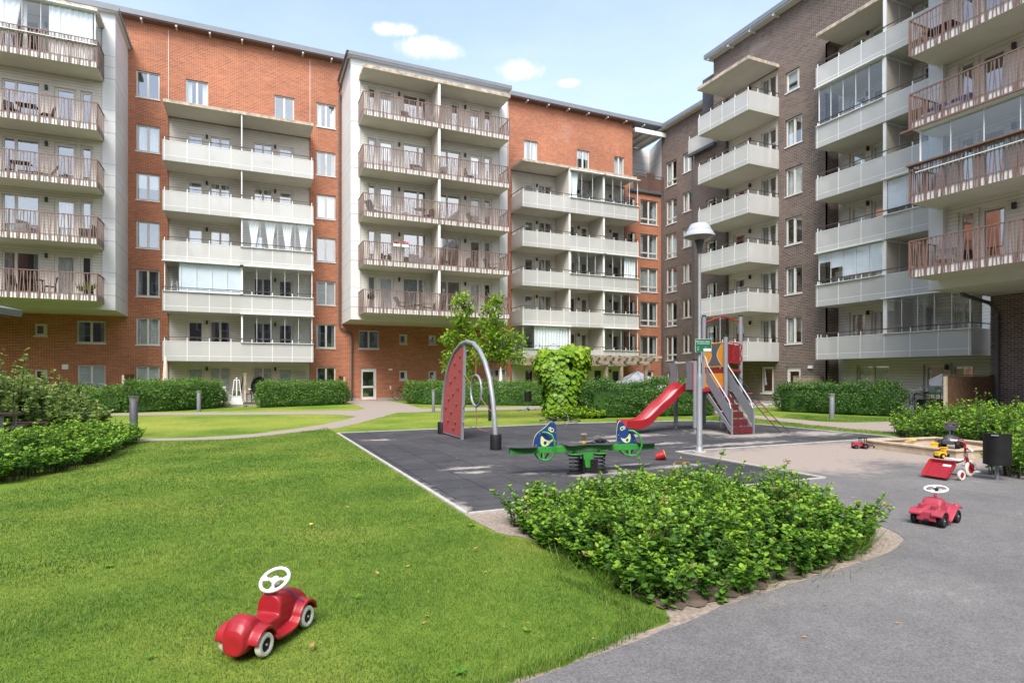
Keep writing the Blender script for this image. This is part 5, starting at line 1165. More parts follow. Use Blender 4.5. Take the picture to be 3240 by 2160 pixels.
# tricycle with a tipped tray
tk = thing('tricycle', 'red toddler tricycle with a white seat and a tipped red tray, beside the black bin', 'tricycle', (9.99, 5.64, 0.008), R(-3))
for y in (-0.17, 0.17): wheel_at(tk, (0, y, 0.078), 0.078, 0.045, 'cream', 'red', 'black')
fw = wheel_at(tk, (0.50, 0, 0.132), 0.132, 0.04, 'cream', 'red', 'black')
MB().m('red').tube([(0, 0, 0.09), (-0.02, 0, 0.17), (0.03, 0, 0.235), (0.20, 0, 0.245), (0.33, 0, 0.27), (0.385, 0, 0.30)], 0.015, 9).bar((0, -0.17, 0.078), (0, 0.17, 0.078), 0.02).tube([(0.375, 0, 0.36), (0.43, 0, 0.25)], 0.022, 9).build('frame', tk, smooth=True)
mb = MB().m('red').tube([(0.43, 0, 0.25), (0.44, 0.032, 0.235), (0.50, 0.032, 0.132)], 0.011, 7).tube([(0.43, 0, 0.25), (0.44, -0.032, 0.235), (0.50, -0.032, 0.132)], 0.011, 7).tube([(0.375, 0, 0.36), (0.365, 0, 0.47), (0.375, 0, 0.53), (0.36, 0.03, 0.56), (0.33, 0.09, 0.57)], 0.016, 8).tube([(0.367, 0, 0.45), (0.34, -0.07, 0.46), (0.31, -0.10, 0.45)], 0.014, 8); mb.build('fork', tk, smooth=True)
MB().m('white').tube([(0.33, 0.09, 0.57), (0.29, 0.17, 0.57)], 0.017, 8).build('grip', tk, smooth=True); MB().m('white').tube([(0.335, -0.08, 0.46), (0.26, -0.17, 0.44)], 0.017, 8).build('grip', tk, smooth=True)
MB().m('steel').lathe([(0.026, 0), (0.028, 0.01), (0.028, 0.05), (0.026, 0.06)], (0.385, 0, 0.32), 12).build('clamp', tk)
mb = MB().m('white').add(*hull([(-0.02, 0.305, 0.07, 0.018, 0.6), (0.0, 0.305, 0.085, 0.024, 0.6), (0.06, 0.295, 0.085, 0.02, 0.6), (0.13, 0.278, 0.07, 0.018, 0.7), (0.2, 0.282, 0.05, 0.018, 0.7), (0.29, 0.285, 0.035, 0.016, 0.8), (0.31, 0.285, 0.02, 0.01, 0.9)])); mb.build('seat', tk, smooth=True)
MB().m('black').bar((0.50, -0.09, 0.10), (0.50, 0.09, 0.165), 0.012).m('white').box(0.46, 0.54, -0.125, -0.085, 0.085, 0.11).box(0.46, 0.54, 0.085, 0.125, 0.155, 0.18).build('pedal', tk)
mb = MB().m('red'); X = Matrix.Translation((-0.135, 0.06, 0.13)) @ Matrix.Rotation(R(-48), 4, 'Y'); mb.X = X
def rrect(w_, h_, r_, n=5): return [(sx*(w_-r_)+r_*math.cos(a_), sy*(h_-r_)+r_*math.sin(a_)) for sx, sy, a0 in ((1, 1, 0), (-1, 1, 90), (-1, -1, 180), (1, -1, 270)) for a_ in [R(a0+90*i/n) for i in range(n+1)]]
a1, a2, a3, a4 = rrect(0.165, 0.205, 0.035), rrect(0.15, 0.19, 0.03), rrect(0.145, 0.185, 0.03), rrect(0.135, 0.175, 0.03); m_ = len(a1)
vs = [(x, y, 0.0) for x, y in a2]+[(x, y, 0.055) for x, y in a1]+[(x*0.97, y*0.97, 0.055) for x, y in a1]+[(x, y, 0.008) for x, y in a4]
mb.add(vs, [tuple(range(m_-1, -1, -1)), tuple(range(3*m_, 4*m_))]+[(r0_*m_+i, r0_*m_+(i+1) % m_, (r0_+1)*m_+(i+1) % m_, (r0_+1)*m_+i) for r0_ in range(3) for i in range(m_)])
tray = mb.build('tray', tk, smooth=True)
mb = MB().m('whitemetal'); mb.X = X @ Matrix.Translation((0.10, -0.07, 0.0095)); mb.box(-0.018, 0.018, -0.06, 0.06, 0, 0.001).build('label', tray)
# bucket, spade, loader, tractor and trailer
bk = thing('bucket', 'small red sand bucket lying on its side on the rubber mat', 'bucket', (7.19, 9.15, 0.09), R(-35))
me = MB().m('red').lathe([(0, -0.09), (0.062, -0.09), (0.068, -0.085), (0.088, 0.085), (0.094, 0.09), (0.088, 0.095), (0.083, 0.085), (0.062, -0.078), (0, -0.078)], n=24).build('shell', mesh_only=True, smooth=True); me.transform(Matrix.Rotation(R(72), 4, 'Y')); put('shell', me, bk)
me = MB().m('yellow').lathe([(0.089, 0.087), (0.096, 0.088), (0.096, 0.094), (0.089, 0.095)], n=24).build('rim', mesh_only=True); me.transform(Matrix.Rotation(R(72), 4, 'Y')); put('rim', me, bk)
spd = MB().m('redpanel').add([(-0.13, -0.01, 0.016), (0.02, -0.012, 0.02), (0.02, -0.05, 0.016), (0.12, -0.045, 0.014), (0.12, 0.045, 0.014), (0.02, 0.05, 0.016), (0.02, 0.012, 0.02), (-0.13, 0.01, 0.016), (-0.16, 0.03, 0.016), (-0.16, -0.03, 0.016)], [(0, 1, 6, 7), (1, 2, 3, 4, 5, 6), (9, 0, 7, 8)])
o = spd.build('shovel', loc=(7.40, 8.76, 0), rot=(0, 0, R(-40))); o.modifiers.new('t', 'SOLIDIFY').thickness = 0.012
tag(o, 'small faded pink sand shovel lying flat on the rubber mat', 'toy shovel')
ld = thing('toy_loader', 'small yellow toy wheel loader on the sand by the sandbox corner', 'toy loader', (12.40, 7.10, 0.008), R(-14))
for x in (-0.10, 0.055):
    for y in (-0.075, 0.075): wheel_at(ld, (x, y, 0.052), 0.052, 0.045, 'black', 'yellow')
mb = MB().m('yellow').box(-0.17, -0.03, -0.05, 0.05, 0.05, 0.13).box(-0.03, 0.03, -0.05, 0.05, 0.05, 0.15).box(-0.04, 0.035, -0.045, 0.045, 0.15, 0.16).box(-0.03, -0.015, -0.045, 0.045, 0.13, 0.20).box(0.015, 0.03, -0.045, 0.045, 0.13, 0.20).box(-0.045, 0.04, -0.055, 0.055, 0.20, 0.215).box(0.03, 0.12, -0.03, 0.03, 0.05, 0.09); mb.build('body', ld, bevel=0.005)
MB().m('yellow').bar((0.03, -0.035, 0.11), (0.17, -0.035, 0.05), 0.015).bar((0.03, 0.035, 0.11), (0.17, 0.035, 0.05), 0.015).prism([(0.16, 0.0), (0.23, 0.0), (0.24, 0.02), (0.17, 0.03), (0.165, 0.085), (0.15, 0.085)], -0.09, 0.09).build('bucket', ld)
tr_ = thing('toy_tractor', 'small red toy tractor on the sand left of the sandbox', 'toy tractor', (12.34, 8.80, 0.008), R(150))
for x, y, rr, ww in ((-0.09, -0.08, 0.06, 0.05), (-0.09, 0.08, 0.06, 0.05), (0.10, -0.07, 0.045, 0.04), (0.10, 0.07, 0.045, 0.04)): wheel_at(tr_, (x, y, rr), rr, ww, 'black', 'darkgrey')
MB().m('pinkred').box(-0.13, 0.16, -0.04, 0.04, 0.05, 0.12).box(-0.03, 0.16, -0.045, 0.045, 0.12, 0.145).box(-0.15, -0.03, -0.10, -0.05, 0.12, 0.135).box(-0.15, -0.03, 0.05, 0.10, 0.12, 0.135).build('body', tr_, bevel=0.006)
mb = MB().m('black').box(-0.13, 0.0, -0.055, 0.055, 0.225, 0.24)
for x in (-0.12, -0.01):
    for y in (-0.045, 0.045): mb.box(x-0.006, x+0.006, y-0.006, y+0.006, 0.12, 0.226)
mb.build('cab', tr_)
tl_ = thing('toy_trailer', 'small black toy trailer hitched behind the red toy tractor', 'toy trailer', (12.72, 8.66, 0.008), R(160))
for x in (-0.08, 0.09):
    for y in (-0.07, 0.07): wheel_at(tl_, (x, y, 0.045), 0.045, 0.04, 'black', 'darkgrey')
MB().m('black').box(-0.13, 0.14, -0.045, 0.045, 0.06, 0.085).box(0.05, 0.13, -0.04, 0.04, 0.085, 0.11).bar((0.14, 0, 0.065), (0.25, 0, 0.075), 0.018).build('bed', tl_, bevel=0.005)
# sandbox
sx = thing('sandbox', 'low rectangular timber sandbox half hidden by the bushes on the right', 'sandbox', (12.57, 8.85, 0), R(-6))
mb = MB().m('palewood'); W_, D_ = 2.15, 2.0
for z0, z1, ins in ((0.0, 0.10, 0.03), (0.103, 0.155, 0.03)):
    mb.box(ins, W_-ins, -0.075, -ins, z0, z1).box(ins, W_-ins, -D_+ins, -D_+0.075, z0, z1).box(ins, 0.075, -D_+0.076, -0.076, z0, z1).box(W_-0.075, W_-ins, -D_+0.076, -0.076, z0, z1)
mb.build('side_board', sx); mb = MB().m('palewood').box(0, W_, -0.115, 0, 0.157, 0.192).box(0, W_, -D_, -D_+0.115, 0.157, 0.192).box(0, 0.115, -D_+0.117, -0.117, 0.157, 0.192).box(W_-0.115, W_, -D_+0.117, -0.117, 0.157, 0.192); mb.build('rim_board', sx, bevel=0.006)
n_ = 30; vs = []
for i in range(n_+1):
    for j in range(n_+1):
        x, y = 0.08+(W_-0.16)*i/n_, -D_+0.08+(D_-0.16)*j/n_; vs.append((x, y, 0.07+0.05*math.sin(x*4+1)*math.sin(y*5)+0.07*math.exp(-((x-1.5)**2+(y+0.5)**2)*7)+random.uniform(-.006, .006)))
o = MB().m('sandpile').add(vs, [(i*(n_+1)+j, (i+1)*(n_+1)+j, (i+1)*(n_+1)+j+1, i*(n_+1)+j+1) for i in range(n_) for j in range(n_)]).build('sand', sx, smooth=True)
ex = thing('ride_on_digger', 'dark grey ride-on toy digger standing in the sandbox', 'toy digger', (13.42, 7.55, 0.10), R(20))
for x in (-0.22, 0.2):
    for y in (-0.15, 0.15): wheel_at(ex, (x, y, 0.09), 0.09, 0.08, 'black', 'darkgrey')
mb = MB().m('darkgrey').box(-0.30, 0.28, -0.10, 0.10, 0.10, 0.19).ball((-0.1, 0, 0.20), 0.13, 10, 1.4, 0.9, 0.7).ball((0.2, 0, 0.17), 0.12, 10, 1.2, 1.0, 0.7); moulded(mb, 'body', ex, 0.012, 4)
MB().m('darkgrey').box(-0.035, 0.035, -0.04, 0.04, 0.18, 0.40).bar((-0.09, 0.0, 0.12), (-0.11, 0, 0.42), 0.035).build('column', ex, bevel=0.008)
mb = MB().m('darkgrey').ball((0.05, 0, 0.46), 0.13, 12, 1.4, 0.85, 0.72).box(-0.12, 0.2, -0.09, 0.09, 0.50, 0.535).box(-0.13, -0.03, -0.1, 0.1, 0.38, 0.48); moulded(mb, 'head', ex, 0.01, 4)
MB().m('red').box(-0.05, 0.05, -0.03, 0.03, 0.545, 0.556).m('yellow').prism([(0.12, 0.44), (0.17, 0.44), (0.145, 0.48)], -0.118, -0.113).build('decal', ex)
o = MB().m('yellow').box(-0.09, 0.09, -0.06, 0.06, 0, 0.11).box(-0.10, 0.10, -0.07, 0.07, 0.11, 0.13).build('sand_mould', loc=(12.95, 7.6, 0.10), rot=(0, 0, R(25)), bevel=0.012); tag(o, 'yellow plastic sand mould beside the digger in the sandbox', 'sand toy')
o = MB().m('yellow').tube([(-0.14, 0, 0), (0.05, 0, 0.012), (0.09, 0, 0.02)], 0.014, 7).ball((0.13, 0, 0.015), 0.05, 8, 1.2, 1, 0.4).build('sand_scoop', loc=(13.35, 8.35, 0.175), rot=(0, 0, R(-5)), smooth=True); tag(o, 'yellow sand scoop at the far edge of the sandbox', 'sand toy')

# ================================================================ street furniture
def bollard(x, y, h_, r_, key, label, first=None):
    t_ = thing('bollard_light', label, 'bollard light', (x, y, 0), 0, 'bollard lights along the paths')
    MB().m(key).lathe([(r_*1.12, 0.0), (r_*1.12, 0.02), (r_, 0.022), (r_, h_-0.145), (r_*0.96, h_-0.14)], n=20).build('post', t_, smooth=True)
    MB().m('lampglass').lathe([(r_*0.96, h_-0.14), (r_*1.12, h_-0.06), (r_*1.35, h_-0.022)], n=20).build('lens', t_, smooth=True)
    MB().m('steel').lathe([(0, h_-0.13), (r_*0.45, h_-0.13), (r_*0.35, h_-0.03), (0, h_-0.03)], n=12).build('reflector', t_)
    MB().m(key).lathe([(0, h_-0.022), (r_*1.40, h_-0.022), (r_*1.40, h_-0.006), (r_*1.3, h_), (0, h_+0.002)], n=20).build('cap', t_, smooth=True)
M['bollard'] = plain('bollard_grey', (0.075, 0.075, 0.09), 0.5, var=0.1); M['bollard2'] = plain('bollard_pale', (0.15, 0.155, 0.17), 0.5, var=0.1)
bollard(-2.74, 18.5, 1.08, 0.098, 'bollard', 'dark grey bollard light at the end of the bright green bush on the left')
bollard(-1.97, 30.25, 0.95, 0.085, 'bollard2', 'grey bollard light before the long clipped hedge left of the white chairs')
bollard(7.72, 25.95, 1.0, 0.07, 'bollard2', 'slim pale grey bollard light by the hedge to the right of the entrance path')
bollard(20.04, 15.39, 0.95, 0.088, 'bollard2', 'grey bollard light on the grass strip before the hedge at the dark building')
def bin_(x, y, rz, label, zb, sc_=1.0):
    t_ = thing('waste_bin', label, 'waste bin', (x, y, 0), rz); a0 = R(180)
    mb = MB().m('steel').tube([(0, 0.02, 0), (0, 0.02, zb+0.2)], 0.028, 12); mb.build('pole', t_, smooth=True)
    n = 22; ring = [(0.175*math.cos(R(180+180*i/n)), 0.21*math.sin(R(180+180*i/n))) for i in range(n+1)]
    inn = [(x_*0.95, y_*0.95-0.004) for x_, y_ in ring]
    mb = MB().m('black'); z1 = zb+0.47
    P = [(x_, y_, zb) for x_, y_ in ring]+[(x_, y_, z1) for x_, y_ in ring]; k = n+1
    mb.add(P, [(i, i+1, i+1+k, i+k) for i in range(n)]+[(0, k, 2*k-1, k-1), tuple(range(n, -1, -1))])
    mb.tube([(x_, y_, z1) for x_, y_ in ring]+[(0.175, 0, z1)], 0.007, 6); mb.box(-0.165, 0.165, -0.02, 0.0, zb+0.36, z1-0.02); o = mb.build('bin', t_, smooth=True); o.scale = (1, 1, 1)
    MB().m('steel').box(-0.09, 0.0, -0.217, -0.205, z1-0.022, z1-0.006).build('rim_plate', t_)
    return t_
bin_(10.55, 5.28, R(-58), 'black half-round waste bin on a steel pole, at the right edge before the bushes', 0.25)
bin_(12.25, 25.5, R(-24), 'small black waste bin far off on the lawn left of the vine', 0.42)
# picnic table and shelter at the left edge
pt = thing('picnic_table', 'brown picnic table with benches among the bushes at the left edge', 'picnic table', (-5.9, 17.45, 0), R(-6))
MB().m('tablewood').box(-1.0, 1.0, -0.38, -0.13, 0.70, 0.745).box(-1.0, 1.0, -0.125, 0.125, 0.70, 0.745).box(-1.0, 1.0, 0.13, 0.38, 0.70, 0.745).build('tabletop', pt)
for s_ in (-1, 1): MB().m('tablewood').box(-1.0, 1.28, s_*0.85-0.15, s_*0.85+0.15, 0.43, 0.475).build('bench', pt)
for x in (-0.7, 0.85):
    MB().m('steel').bar((x, -0.85, 0.40), (x, 0.85, 0.40), 0.06).bar((x, -0.3, 0), (x, -0.3, 0.70), 0.06).bar((x, 0.3, 0), (x, 0.3, 0.70), 0.06).bar((x, -0.85, 0), (x, -0.85, 0.43), 0.05).bar((x, 0.85, 0), (x, 0.85, 0.43), 0.05).build('leg', pt)
sh = thing('shelter', 'small shelter with a grey metal roof, its corner reaching in at the left edge', 'shelter', (-5.45, 14.9, 0), R(-20))
mb = MB().m('roofmetal').add([(-3.2, -1.6, 3.72), (0.42, -1.6, 2.90), (0.42, 1.6, 2.90), (-3.2, 1.6, 3.72), (-3.2, -1.6, 3.86), (0.46, -1.6, 3.04), (0.46, 1.6, 3.04), (-3.2, 1.6, 3.86)], [(0, 3, 2, 1), (4, 5, 6, 7), (0, 1, 5, 4), (1, 2, 6, 5), (2, 3, 7, 6), (3, 0, 4, 7)]); mb.build('roof', sh)
MB().m('frame').add([(-3.1, -1.5, 3.64), (0.3, -1.5, 2.87), (0.3, 1.5, 2.87), (-3.1, 1.5, 3.64)], [(0, 1, 2, 3)]).build('soffit', sh)
for x, z in ((-2.7, 3.55), (-0.9, 3.1)):
    for y in (-1.3, 1.3): MB().m('greypost').box(x-0.05, x+0.05, y-0.05, y+0.05, 0, z).build('post', sh)
# pergola and grey tent roof
pg = thing('pergola', 'weathered wooden pergola beside the climbing vine', 'pergola', (0, 22, 0))
for x in (14.37, 16.47):
    for y in (0, 1.9): MB().m('wood').box(x-0.06, x+0.06, y-0.06, y+0.06, 0, 2.12).build('post', pg)
for y in (0, 1.9): MB().m('wood').box(11.2, 16.75, y-0.075, y-0.02, 2.10, 2.26).box(11.2, 16.75, y+0.02, y+0.075, 2.10, 2.26).build('beam', pg)
for i in range(8): MB().m('wood').box(11.6+i*0.72, 11.67+i*0.72, -0.55, 2.4, 2.262, 2.41).build('rafter', pg)
mb = MB().m('wood')
for y in (-0.45, 0.15, 0.95, 1.75, 2.3): mb.box(11.2, 17.0, y-0.05, y+0.05, 2.412, 2.50)
mb.build('batten', pg)
r = random.Random(4)
for x, y0 in ((14.37, 0), (16.47, 0)):
    MB().m('twig').tube([(x+0.075*math.cos(i*0.8), y0+0.075*math.sin(i*0.8), i*0.07) for i in range(32)], 0.012, 5).build('vine_stem', pg)
MB().m('twig').tube([(11.4+i*0.15, -0.50+0.06*math.sin(i*1.3), 2.45+0.06*math.sin(i*2.1)) for i in range(37)], 0.010, 5).build('vine_stem', pg)
tn = thing('pavilion', 'grey pyramid shaped canvas roof standing behind the hedge', 'pavilion', (17.1, 23.5, 0), R(-20))
mb = MB().m('canvas'); ap = (0, 0, 1.88); q = [(-1.35, -1.35, 1.0), (1.35, -1.35, 1.0), (1.35, 1.35, 1.0), (-1.35, 1.35, 1.0)]
mb.add([ap]+q+[(x, y, 0.85) for x, y, z in q], [(0, 1, 2), (0, 2, 3), (0, 3, 4), (0, 4, 1), (1, 5, 6, 2), (2, 6, 7, 3), (3, 7, 8, 4), (4, 8, 5, 1)])
mb.m('darkgrey')
for a_, b_ in ((0, 1), (1, 2), (2, 3), (3, 0)):
    m2 = [(q[a_][i]+q[b_][i])/2 for i in range(3)]; mb.bar(ap, (m2[0], m2[1], 1.004), 0.012)
    mb.bar(ap, q[a_], 0.02)
mb.build('canvas_roof', tn)
for x, y, z in q: MB().m('darkgrey').box(x-0.03, x+0.03, y-0.03, y+0.03, 0, 0.95).build('post', tn)
# fences
def fence(p, q, z0, z1, key, label, step=0.12, postkey='palewood'):
    p, q = Vector(p), Vector(q); L_ = (q-p).length; t_ = thing('wooden_fence', label, 'fence', (p.x, p.y, 0), math.atan2(q.y-p.y, q.x-p.x))
    mb = MB().m(key); n = int(L_/step)
    for i in range(n): mb.box(0.06+i*(L_-0.12)/n, 0.06+(i+0.80)*(L_-0.12)/n, -0.035, -0.012, z0, z1-0.03)
    mb.box(0, L_, -0.011, 0.02, z0+0.25, z0+0.35).box(0, L_, -0.011, 0.02, z1-0.35, z1-0.25).box(0, L_, -0.011, 0.02, (z0+z1)/2-0.05, (z0+z1)/2+0.05); mb.build('boards', t_)
    for x in (0.04, L_-0.04): MB().m(postkey if x < 1 else key).box(x-0.05, x+0.05, -0.05, 0.05, 0, z1).build('post', t_)
    MB().m(key).box(-0.03, L_+0.03, -0.06, 0.06, z1, z1+0.035).build('cap_rail', t_)
fence((23.85, 13.62), (27.90, 14.15), 0.10, 1.62, 'brownwood', 'dark brown slatted wooden screen at the foot of the dark building, at the right')
fence((26.0, 22.15), (27.95, 22.05), 0.1, 1.58, 'wood', 'short light brown wooden screen above the hedge by the dark building', postkey='wood')
fence((-5.95, 36.9), (-5.95, 39.95), 0.1, 1.68, 'brownwood', 'brown wooden screen against the red wall, left of the white blinds')
fence((5.55, 37.9), (5.55, 39.95), 0.1, 1.60, 'brownwood', 'narrow brown wooden screen by the downpipe left of the entrance door')
fence((15.6, 38.4), (17.0, 38.4), 0.1, 1.62, 'wood', 'low wooden screen behind the young tree on the far side')
fence((29.0, 38.6), (30.6, 38.6), 0.1, 1.62, 'wood', 'low wooden screen in the far corner behind the grey canvas roof', postkey='wood')
# ================================================================ vegetation
M['leaf_bush'] = foliage('spirea_leaves', (0.040, 0.125, 0.015), (0.115, 0.26, 0.024), (0.34, 0.50, 0.045), 2.5)
M['leaf_hedge'] = foliage('hedge_leaves', (0.055, 0.130, 0.020), (0.120, 0.240, 0.036), (0.26, 0.36, 0.08), 1.2)
M['leaf_dark'] = foliage('dark_shrub_leaves', (0.040, 0.105, 0.020), (0.085, 0.185, 0.034), (0.19, 0.29, 0.07), 1.5)
M['leaf_mixed'] = foliage('mixed_shrub_leaves', (0.07, 0.14, 0.03), (0.15, 0.24, 0.06), (0.32, 0.37, 0.09), 1.0)
M['leaf_tree'] = foliage('tree_leaves', (0.10, 0.21, 0.015), (0.20, 0.34, 0.025), (0.40, 0.50, 0.05), 0.9)
M['leaf_vine'] = foliage('vine_leaves', (0.09, 0.20, 0.012), (0.20, 0.34, 0.02), (0.42, 0.50, 0.04), 1.3, 0.3)
M['blade'] = foliage('grass_blades', (0.050, 0.125, 0.012), (0.115, 0.215, 0.022), (0.25, 0.29, 0.055), 0.6, 0.3)
M['rust'] = plain('faded_flower_heads', (0.22, 0.13, 0.06), 0.9, var=0.4, scale=40)
def inpoly(x, y, poly):
    ins = np.zeros(len(x), bool); j = len(poly)-1
    for i in range(len(poly)):
        xi, yi = poly[i]; xj, yj = poly[j]
        c = ((yi > y) != (yj > y)) & (x < (xj-xi)*(y-yi)/(yj-yi+1e-12)+xi); ins ^= c; j = i
    return ins
def scatter(poly, n):
    xs = [p[0] for p in poly]; ys = [p[1] for p in poly]; out = []
    while sum(len(o) for o in out) < n:
        x = RNG.uniform(min(xs), max(xs), n); y = RNG.uniform(min(ys), max(ys), n); k = inpoly(x, y, poly); out.append(np.stack([x[k], y[k]], 1))
    return np.concatenate(out)[:n]
def edgedist(P, poly):
    d = np.full(len(P), 1e9); nx = np.zeros((len(P), 2))
    for i in range(len(poly)):
        a, b = np.array(poly[i]), np.array(poly[(i+1) % len(poly)]); ab = b-a
        t_ = np.clip(((P-a) @ ab)/(ab @ ab), 0, 1); q = a+t_[:, None]*ab; v = P-q; l = np.linalg.norm(v, axis=1)
        k = l < d; d[k] = l[k]; nx[k] = -v[k]/(l[k, None]+1e-9)
    return d, nx
def shoots(root, poly, n, hfun, leaf, per, mat, tipfrac=0.72, spread=0.5, oval=True, seed=1, tall=0.0, heads=0, twig=True):
    """a shrub bed of upright leafy shoots; leaves sit along every shoot, younger and paler at the tip"""
    P0 = scatter(poly, n); d, out = edgedist(P0, poly)
    h = hfun(P0, d)*RNG.uniform(0.60, 1.14, n)
    if tall: k = RNG.random(n) < tall; h[k] *= RNG.uniform(1.12, 1.35, k.sum())
    lean = out*np.clip(0.30-d, 0, 0.30)[:, None]*spread*3.0+RNG.normal(size=(n, 2))*0.16
    tip = np.concatenate([P0+lean*h[:, None], h[:, None]], 1); base = np.concatenate([P0, np.zeros((n, 1))], 1)
    mid = (base+tip)/2; mid[:, 2] += 0.06*h; mid[:, :2] -= lean*0.12
    f = (1-RNG.random((n, per))**1.25*tipfrac); f.sort(1); f = f.ravel(); idx = np.repeat(np.arange(n), per)
    q = ((1-f)**2)[:, None]*base[idx]+(2*f*(1-f))[:, None]*mid[idx]+(f**2)[:, None]*tip[idx]
    ang = np.tile(np.arange(per)*2.4, n)+np.repeat(RNG.uniform(0, 6.28, n), per)+RNG.normal(size=n*per)*0.35
    up = RNG.uniform(-0.15, 0.55, n*per)+np.clip(f-0.85, 0, 1)*4.0
    D = np.stack([np.cos(ang), np.sin(ang), up], 1)+RNG.normal(size=(n*per, 3))*0.22; Nn = np.stack([-np.cos(ang)*0.4, -np.sin(ang)*0.4, np.ones(n*per)], 1)+RNG.normal(size=(n*per, 3))*0.42
    L = leaf*RNG.uniform(0.50, 1.30, n*per)*np.repeat(RNG.uniform(0.8, 1.15, n), per)*(1-0.35*np.clip((f-0.8)*5, 0, 1)); W = L*RNG.uniform(0.62, 0.80, n*per)
    tint = np.clip(0.28+0.22*RNG.normal(size=n*per)*0.6+np.clip((f-0.70)*1.9, 0, 0.6)+np.repeat(RNG.normal(size=n)*0.10, per), 0, 1)
    leafmesh('foliage', q, D, Nn, L, W, tint, [mat], root, oval=oval)
    if twig:
        V = []; F = []; o = 0; rr = 0.0035*leaf/0.035
        for i in range(n):
            pts = [base[i], mid[i]*0.9+0.05*(base[i]+tip[i]), tip[i]]
            for p, r_ in zip(pts, (rr*1.3, rr, rr*0.4)):
                for a_ in (0, 2.09, 4.19): V.append((p[0]+r_*math.cos(a_), p[1]+r_*math.sin(a_), p[2]))
            for s_ in (0, 3):
                for j in range(3): F.append((o+s_+j, o+s_+(j+1) % 3, o+s_+3+(j+1) % 3, o+s_+3+j))
            o += 9
        rawmesh('stems', np.array(V), np.array(F), np.zeros(len(V)), ['twig'], root)
    if heads:
        mb = MB().m('rust'); ks = RNG.choice(n, heads, replace=False)
        for k in ks:
            for _ in range(14):
                c_ = tip[k]+RNG.normal(size=3)*(0.020, 0.020, 0.007); mb.ball(tuple(c_), 0.006, 4)
        mb.build('seed_heads', root, fix=False)
def volume_hedge(root, poly, zf, n, leaf, mat, soft=0.35, seed=1, core='leaf_dark', z0=0.02):
    """clipped or loose hedge: leaves through the outer shell of a lumpy body, thinner inside"""
    A = max(1e-3, abs(sum(poly[i][0]*poly[(i+1) % len(poly)][1]-poly[(i+1) % len(poly)][0]*poly[i][1] for i in range(len(poly)))/2))
    per = sum(math.dist(poly[i], poly[(i+1) % len(poly)]) for i in range(len(poly)))
    Hm = float(np.mean(zf(np.array(poly)))); nt_ = int(n*A/(A+per*Hm)); ns = n-nt_
    T_ = scatter(poly, nt_); zt = zf(T_)
    P1 = np.concatenate([T_, (zt-RNG.normal(size=nt_)*0.05)[:, None]], 1); N1 = np.tile([0, 0, 1.0], (nt_, 1))
    seg = np.array([math.dist(poly[i], poly[(i+1) % len(poly)]) for i in range(len(poly))]); pick = RNG.choice(len(poly), ns, p=seg/seg.sum()); t_ = RNG.random(ns)
    a = np.array(poly)[pick]; b = np.array(poly)[(pick+1) % len(poly)]; xy = a+(b-a)*t_[:, None]
    c = np.mean(np.array(poly), 0); e = b-a; nn = np.stack([e[:, 1], -e[:, 0]], 1)/np.linalg.norm(e, axis=1, keepdims=True); sgn = np.sign(((xy-c)*nn).sum(1)); nn *= sgn[:, None]
    hz = RNG.random(ns)**0.8; zz = z0+hz*(zf(xy)-z0); rnd = np.clip((hz-0.60)/0.40, 0, 1)**2*0.38
    xy = xy-nn*(rnd+np.abs(RNG.normal(size=ns))*0.06+np.clip(0.18-hz, 0, 1)*0.9)[:, None]
    P2 = np.concatenate([xy, zz[:, None]], 1); N2 = np.concatenate([nn, np.full((ns, 1), 0.35)], 1)
    P = np.concatenate([P1, P2]); Nn = np.concatenate([N1, N2]); lump = fbm(P, 2.2, seed)
    P = P+Nn*(lump*0.5*soft*0.6+RNG.exponential(0.035, len(P)))[:, None]; keep = (fbm(P*1.0, 5.0, seed+5)+RNG.normal(size=len(P))*0.5) > -0.75
    P, Nn = P[keep], Nn[keep]; m_ = len(P)
    D = unit(m_)*0.8+Nn*0.5+np.array([0, 0, 0.25]); NN = Nn+unit(m_)*0.7
    tint = np.clip(0.35+0.2*RNG.normal(size=m_)+0.25*fbm(P, 1.5, seed+2)+0.22*np.clip(P[:, 2]/max(Hm, .1)-0.75, 0, 1)*2, 0, 1)
    L = leaf*RNG.uniform(0.6, 1.35, m_); leafmesh('foliage', P, D, NN, L, L*0.55, tint, [mat], root)
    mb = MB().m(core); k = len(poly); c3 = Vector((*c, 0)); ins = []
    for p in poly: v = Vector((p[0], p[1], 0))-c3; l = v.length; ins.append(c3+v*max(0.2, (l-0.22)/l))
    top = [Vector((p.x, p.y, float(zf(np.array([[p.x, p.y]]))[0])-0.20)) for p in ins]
    mb.add([Vector((p.x, p.y, 0.05)) for p in ins]+top, [tuple(range(k, 2*k)), tuple(range(k-1, -1, -1))]+[(i, (i+1) % k, (i+1) % k+k, i+k) for i in range(k)]); mb.build('inner_growth', root)
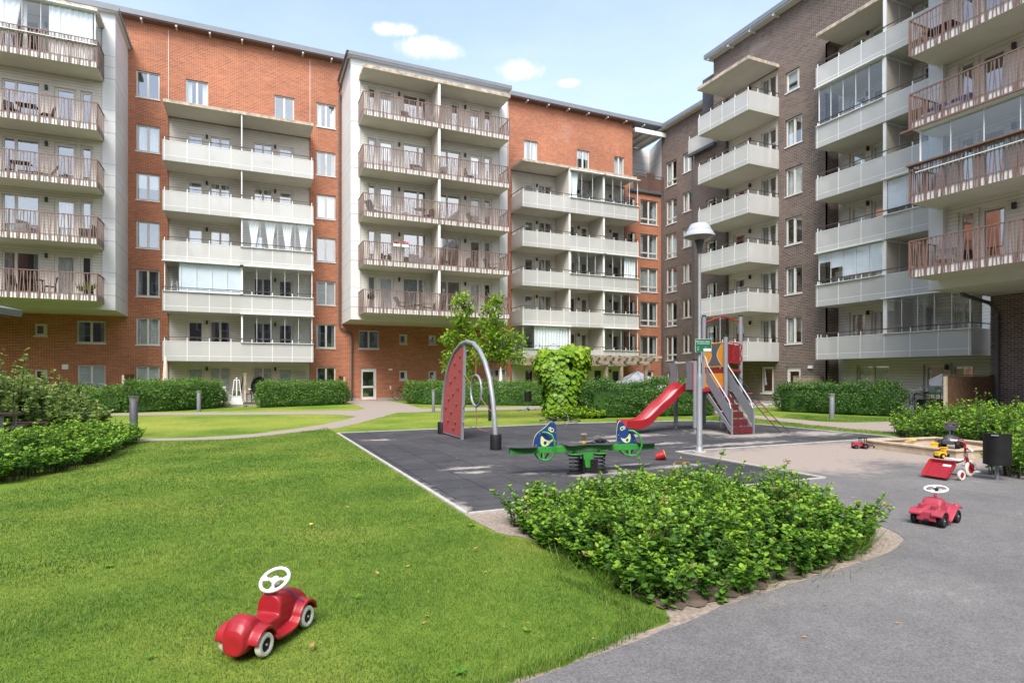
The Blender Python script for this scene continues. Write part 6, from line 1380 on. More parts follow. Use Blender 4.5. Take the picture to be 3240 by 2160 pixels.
# ---- the big bush bed in the foreground
bb = thing('bush', 'large bright green leafy bush bed in the foreground between lawn and asphalt', 'bush', (0, 0, 0))
POLY = [(2.56, 3.28), (2.9, 3.18), (3.6, 3.30), (4.3, 3.40), (5.2, 3.62), (5.72, 3.98), (5.82, 4.6), (5.58, 5.4), (5.38, 5.95), (4.6, 6.10), (3.3, 6.06), (2.58, 5.85), (2.50, 5.0), (2.52, 4.1)]
sheet('soil', wob([(2.6, 3.28), (2.9, 3.20), (3.6, 3.30), (4.3, 3.40), (5.2, 3.62), (5.7, 4.0), (5.8, 4.6), (5.56, 5.4), (5.36, 5.9), (4.6, 6.08), (3.3, 6.04), (2.6, 5.8), (2.54, 5.0), (2.56, 4.1)], 0.045, 0.06, 8), 0.013, 'soil')
shoots(bb, POLY, 1250, lambda P, d: (0.32+0.16*np.clip(d/0.45, 0, 1)+0.12*fbm(np.c_[P, P[:, :1]*0], 2.3, 3)-0.05*np.clip((P[:, 0]-4.5)/1.5, 0, 1)-0.05*np.clip(P[:, 1]-5, 0, 1)), 0.058, 36, 'leaf_bush', tipfrac=0.92, tall=0.10, heads=30)
# ---- bushes left and right
lb = thing('bush', 'bright green loose bush along the lawn at the left edge, before the picnic table', 'bush', (0, 0, 0))
shoots(lb, [(-5.2, 10.4), (-3.4, 11.0), (-2.85, 11.9), (-2.5, 13.4), (-2.45, 15.5), (-2.35, 17.3), (-2.8, 17.6), (-3.3, 16.8), (-3.7, 15.2), (-4.6, 13.5), (-5.6, 12)], 1400, lambda P, d: 0.34+0.28*np.clip(d/0.6, 0, 1)+0.06*fbm(np.c_[P, P[:, :1]*0], 1.1, 5), 0.075, 22, 'leaf_bush', tall=0.06)
rb = thing('bush', 'bright green bushes behind the sandbox and around the black bin at the right edge', 'bush', (0, 0, 0))
shoots(rb, [(11.0, 4.9), (10.95, 5.6), (12.6, 5.9), (13.1, 6.6), (14.0, 6.75), (14.95, 7.5), (15.0, 9.2), (16.3, 10.7), (17.3, 10.9), (19.5, 9.6), (20.5, 7.0), (17, 4.8), (14, 3.6), (12, 3.6)], 3000, lambda P, d: 0.40+0.42*np.clip(d/0.6, 0, 1)+0.08*fbm(np.c_[P, P[:, :1]*0], 1.0, 6), 0.078, 20, 'leaf_bush', tall=0.07)
# ---- taller mixed shrubs on the far left
ms = thing('shrub', 'tall rambling pale green shrub in front of the red wall at the left edge', 'shrub', (0, 0, 0))
shoots(ms, [(-9.5, 18.9), (-6.2, 19.0), (-5.0, 19.2), (-4.1, 20.0), (-4.0, 21.5), (-4.3, 23), (-5.4, 24.5), (-9.5, 24)], 850, lambda P, d: (0.55+1.10*np.clip((-4.0-P[:, 0])/2.2, 0, 1))*(0.7+0.3*np.clip(d/0.7, 0, 1))+0.25*fbm(np.c_[P, P[:, :1]*0], 1.3, 8), 0.15, 34, 'leaf_mixed', tipfrac=0.95, spread=0.6, tall=0.08)
hb = thing('hedge', 'low dark green hedge behind the bollard at the left, below the parked bicycles', 'hedge', (0, 0, 0))
volume_hedge(hb, [(-9.0, 30.2), (-6.3, 30.2), (-4.9, 30.8), (-4.9, 32.5), (-9.0, 34)], lambda P: 0.95+0.08*fbm(np.c_[P, P[:, :1]*0], 1.5, 2), 9000, 0.10, 'leaf_hedge', 0.5, 6)
# ---- clipped hedges in front of the red building
def hedge(label, poly, h_, n, seed, leaf=0.085, mat='leaf_hedge', soft=0.45):
    t_ = thing('hedge', label, 'hedge', (0, 0, 0)); volume_hedge(t_, poly, lambda P: h_+0.05*fbm(np.c_[P, P[:, :1]*0], 1.3, seed), n, leaf, mat, soft, seed)
hedge('long clipped green hedge left of the white chairs and planter', [(-4.9, 30.6), (-3.4, 31.0), (-1.25, 33.0), (-1.05, 33.9), (-1.5, 34.9), (-3.2, 34.2), (-4.9, 33.2)], 1.20, 18000, 11)
hedge('clipped green hedge between the hanging chair and the entrance path', [(0.5, 32.6), (4.9, 34.4), (5.35, 35.0), (5.3, 36.4), (4.6, 36.9), (0.9, 35.0), (0.45, 33.8)], 1.15, 17000, 12)
hedge('long clipped hedge right of the entrance path, behind the climbing arch', [(8.5, 34.2), (9.0, 33.0), (14.5, 28.8), (16.5, 28.9), (16.6, 30.3), (14.6, 31.0), (9.6, 35.6), (8.7, 35.4)], 1.12, 22000, 13)
hedge('dark green flowering hedge right of the vine and behind the slide', [(11.9, 19.4), (13.4, 19.2), (15.5, 19.0), (17.4, 18.6), (18.0, 19.2), (17.6, 21.0), (15.5, 21.3), (12.2, 21.0)], 1.22, 22000, 14, 0.085, 'leaf_dark', 0.7)
hedge('dark green hedge in front of the dark brick building, behind a bollard', [(22.1, 19.3), (22.5, 17.5), (23.1, 15.6), (23.7, 15.1), (24.4, 15.7), (24.1, 17.5), (23.4, 19.6), (22.7, 20.1), (22.2, 19.9)], 1.10, 17000, 15, 0.085, 'leaf_dark', 0.7)
# ---- vine over the end of the pergola
vn = thing('climbing_vine', 'bright green large-leaved vine hanging like a curtain over the pergola end', 'vine', (0, 0, 0))
def vinepts(n):
    """hanging curtain: broad flat top, narrowing towards the ground"""
    u = RNG.random(n); z = 0.05+2.62*RNG.random(n)**0.75
    hw = np.interp(z, [0, 0.5, 1.2, 1.7, 2.2, 2.5, 2.72], [0.50, 0.56, 0.70, 0.92, 1.06, 1.02, 0.80]); cx = np.interp(z, [0, 1.2, 2.0, 2.7], [11.45, 11.55, 11.58, 11.66])
    a = RNG.random(n)*2*PI; rx = hw; ry = 0.55
    x = cx+rx*np.sign(np.cos(a))*np.abs(np.cos(a))**0.6; y = 20.9+ry*np.sign(np.sin(a))*np.abs(np.sin(a))**0.6
    return np.stack([x, y, z], 1), np.stack([np.cos(a), np.sin(a), np.zeros(n)], 1)
P, Nn = vinepts(3600)
tp = scatter([(10.75, 20.4), (12.6, 20.4), (12.6, 21.4), (10.75, 21.4)], 800); P = np.concatenate([P, np.c_[tp, 2.66+0.14*fbm(np.c_[tp, tp[:, :1]*0], 2.2, 3)]]); Nn = np.concatenate([Nn, np.tile([0.0, -0.3, 1.0], (800, 1))])
P = P+Nn*(0.10*fbm(P, 2.4, 9)+RNG.normal(size=len(P))*0.06)[:, None]; n = len(P)
D = np.array([0, 0, -1.0])+Nn*0.55+unit(n)*0.35; L = RNG.uniform(0.11, 0.23, n)
leafmesh('foliage', P, D, Nn+np.array([0, 0, 0.35])+unit(n)*0.25, L, L*0.95, np.clip(0.15+0.25*P[:, 2]/2.7+0.15*RNG.normal(size=n)+0.2*fbm(P, 1.6, 4)+0.25*np.clip(P[:, 2]-2.3, 0, 1), 0, 1), ['leaf_vine'], vn, fold=0.12, oval=True)
mb = MB().m('leaf_dark').box(10.75, 12.35, 20.62, 21.2, 1.6, 2.5).box(11.05, 12.1, 20.65, 21.15, 0.1, 1.62); mb.build('inner_growth', vn, bevel=0.1)
mb = MB().m('twig')
for i in range(7):
    x = 10.3+i*0.42; mb.tube([(x, 20.7, 2.6), (x+0.1, 20.55, 2.82), (x+0.25*math.sin(i*2), 20.5, 2.88), (x+0.36*math.sin(i*2), 20.45, 2.80)], 0.006, 5)
mb.tube([(10.4, 20.5, 2.0), (10.1, 20.4, 2.06), (9.9, 20.4, 1.98), (9.75, 20.4, 2.04)], 0.006, 5); mb.build('tendril', vn)
gp = thing('plant', 'low pale green perennial clump at the foot of the vine', 'plant', (0, 0, 0))
shoots(gp, [(10.2, 19.6), (11.0, 19.2), (12.4, 19.0), (12.6, 19.5), (11.4, 20.2), (10.4, 20.4)], 200, lambda P, d: 0.22+0.25*np.clip(d/0.4, 0, 1), 0.10, 14, 'leaf_tree', twig=False)
# ---- two young trees
def young_tree(label, base, pts, rad, clusters, nleaf, leaf, seed):
    t_ = thing('young_tree', label, 'tree', (0, 0, 0), 0, 'young trees beside the arch'); r_ = random.Random(seed)
    MB().m('bark').tube(pts, rad, 9).build('trunk', t_, smooth=True)
    MB().m('black').lathe([(0.055, 0), (0.055, 0.95), (0.05, 0.96)], (base[0], base[1], 0), 10).build('trunk_guard', t_, smooth=True)
    top = [Vector(p) for p in pts]
    for c_, R_, w_ in clusters:
        cv = Vector(c_); s_ = min(top[len(top)//2:], key=lambda p: (p-cv).length+0.6*abs(p.z-cv.z+0.5)); m_ = (s_+cv)/2+Vector((0, 0, -0.08))
        MB().m('bark').tube([s_, m_, cv], [0.022, 0.015, 0.006], 6).build('limb', t_, smooth=True)
    W = np.array([w_ for _, _, w_ in clusters]); k = RNG.choice(len(clusters), nleaf, p=W/W.sum())
    C_ = np.array([c_ for c_, _, _ in clusters])[k]; RR = np.array([R_ for _, R_, _ in clusters])[k]
    # leaves gather into hand-sized sprays inside each cluster
    sp_ = unit(len(clusters)*46)*RNG.random((len(clusters)*46, 1))**0.45; ids = k*46+RNG.integers(0, 46, nleaf)
    P = C_+sp_[ids]*RR+RNG.normal(size=(nleaf, 3))*0.065
    D = sp_[ids]*0.7+unit(nleaf)*0.7+np.array([0, 0, -0.1]); Nn = unit(nleaf)*0.7+np.array([0, 0, 1.0]); L = leaf*RNG.uniform(0.6, 1.3, nleaf)
    leafmesh('crown', P, D, Nn, L, L*0.42, np.clip(0.42+0.2*RNG.normal(size=nleaf)+0.3*sp_[ids][:, 2], 0, 1), ['leaf_tree'], t_, fold=0.2, oval=True)
CL = lambda x, y, z, rx, rz, w_=1: ((x, y, z), np.array([rx, rx, rz]), w_*rx*rx*rz*9+0.2)
young_tree('young tree with a forked crown standing right behind the climbing arch', (7.97, 19.75), [(7.97, 19.75, 0), (7.98, 19.75, 1.0), (8.0, 19.76, 1.75), (8.06, 19.76, 2.1), (8.12, 19.75, 2.9), (8.2, 19.75, 3.9)], [0.042, 0.036, 0.032, 0.028, 0.02, 0.008],
    [CL(8.05, 19.7, 4.05, .33, .38), CL(8.28, 19.8, 4.35, .22, .2), CL(7.95, 19.7, 3.55, .38, .32), CL(8.4, 19.7, 3.15, .45, .35), CL(7.85, 19.65, 2.85, .48, .4), CL(8.7, 19.8, 2.65, .45, .33), CL(8.35, 19.6, 2.35, .42, .3), CL(9.15, 19.8, 2.95, .30, .25), CL(9.05, 19.7, 2.3, .28, .22), CL(7.75, 19.8, 2.4, .33, .25)], 2700, 0.15, 1)
young_tree('slender young tree with a narrow leafy crown just left of the climbing arch top', (7.35, 20.9), [(7.35, 20.9, 0), (7.34, 20.9, 1.2), (7.35, 20.9, 2.2), (7.3, 20.9, 3.2), (7.3, 20.9, 4.2)], [0.042, 0.036, 0.028, 0.018, 0.007],
    [CL(7.25, 20.9, 4.45, .42, .28), CL(7.55, 20.9, 4.15, .33, .28), CL(7.2, 20.85, 3.8, .33, .28), CL(7.4, 20.9, 3.4, .40, .3), CL(6.95, 20.9, 3.05, .42, .3), CL(7.6, 20.8, 2.8, .46, .34), CL(7.0, 20.9, 2.5, .40, .3), CL(7.55, 20.8, 2.1, .45, .32), CL(6.9, 20.9, 1.95, .33, .22), CL(7.45, 20.8, 1.55, .3, .25)], 2700, 0.15, 2)
# ---- grass: one carpet of blades near the camera
def blades(polys):
    Ps, hs, ws = [], [], []
    for poly, n, h_, w_ in polys:
        p = scatter(poly, n); Ps.append(p); hs.append(h_*RNG.uniform(0.5, 1.25, n)); ws.append(w_*RNG.uniform(0.7, 1.3, n))
    P = np.concatenate(Ps); h_ = np.concatenate(hs); w_ = np.concatenate(ws); n = len(P); B3 = np.c_[P, np.zeros(n)]
    h_ *= 0.82+0.28*fbm(B3, 3.0, 21)
    a = RNG.uniform(0, 2*PI, n); l = RNG.uniform(0.15, 1.1, n)*h_; dr = np.c_[np.cos(a), np.sin(a), np.zeros(n)]; sd = np.c_[-np.sin(a), np.cos(a), np.zeros(n)]
    up = np.array([0, 0, 1.0]); v0 = B3-sd*w_[:, None]/2; v1 = B3+sd*w_[:, None]/2
    m0 = B3+dr*(l*0.35)[:, None]+up*(h_*0.6)[:, None]; v2 = m0+sd*w_[:, None]*0.38; v3 = m0-sd*w_[:, None]*0.38; v4 = B3+dr*l[:, None]+up*(h_*0.95)[:, None]
    V = np.stack([v0, v1, v2, v3, v4], 1).reshape(-1, 3); k = np.arange(n)[:, None]*5
    F = np.concatenate([k+np.array([[0, 1, 2]]), k+np.array([[0, 2, 3]]), k+np.array([[3, 2, 4]])], 1).reshape(-1, 3)
    tint = np.repeat(np.clip(0.52+0.26*RNG.normal(size=n)+0.34*fbm(B3, 0.8, 31)+0.30*fbm(B3, 2.6, 35)+0.2*fbm(B3, 7, 33), 0, 1), 5)
    o = rawmesh('grass', V, F, tint, ['blade']); return tag(o, 'short mown grass blades covering the near lawn', 'grass', kind='stuff')
NEAR = [(-2.6, 2.62), (1.2, 2.80), (2.0, 2.98), (2.50, 3.14), (2.62, 3.4), (2.60, 4.3), (2.52, 5.1), (2.28, 5.6), (2.28, 5.8), (-3.6, 5.8)]
MID = [(-3.6, 5.8), (2.24, 5.8), (2.29, 6.5), (2.29, 9.5), (-3.3, 9.5), (-5, 9.5), (-5, 5.8)]
FAR = [(-3.2, 9.5), (2.29, 9.5), (2.29, 17.2), (2.29, 19.2), (1.2, 17.9), (0.1, 16.95), (-0.45, 16.7), (-1.3, 16.8), (-2.3, 17.0), (-2.4, 13.3), (-2.8, 11.8)]
EDGE = [(0.6, 2.62), (1.2, 2.78), (2.0, 2.94), (2.55, 3.14), (2.42, 3.5), (2.30, 4.2), (2.22, 4.2), (2.35, 3.4), (2.0, 3.06), (1.2, 2.9), (0.6, 2.75)]
blades([(NEAR, 150000, 0.027, 0.0027), (MID, 120000, 0.028, 0.0040), (FAR, 80000, 0.030, 0.0065), (EDGE, 3500, 0.06, 0.003),
    ([(18.5, 14.7), (18.9, 14.1), (21.5, 13.7), (24, 13.8), (22, 15.6), (20.8, 18), (18.9, 16.8)], 14000, 0.05, 0.008), ([(16.5, 10.3), (16.9, 10.3), (16.7, 12), (16.95, 14), (17.6, 17), (17.4, 18.4), (14.7, 17), (15.4, 16), (15.65, 14.6), (15.65, 11.0)], 14000, 0.05, 0.008)])
# tall grass tufts at the edge of the big bush
tg = thing('grass_tuft', 'tufts of long fine grass growing out of the near side of the big bush', 'grass tuft', (0, 0, 0))
def tuft(cx, cy, n, h_, w_=0.0035, sp_=0.10):
    P = np.c_[RNG.normal(cx, sp_, n), RNG.normal(cy, sp_, n), np.zeros(n)]; a = RNG.uniform(0, 6.28, n); l = RNG.uniform(.3, 1.0, n)*h_; D = np.c_[np.cos(a)*l, np.sin(a)*l, h_*RNG.uniform(.5, 1.1, n)]
    return P, D
Ps, Ds = zip(*[tuft(4.75, 3.62, 260, 0.26), tuft(5.1, 3.75, 160, 0.25), tuft(2.5, 3.75, 140, 0.22), tuft(2.45, 4.3, 80, 0.2), tuft(3.6, 3.42, 70, 0.10, sp_=0.2), tuft(4.2, 3.5, 60, 0.12, sp_=0.15), tuft(4.3, 4.8, 260, 0.62, sp_=0.22)])
P, D = np.concatenate(Ps), np.concatenate(Ds); L = np.linalg.norm(D, axis=1); leafmesh('blades', P, D, unit(len(P)), L, np.full(len(P), 0.006), np.clip(0.35+0.2*RNG.normal(size=len(P)), 0, 1), ['blade'], tg, fold=0.1)
# broad-leaved weeds, a dandelion, dropped leaves
def weed(x, y, label, n=9, L_=0.06):
    t_ = thing('weed', label, 'weed', (x, y, 0.01), 0, 'weeds in the lawn'); a = np.arange(n)*2.4+RNG.random(n)*.4; D = np.c_[np.cos(a), np.sin(a), RNG.uniform(.15, .6, n)]
    LL = L_*RNG.uniform(.6, 1.2, n); leafmesh('leaves', np.zeros((n, 3)), D, np.tile([0, 0, 1.0], (n, 1))+unit(n)*.2, LL, LL*0.45, np.clip(.55+.2*RNG.normal(size=n), 0, 1), ['leaf_bush'], t_, oval=True); return t_
for x, y, l_, s_ in [(1.05, 3.02, 'pale broad-leaved weed by the asphalt edge at the bottom of the lawn', 0.08), (0.78, 2.95, 'low weed rosette near the bottom edge of the lawn', 0.06), (0.72, 4.35, 'upright weed in the lawn right of the red toy car', 0.07), (-0.5, 3.9, 'small clover clump in the lawn left of the red toy car', 0.05), (-1.05, 5.9, 'pale weed clump midway up the lawn on the left', 0.07), (2.18, 5.95, 'weed growing at the gravel edge below the rubber mat corner', 0.09), (1.6, 3.35, 'small weed in the lawn near the big bush', 0.05)]: weed(x, y, l_, 16, s_*0.62)
dn = thing('dandelion', 'single yellow dandelion flower in the lawn', 'flower', (0.62, 6.55, 0)); mb = MB().m('yellow').ball((0, 0, 0.05), 0.022, 6, 1, 1, 0.5); mb.build('flower', dn); MB().m('green').tube([(0, 0, 0), (0.005, 0, 0.045)], 0.003, 5).build('stem', dn)
r = random.Random(12)
for x, y, l_ in [(1.55, 6.0, 'curled dry brown leaf on the lawn below the rubber mat corner'), (1.3, 5.3, 'pale fallen leaf on the lawn near the big bush'), (0.55, 5.2, 'dry leaf lying midway across the lawn'), (0.35, 3.62, 'thin dry leaf right behind the red toy car on the lawn'), (1.9, 5.05, 'upright pale dry leaf by the left end of the big bush'), (1.1, 7.3, 'dry leaf on the upper lawn beside the rubber mat'), (0.95, 4.75, 'small brown leaf on the lawn above the red toy car'), (7.15, 3.95, 'fallen leaf on the asphalt to the right of the faded toy car')]:
    a = r.uniform(0, 6.28); L_ = 0.055; mb = MB().m('dryleaf').add([(-L_/2, 0, 0.012), (-0.01, -0.016, 0.02), (L_/2, 0.004, 0.026), (-0.005, 0.018, 0.02), (0, 0, 0.008)], [(0, 1, 4), (1, 2, 4), (2, 3, 4), (3, 0, 4)])
    tag(mb.build('fallen_leaf', loc=(x, y, 0.022), rot=(0, 0, a)), l_, 'leaf', 'fallen leaves')

# leaf litter and grit scattered on the paving
n = 900; P = np.concatenate([np.c_[RNG.uniform(1.0, 10, 500), RNG.uniform(2.2, 6.2, 500)], np.c_[RNG.uniform(2.4, 15, 400), RNG.uniform(6.6, 13, 400)]])
k = ~inpoly(P[:, 0], P[:, 1], [(2.3, 3.0), (6.2, 3.6), (6.2, 6.2), (2.3, 6.4)]) & (P[:, 1] > 2.9+0.16*np.clip(P[:, 0]-1, 0, 1)-0.6*(P[:, 0] > 2)); P = P[k]; n = len(P)
a = RNG.uniform(0, 6.28, n); L = RNG.exponential(0.012, n)+0.006
leafmesh('leaf_litter', np.c_[P, np.full(n, 0.014)], np.c_[np.cos(a), np.sin(a), np.full(n, 0.08)], np.tile([0, 0, 1.0], (n, 1))+RNG.normal(size=(n, 3))*0.2, L, L*RNG.uniform(0.15, 0.6, n), np.zeros(n), ['dryleaf']); tag(bpy.data.objects['leaf_litter'], 'fine leaf litter and grit scattered over the asphalt and the mat', 'leaf litter', kind='stuff')
# ================================================================ bicycles
def make_bike(name, label, key, loc, rz, basket=False, s=1.0, group=None):
    t_ = thing(name, label, 'bicycle', loc, rz, group); r_ = 0.33
    for x in (-0.52, 0.52):
        me = MB().m('rubber').tube(circ((0, 0, 0), r_, 30, 'y'), 0.020, 7, closed=True); me.m('steel').tube(circ((0, 0, 0), r_-0.022, 30, 'y'), 0.009, 5, closed=True)
        for i in range(14): a_ = 2*PI*i/14; me.bar((0, 0.012*(-1)**i, 0), ((r_-0.02)*math.cos(a_), 0, (r_-0.02)*math.sin(a_)), 0.004)
        me.tube([(0, -0.03, 0), (0, 0.03, 0)], 0.02, 8); put('wheel', me.build('wheel', mesh_only=True), t_, (x, 0, r_+0.02))
    f = MB().m(key); bb, st, hd, ra, hd2 = (-0.08, 0, 0.30), (-0.22, 0, 0.80), (0.36, 0, 0.86), (-0.52, 0, 0.35), (0.40, 0, 0.70)
    for p, q in ((bb, st), (bb, hd2), (st, hd), (hd, hd2)): f.tube([p, q], 0.018, 7)
    for y in (-0.05, 0.05): f.tube([ra[:1]+(y,)+ra[2:], bb], 0.010, 6).tube([ra[:1]+(y,)+ra[2:], st], 0.010, 6).tube([(0.52, y, 0.35), (0.47, y, 0.5), hd2], 0.012, 6)
    f.build('frame', t_, smooth=True)
    MB().m('black').ball((-0.25, 0, 0.92), 0.10, 8, 1.35, 0.8, 0.35).tube([st, (-0.24, 0, 0.91)], 0.013, 7).build('saddle', t_, smooth=True)
    MB().m('steel').tube([hd, (0.34, 0, 0.98), (0.37, 0, 1.0)], 0.013, 7).tube([(0.22, -0.28, 1.02), (0.33, -0.22, 1.05), (0.38, -0.06, 1.0), (0.38, 0.06, 1.0), (0.33, 0.22, 1.05), (0.22, 0.28, 1.02)], 0.012, 7).m('black').tube([(0.22, -0.28, 1.02), (0.12, -0.30, 1.01)], 0.017, 7).tube([(0.22, 0.28, 1.02), (0.12, 0.30, 1.01)], 0.017, 7).build('handlebar', t_, smooth=True)
    MB().m('darkgrey').lathe([(0.085, -0.008), (0.085, 0.008)], (0, 0, 0), 16).bar((-0.08, -0.08, 0.30), (-0.08, -0.08, 0.14), 0.02).bar((-0.08, 0.08, 0.30), (-0.08, 0.08, 0.46), 0.02).box(-0.13, -0.03, -0.16, -0.08, 0.13, 0.15).box(-0.13, -0.03, 0.08, 0.16, 0.45, 0.47).build('crank', t_)
    if basket:
        b = MB().m('black')
        for z in (0.80, 0.88, 0.96, 1.03): b.tube([(0.42, -0.17, z), (0.70, -0.17, z), (0.70, 0.17, z), (0.42, 0.17, z)], 0.006, 5, closed=True)
        for i in range(9):
            f_ = i/8; b.bar((0.42+0.28*f_, -0.17, 0.80), (0.42+0.28*f_, -0.17, 1.03), 0.006).bar((0.42+0.28*f_, 0.17, 0.80), (0.42+0.28*f_, 0.17, 1.03), 0.006).bar((0.70, -0.17+0.34*f_, 0.80), (0.70, -0.17+0.34*f_, 1.03), 0.006)
        b.box(0.42, 0.70, -0.17, 0.17, 0.79, 0.80).build('basket', t_)
    t_.scale = (s, s, s); return t_
make_bike('bicycle', 'black bicycle leaning on the red wall right of the entrance door', 'black', (9.72, 39.45, 0.012), R(180))
make_bike('bicycle', 'parked bicycle with a black wire basket above the hedge at the left', 'white', (-7.75, 37.6, 0.0), R(-70), True, 1.16)
make_bike('bicycle', 'dark bicycle parked right of the one with the basket, its saddle showing', 'black', (-7.1, 37.7, 0), R(60), False, 1.13)
make_bike('bicycle', 'dark bicycle parked furthest left behind the left hedge', 'darkgrey', (-8.5, 37.7, 0), R(-60), False, 1.08)
make_bike('bicycle', 'black bicycle behind the dark brown screen at the right', 'black', (24.2, 14.7, 0.05), R(170))
k = make_bike('childs_bicycle', "black child's bicycle lying on its side at the edge of the rubber mat", 'black', (9.75, 17.75, 0.06), R(-38), False, 0.80); k.rotation_euler = (R(80), 0, R(-32))
k = make_bike('childs_bicycle', "small pale blue child's bicycle lying on the far lawn under the bin", 'canvas', (11.5, 24.3, 0.05), R(0), False, 0.55); k.rotation_euler = (R(82), 0, R(10))
M['paleblue'] = plain('pale_blue_paint', (0.30, 0.52, 0.60), 0.5); 
for c_ in k.children:
    if c_.name.startswith('frame'): c_.data.materials.clear(); c_.data.materials.append(M['paleblue'])

# ================================================================ furniture
def four_legs(t_, w, d, h, key, r_=0.018, inset=0.03):
    for x in (-1, 1):
        for y in (-1, 1): put('leg', cached(('leg', h, key, r_), lambda: MB().m(key).box(-r_, r_, -r_, r_, 0, h).build('leg', mesh_only=True)), t_, (x*(w/2-inset), y*(d/2-inset), 0))
def chair_(kind, label, loc, rz=0, group=None):
    t_ = thing({'slat': 'chair', 'arm': 'armchair', 'lounge': 'lounge_chair'}[kind[0]], label, 'armchair' if kind[0] == 'arm' else 'chair', loc, rz, group); key = kind[1]
    if kind[0] == 'slat':
        four_legs(t_, 0.46, 0.46, 0.43, key); MB().m(key).box(-0.23, 0.23, -0.23, 0.23, 0.43, 0.46).build('seat', t_)
        mb = MB().m(key).bar((-0.21, 0.21, 0.46), (-0.21, 0.30, 0.92), 0.03).bar((0.21, 0.21, 0.46), (0.21, 0.30, 0.92), 0.03)
        for i in range(5): mb.bar((-0.21, 0.225+0.015*i, 0.55+0.085*i), (0.21, 0.225+0.015*i, 0.55+0.085*i), 0.015, 0.06)
        mb.build('backrest', t_)
    elif kind[0] == 'arm':
        four_legs(t_, 0.66, 0.62, 0.16, key, 0.02); MB().m(key).box(-0.34, 0.34, -0.32, 0.32, 0.16, 0.32).build('base', t_, bevel=0.02); MB().m('greycloth').box(-0.24, 0.24, -0.30, 0.22, 0.32, 0.44).build('cushion', t_, bevel=0.03)
        MB().m(key).box(-0.34, 0.34, 0.22, 0.32, 0.32, 0.80).build('backrest', t_, bevel=0.03)
        for s_ in (-1, 1): MB().m(key).box(s_*0.25, s_*0.34, -0.31, 0.22, 0.32, 0.58).build('armrest', t_, bevel=0.02)
    else:
        mb = MB().m(key)
        for s_ in (-1, 1): mb.tube([(s_*0.27, -0.42, 0), (s_*0.27, -0.30, 0.34), (s_*0.27, 0.25, 0.30), (s_*0.27, 0.55, 0.85)], 0.014, 6).tube([(s_*0.27, -0.34, 0.55), (s_*0.27, 0.36, 0.55), (s_*0.27, 0.46, 0.0)], 0.014, 6)
        mb.build('frame', t_, smooth=True); MB().m('greycloth' if key == 'black' else key).add([(-0.26, -0.38, 0.36), (0.26, -0.38, 0.36), (0.26, 0.22, 0.31), (-0.26, 0.22, 0.31), (-0.26, 0.56, 0.88), (0.26, 0.56, 0.88)], [(0, 1, 2, 3), (3, 2, 5, 4)]).build('seat', t_)
    return t_
def table_(label, loc, w=0.7, d=0.7, h=0.72, key='black', rnd=False, name='table'):
    t_ = thing(name, label, 'table', loc, 0)
    (MB().m(key).lathe([(0, h-0.025), (w/2, h-0.025), (w/2, h), (0, h)], n=24) if rnd else MB().m(key).box(-w/2, w/2, -d/2, d/2, h-0.03, h)).build('tabletop', t_)
    four_legs(t_, w*0.85 if not rnd else w*0.7, d*0.85 if not rnd else w*0.7, h-0.03, key); return t_
cz = [z+0.245 for z in BB]; G = 'balcony furniture of the white bays'
for kd, x, k, rz, l_ in [(('lounge', 'black'), 7.0, 2, 120, 'dark lounge chair on the middle balcony of the central white bay, at its left end'), (('slat', 'white'), 8.8, 2, 40, 'white chair left of the round table, middle balcony of the central white bay'),
    (('slat', 'black'), 10.35, 2, -60, 'black chair right of the round table, middle balcony of the central white bay'), (('lounge', 'greycloth'), 13.4, 2, 100, 'grey lounge chair on the middle balcony of the central white bay, right of the divider'),
    (('arm', 'wicker'), 9.55, 3, 0, 'low dark armchair on the second highest balcony of the central white bay'), (('slat', 'greycloth'), 11.2, 3, -40, 'grey chair right of the divider on the second highest balcony of the central white bay'), (('slat', 'black'), 13.0, 3, 90, 'dark chair by the right door, second highest balcony of the central white bay'),
    (('arm', 'greycloth'), 9.5, 1, 10, 'grey armchair under the wide window of the pink flower balcony'), (('arm', 'greycloth'), 10.25, 1, -90, 'grey armchair against the divider on the balcony with pink flowers'), (('slat', 'black'), 11.35, 1, 60, 'black chair right of the divider on the balcony with pink flowers'), (('lounge', 'black'), 14.6, 1, 90, 'black folding chair at the right end of the balcony with pink flowers'), (('arm', 'wicker'), 13.2, 1, 90, 'dark wicker armchair on the balcony with pink flowers, by the right door'),
    (('lounge', 'black'), 8.75, 0, 100, 'black deck chair on the lowest balcony of the central white bay, left half'), (('lounge', 'black'), 10.3, 0, -100, 'black deck chair beside the divider on the lowest balcony of the central white bay'), (('slat', 'white'), 12.1, 0, 0, 'white chair on the lowest balcony of the central white bay, behind the tree'),
    (('slat', 'black'), 8.9, 4, 0, 'small dark chair on the top balcony of the central white bay'), (('arm', 'greycloth'), 10.2, 4, -60, 'grey armchair on the top balcony of the central white bay'),
    (('slat', 'black'), -9.5, 4, 20, 'dark chair behind the curtains on the top left balcony'), (('slat', 'black'), -10.3, 3, 40, 'dark chair at the left end of the second highest left balcony'), (('slat', 'black'), -8.9, 3, -60, 'dark chair by the door on the second highest left balcony'), (('lounge', 'greycloth'), -9.0, 2, -80, 'grey reclining chair on the middle left balcony'),
    (('arm', 'greycloth'), -9.7, 1, 60, 'pale grey armchair on the second lowest left balcony'), (('arm', 'wicker'), -7.25, 1, -90, 'black wicker armchair at the right end of the second lowest left balcony'), (('slat', 'black'), -10.1, 0, 60, 'dark chair left of the table on the lowest left balcony'), (('slat', 'black'), -8.8, 0, -70, 'dark chair right of the table on the lowest left balcony'), (('slat', 'black'), -9.5, 0, 180, 'dark chair behind the table on the lowest left balcony')]:
    chair_(kd, l_, (x, 35.75, cz[k]), R(rz), G)
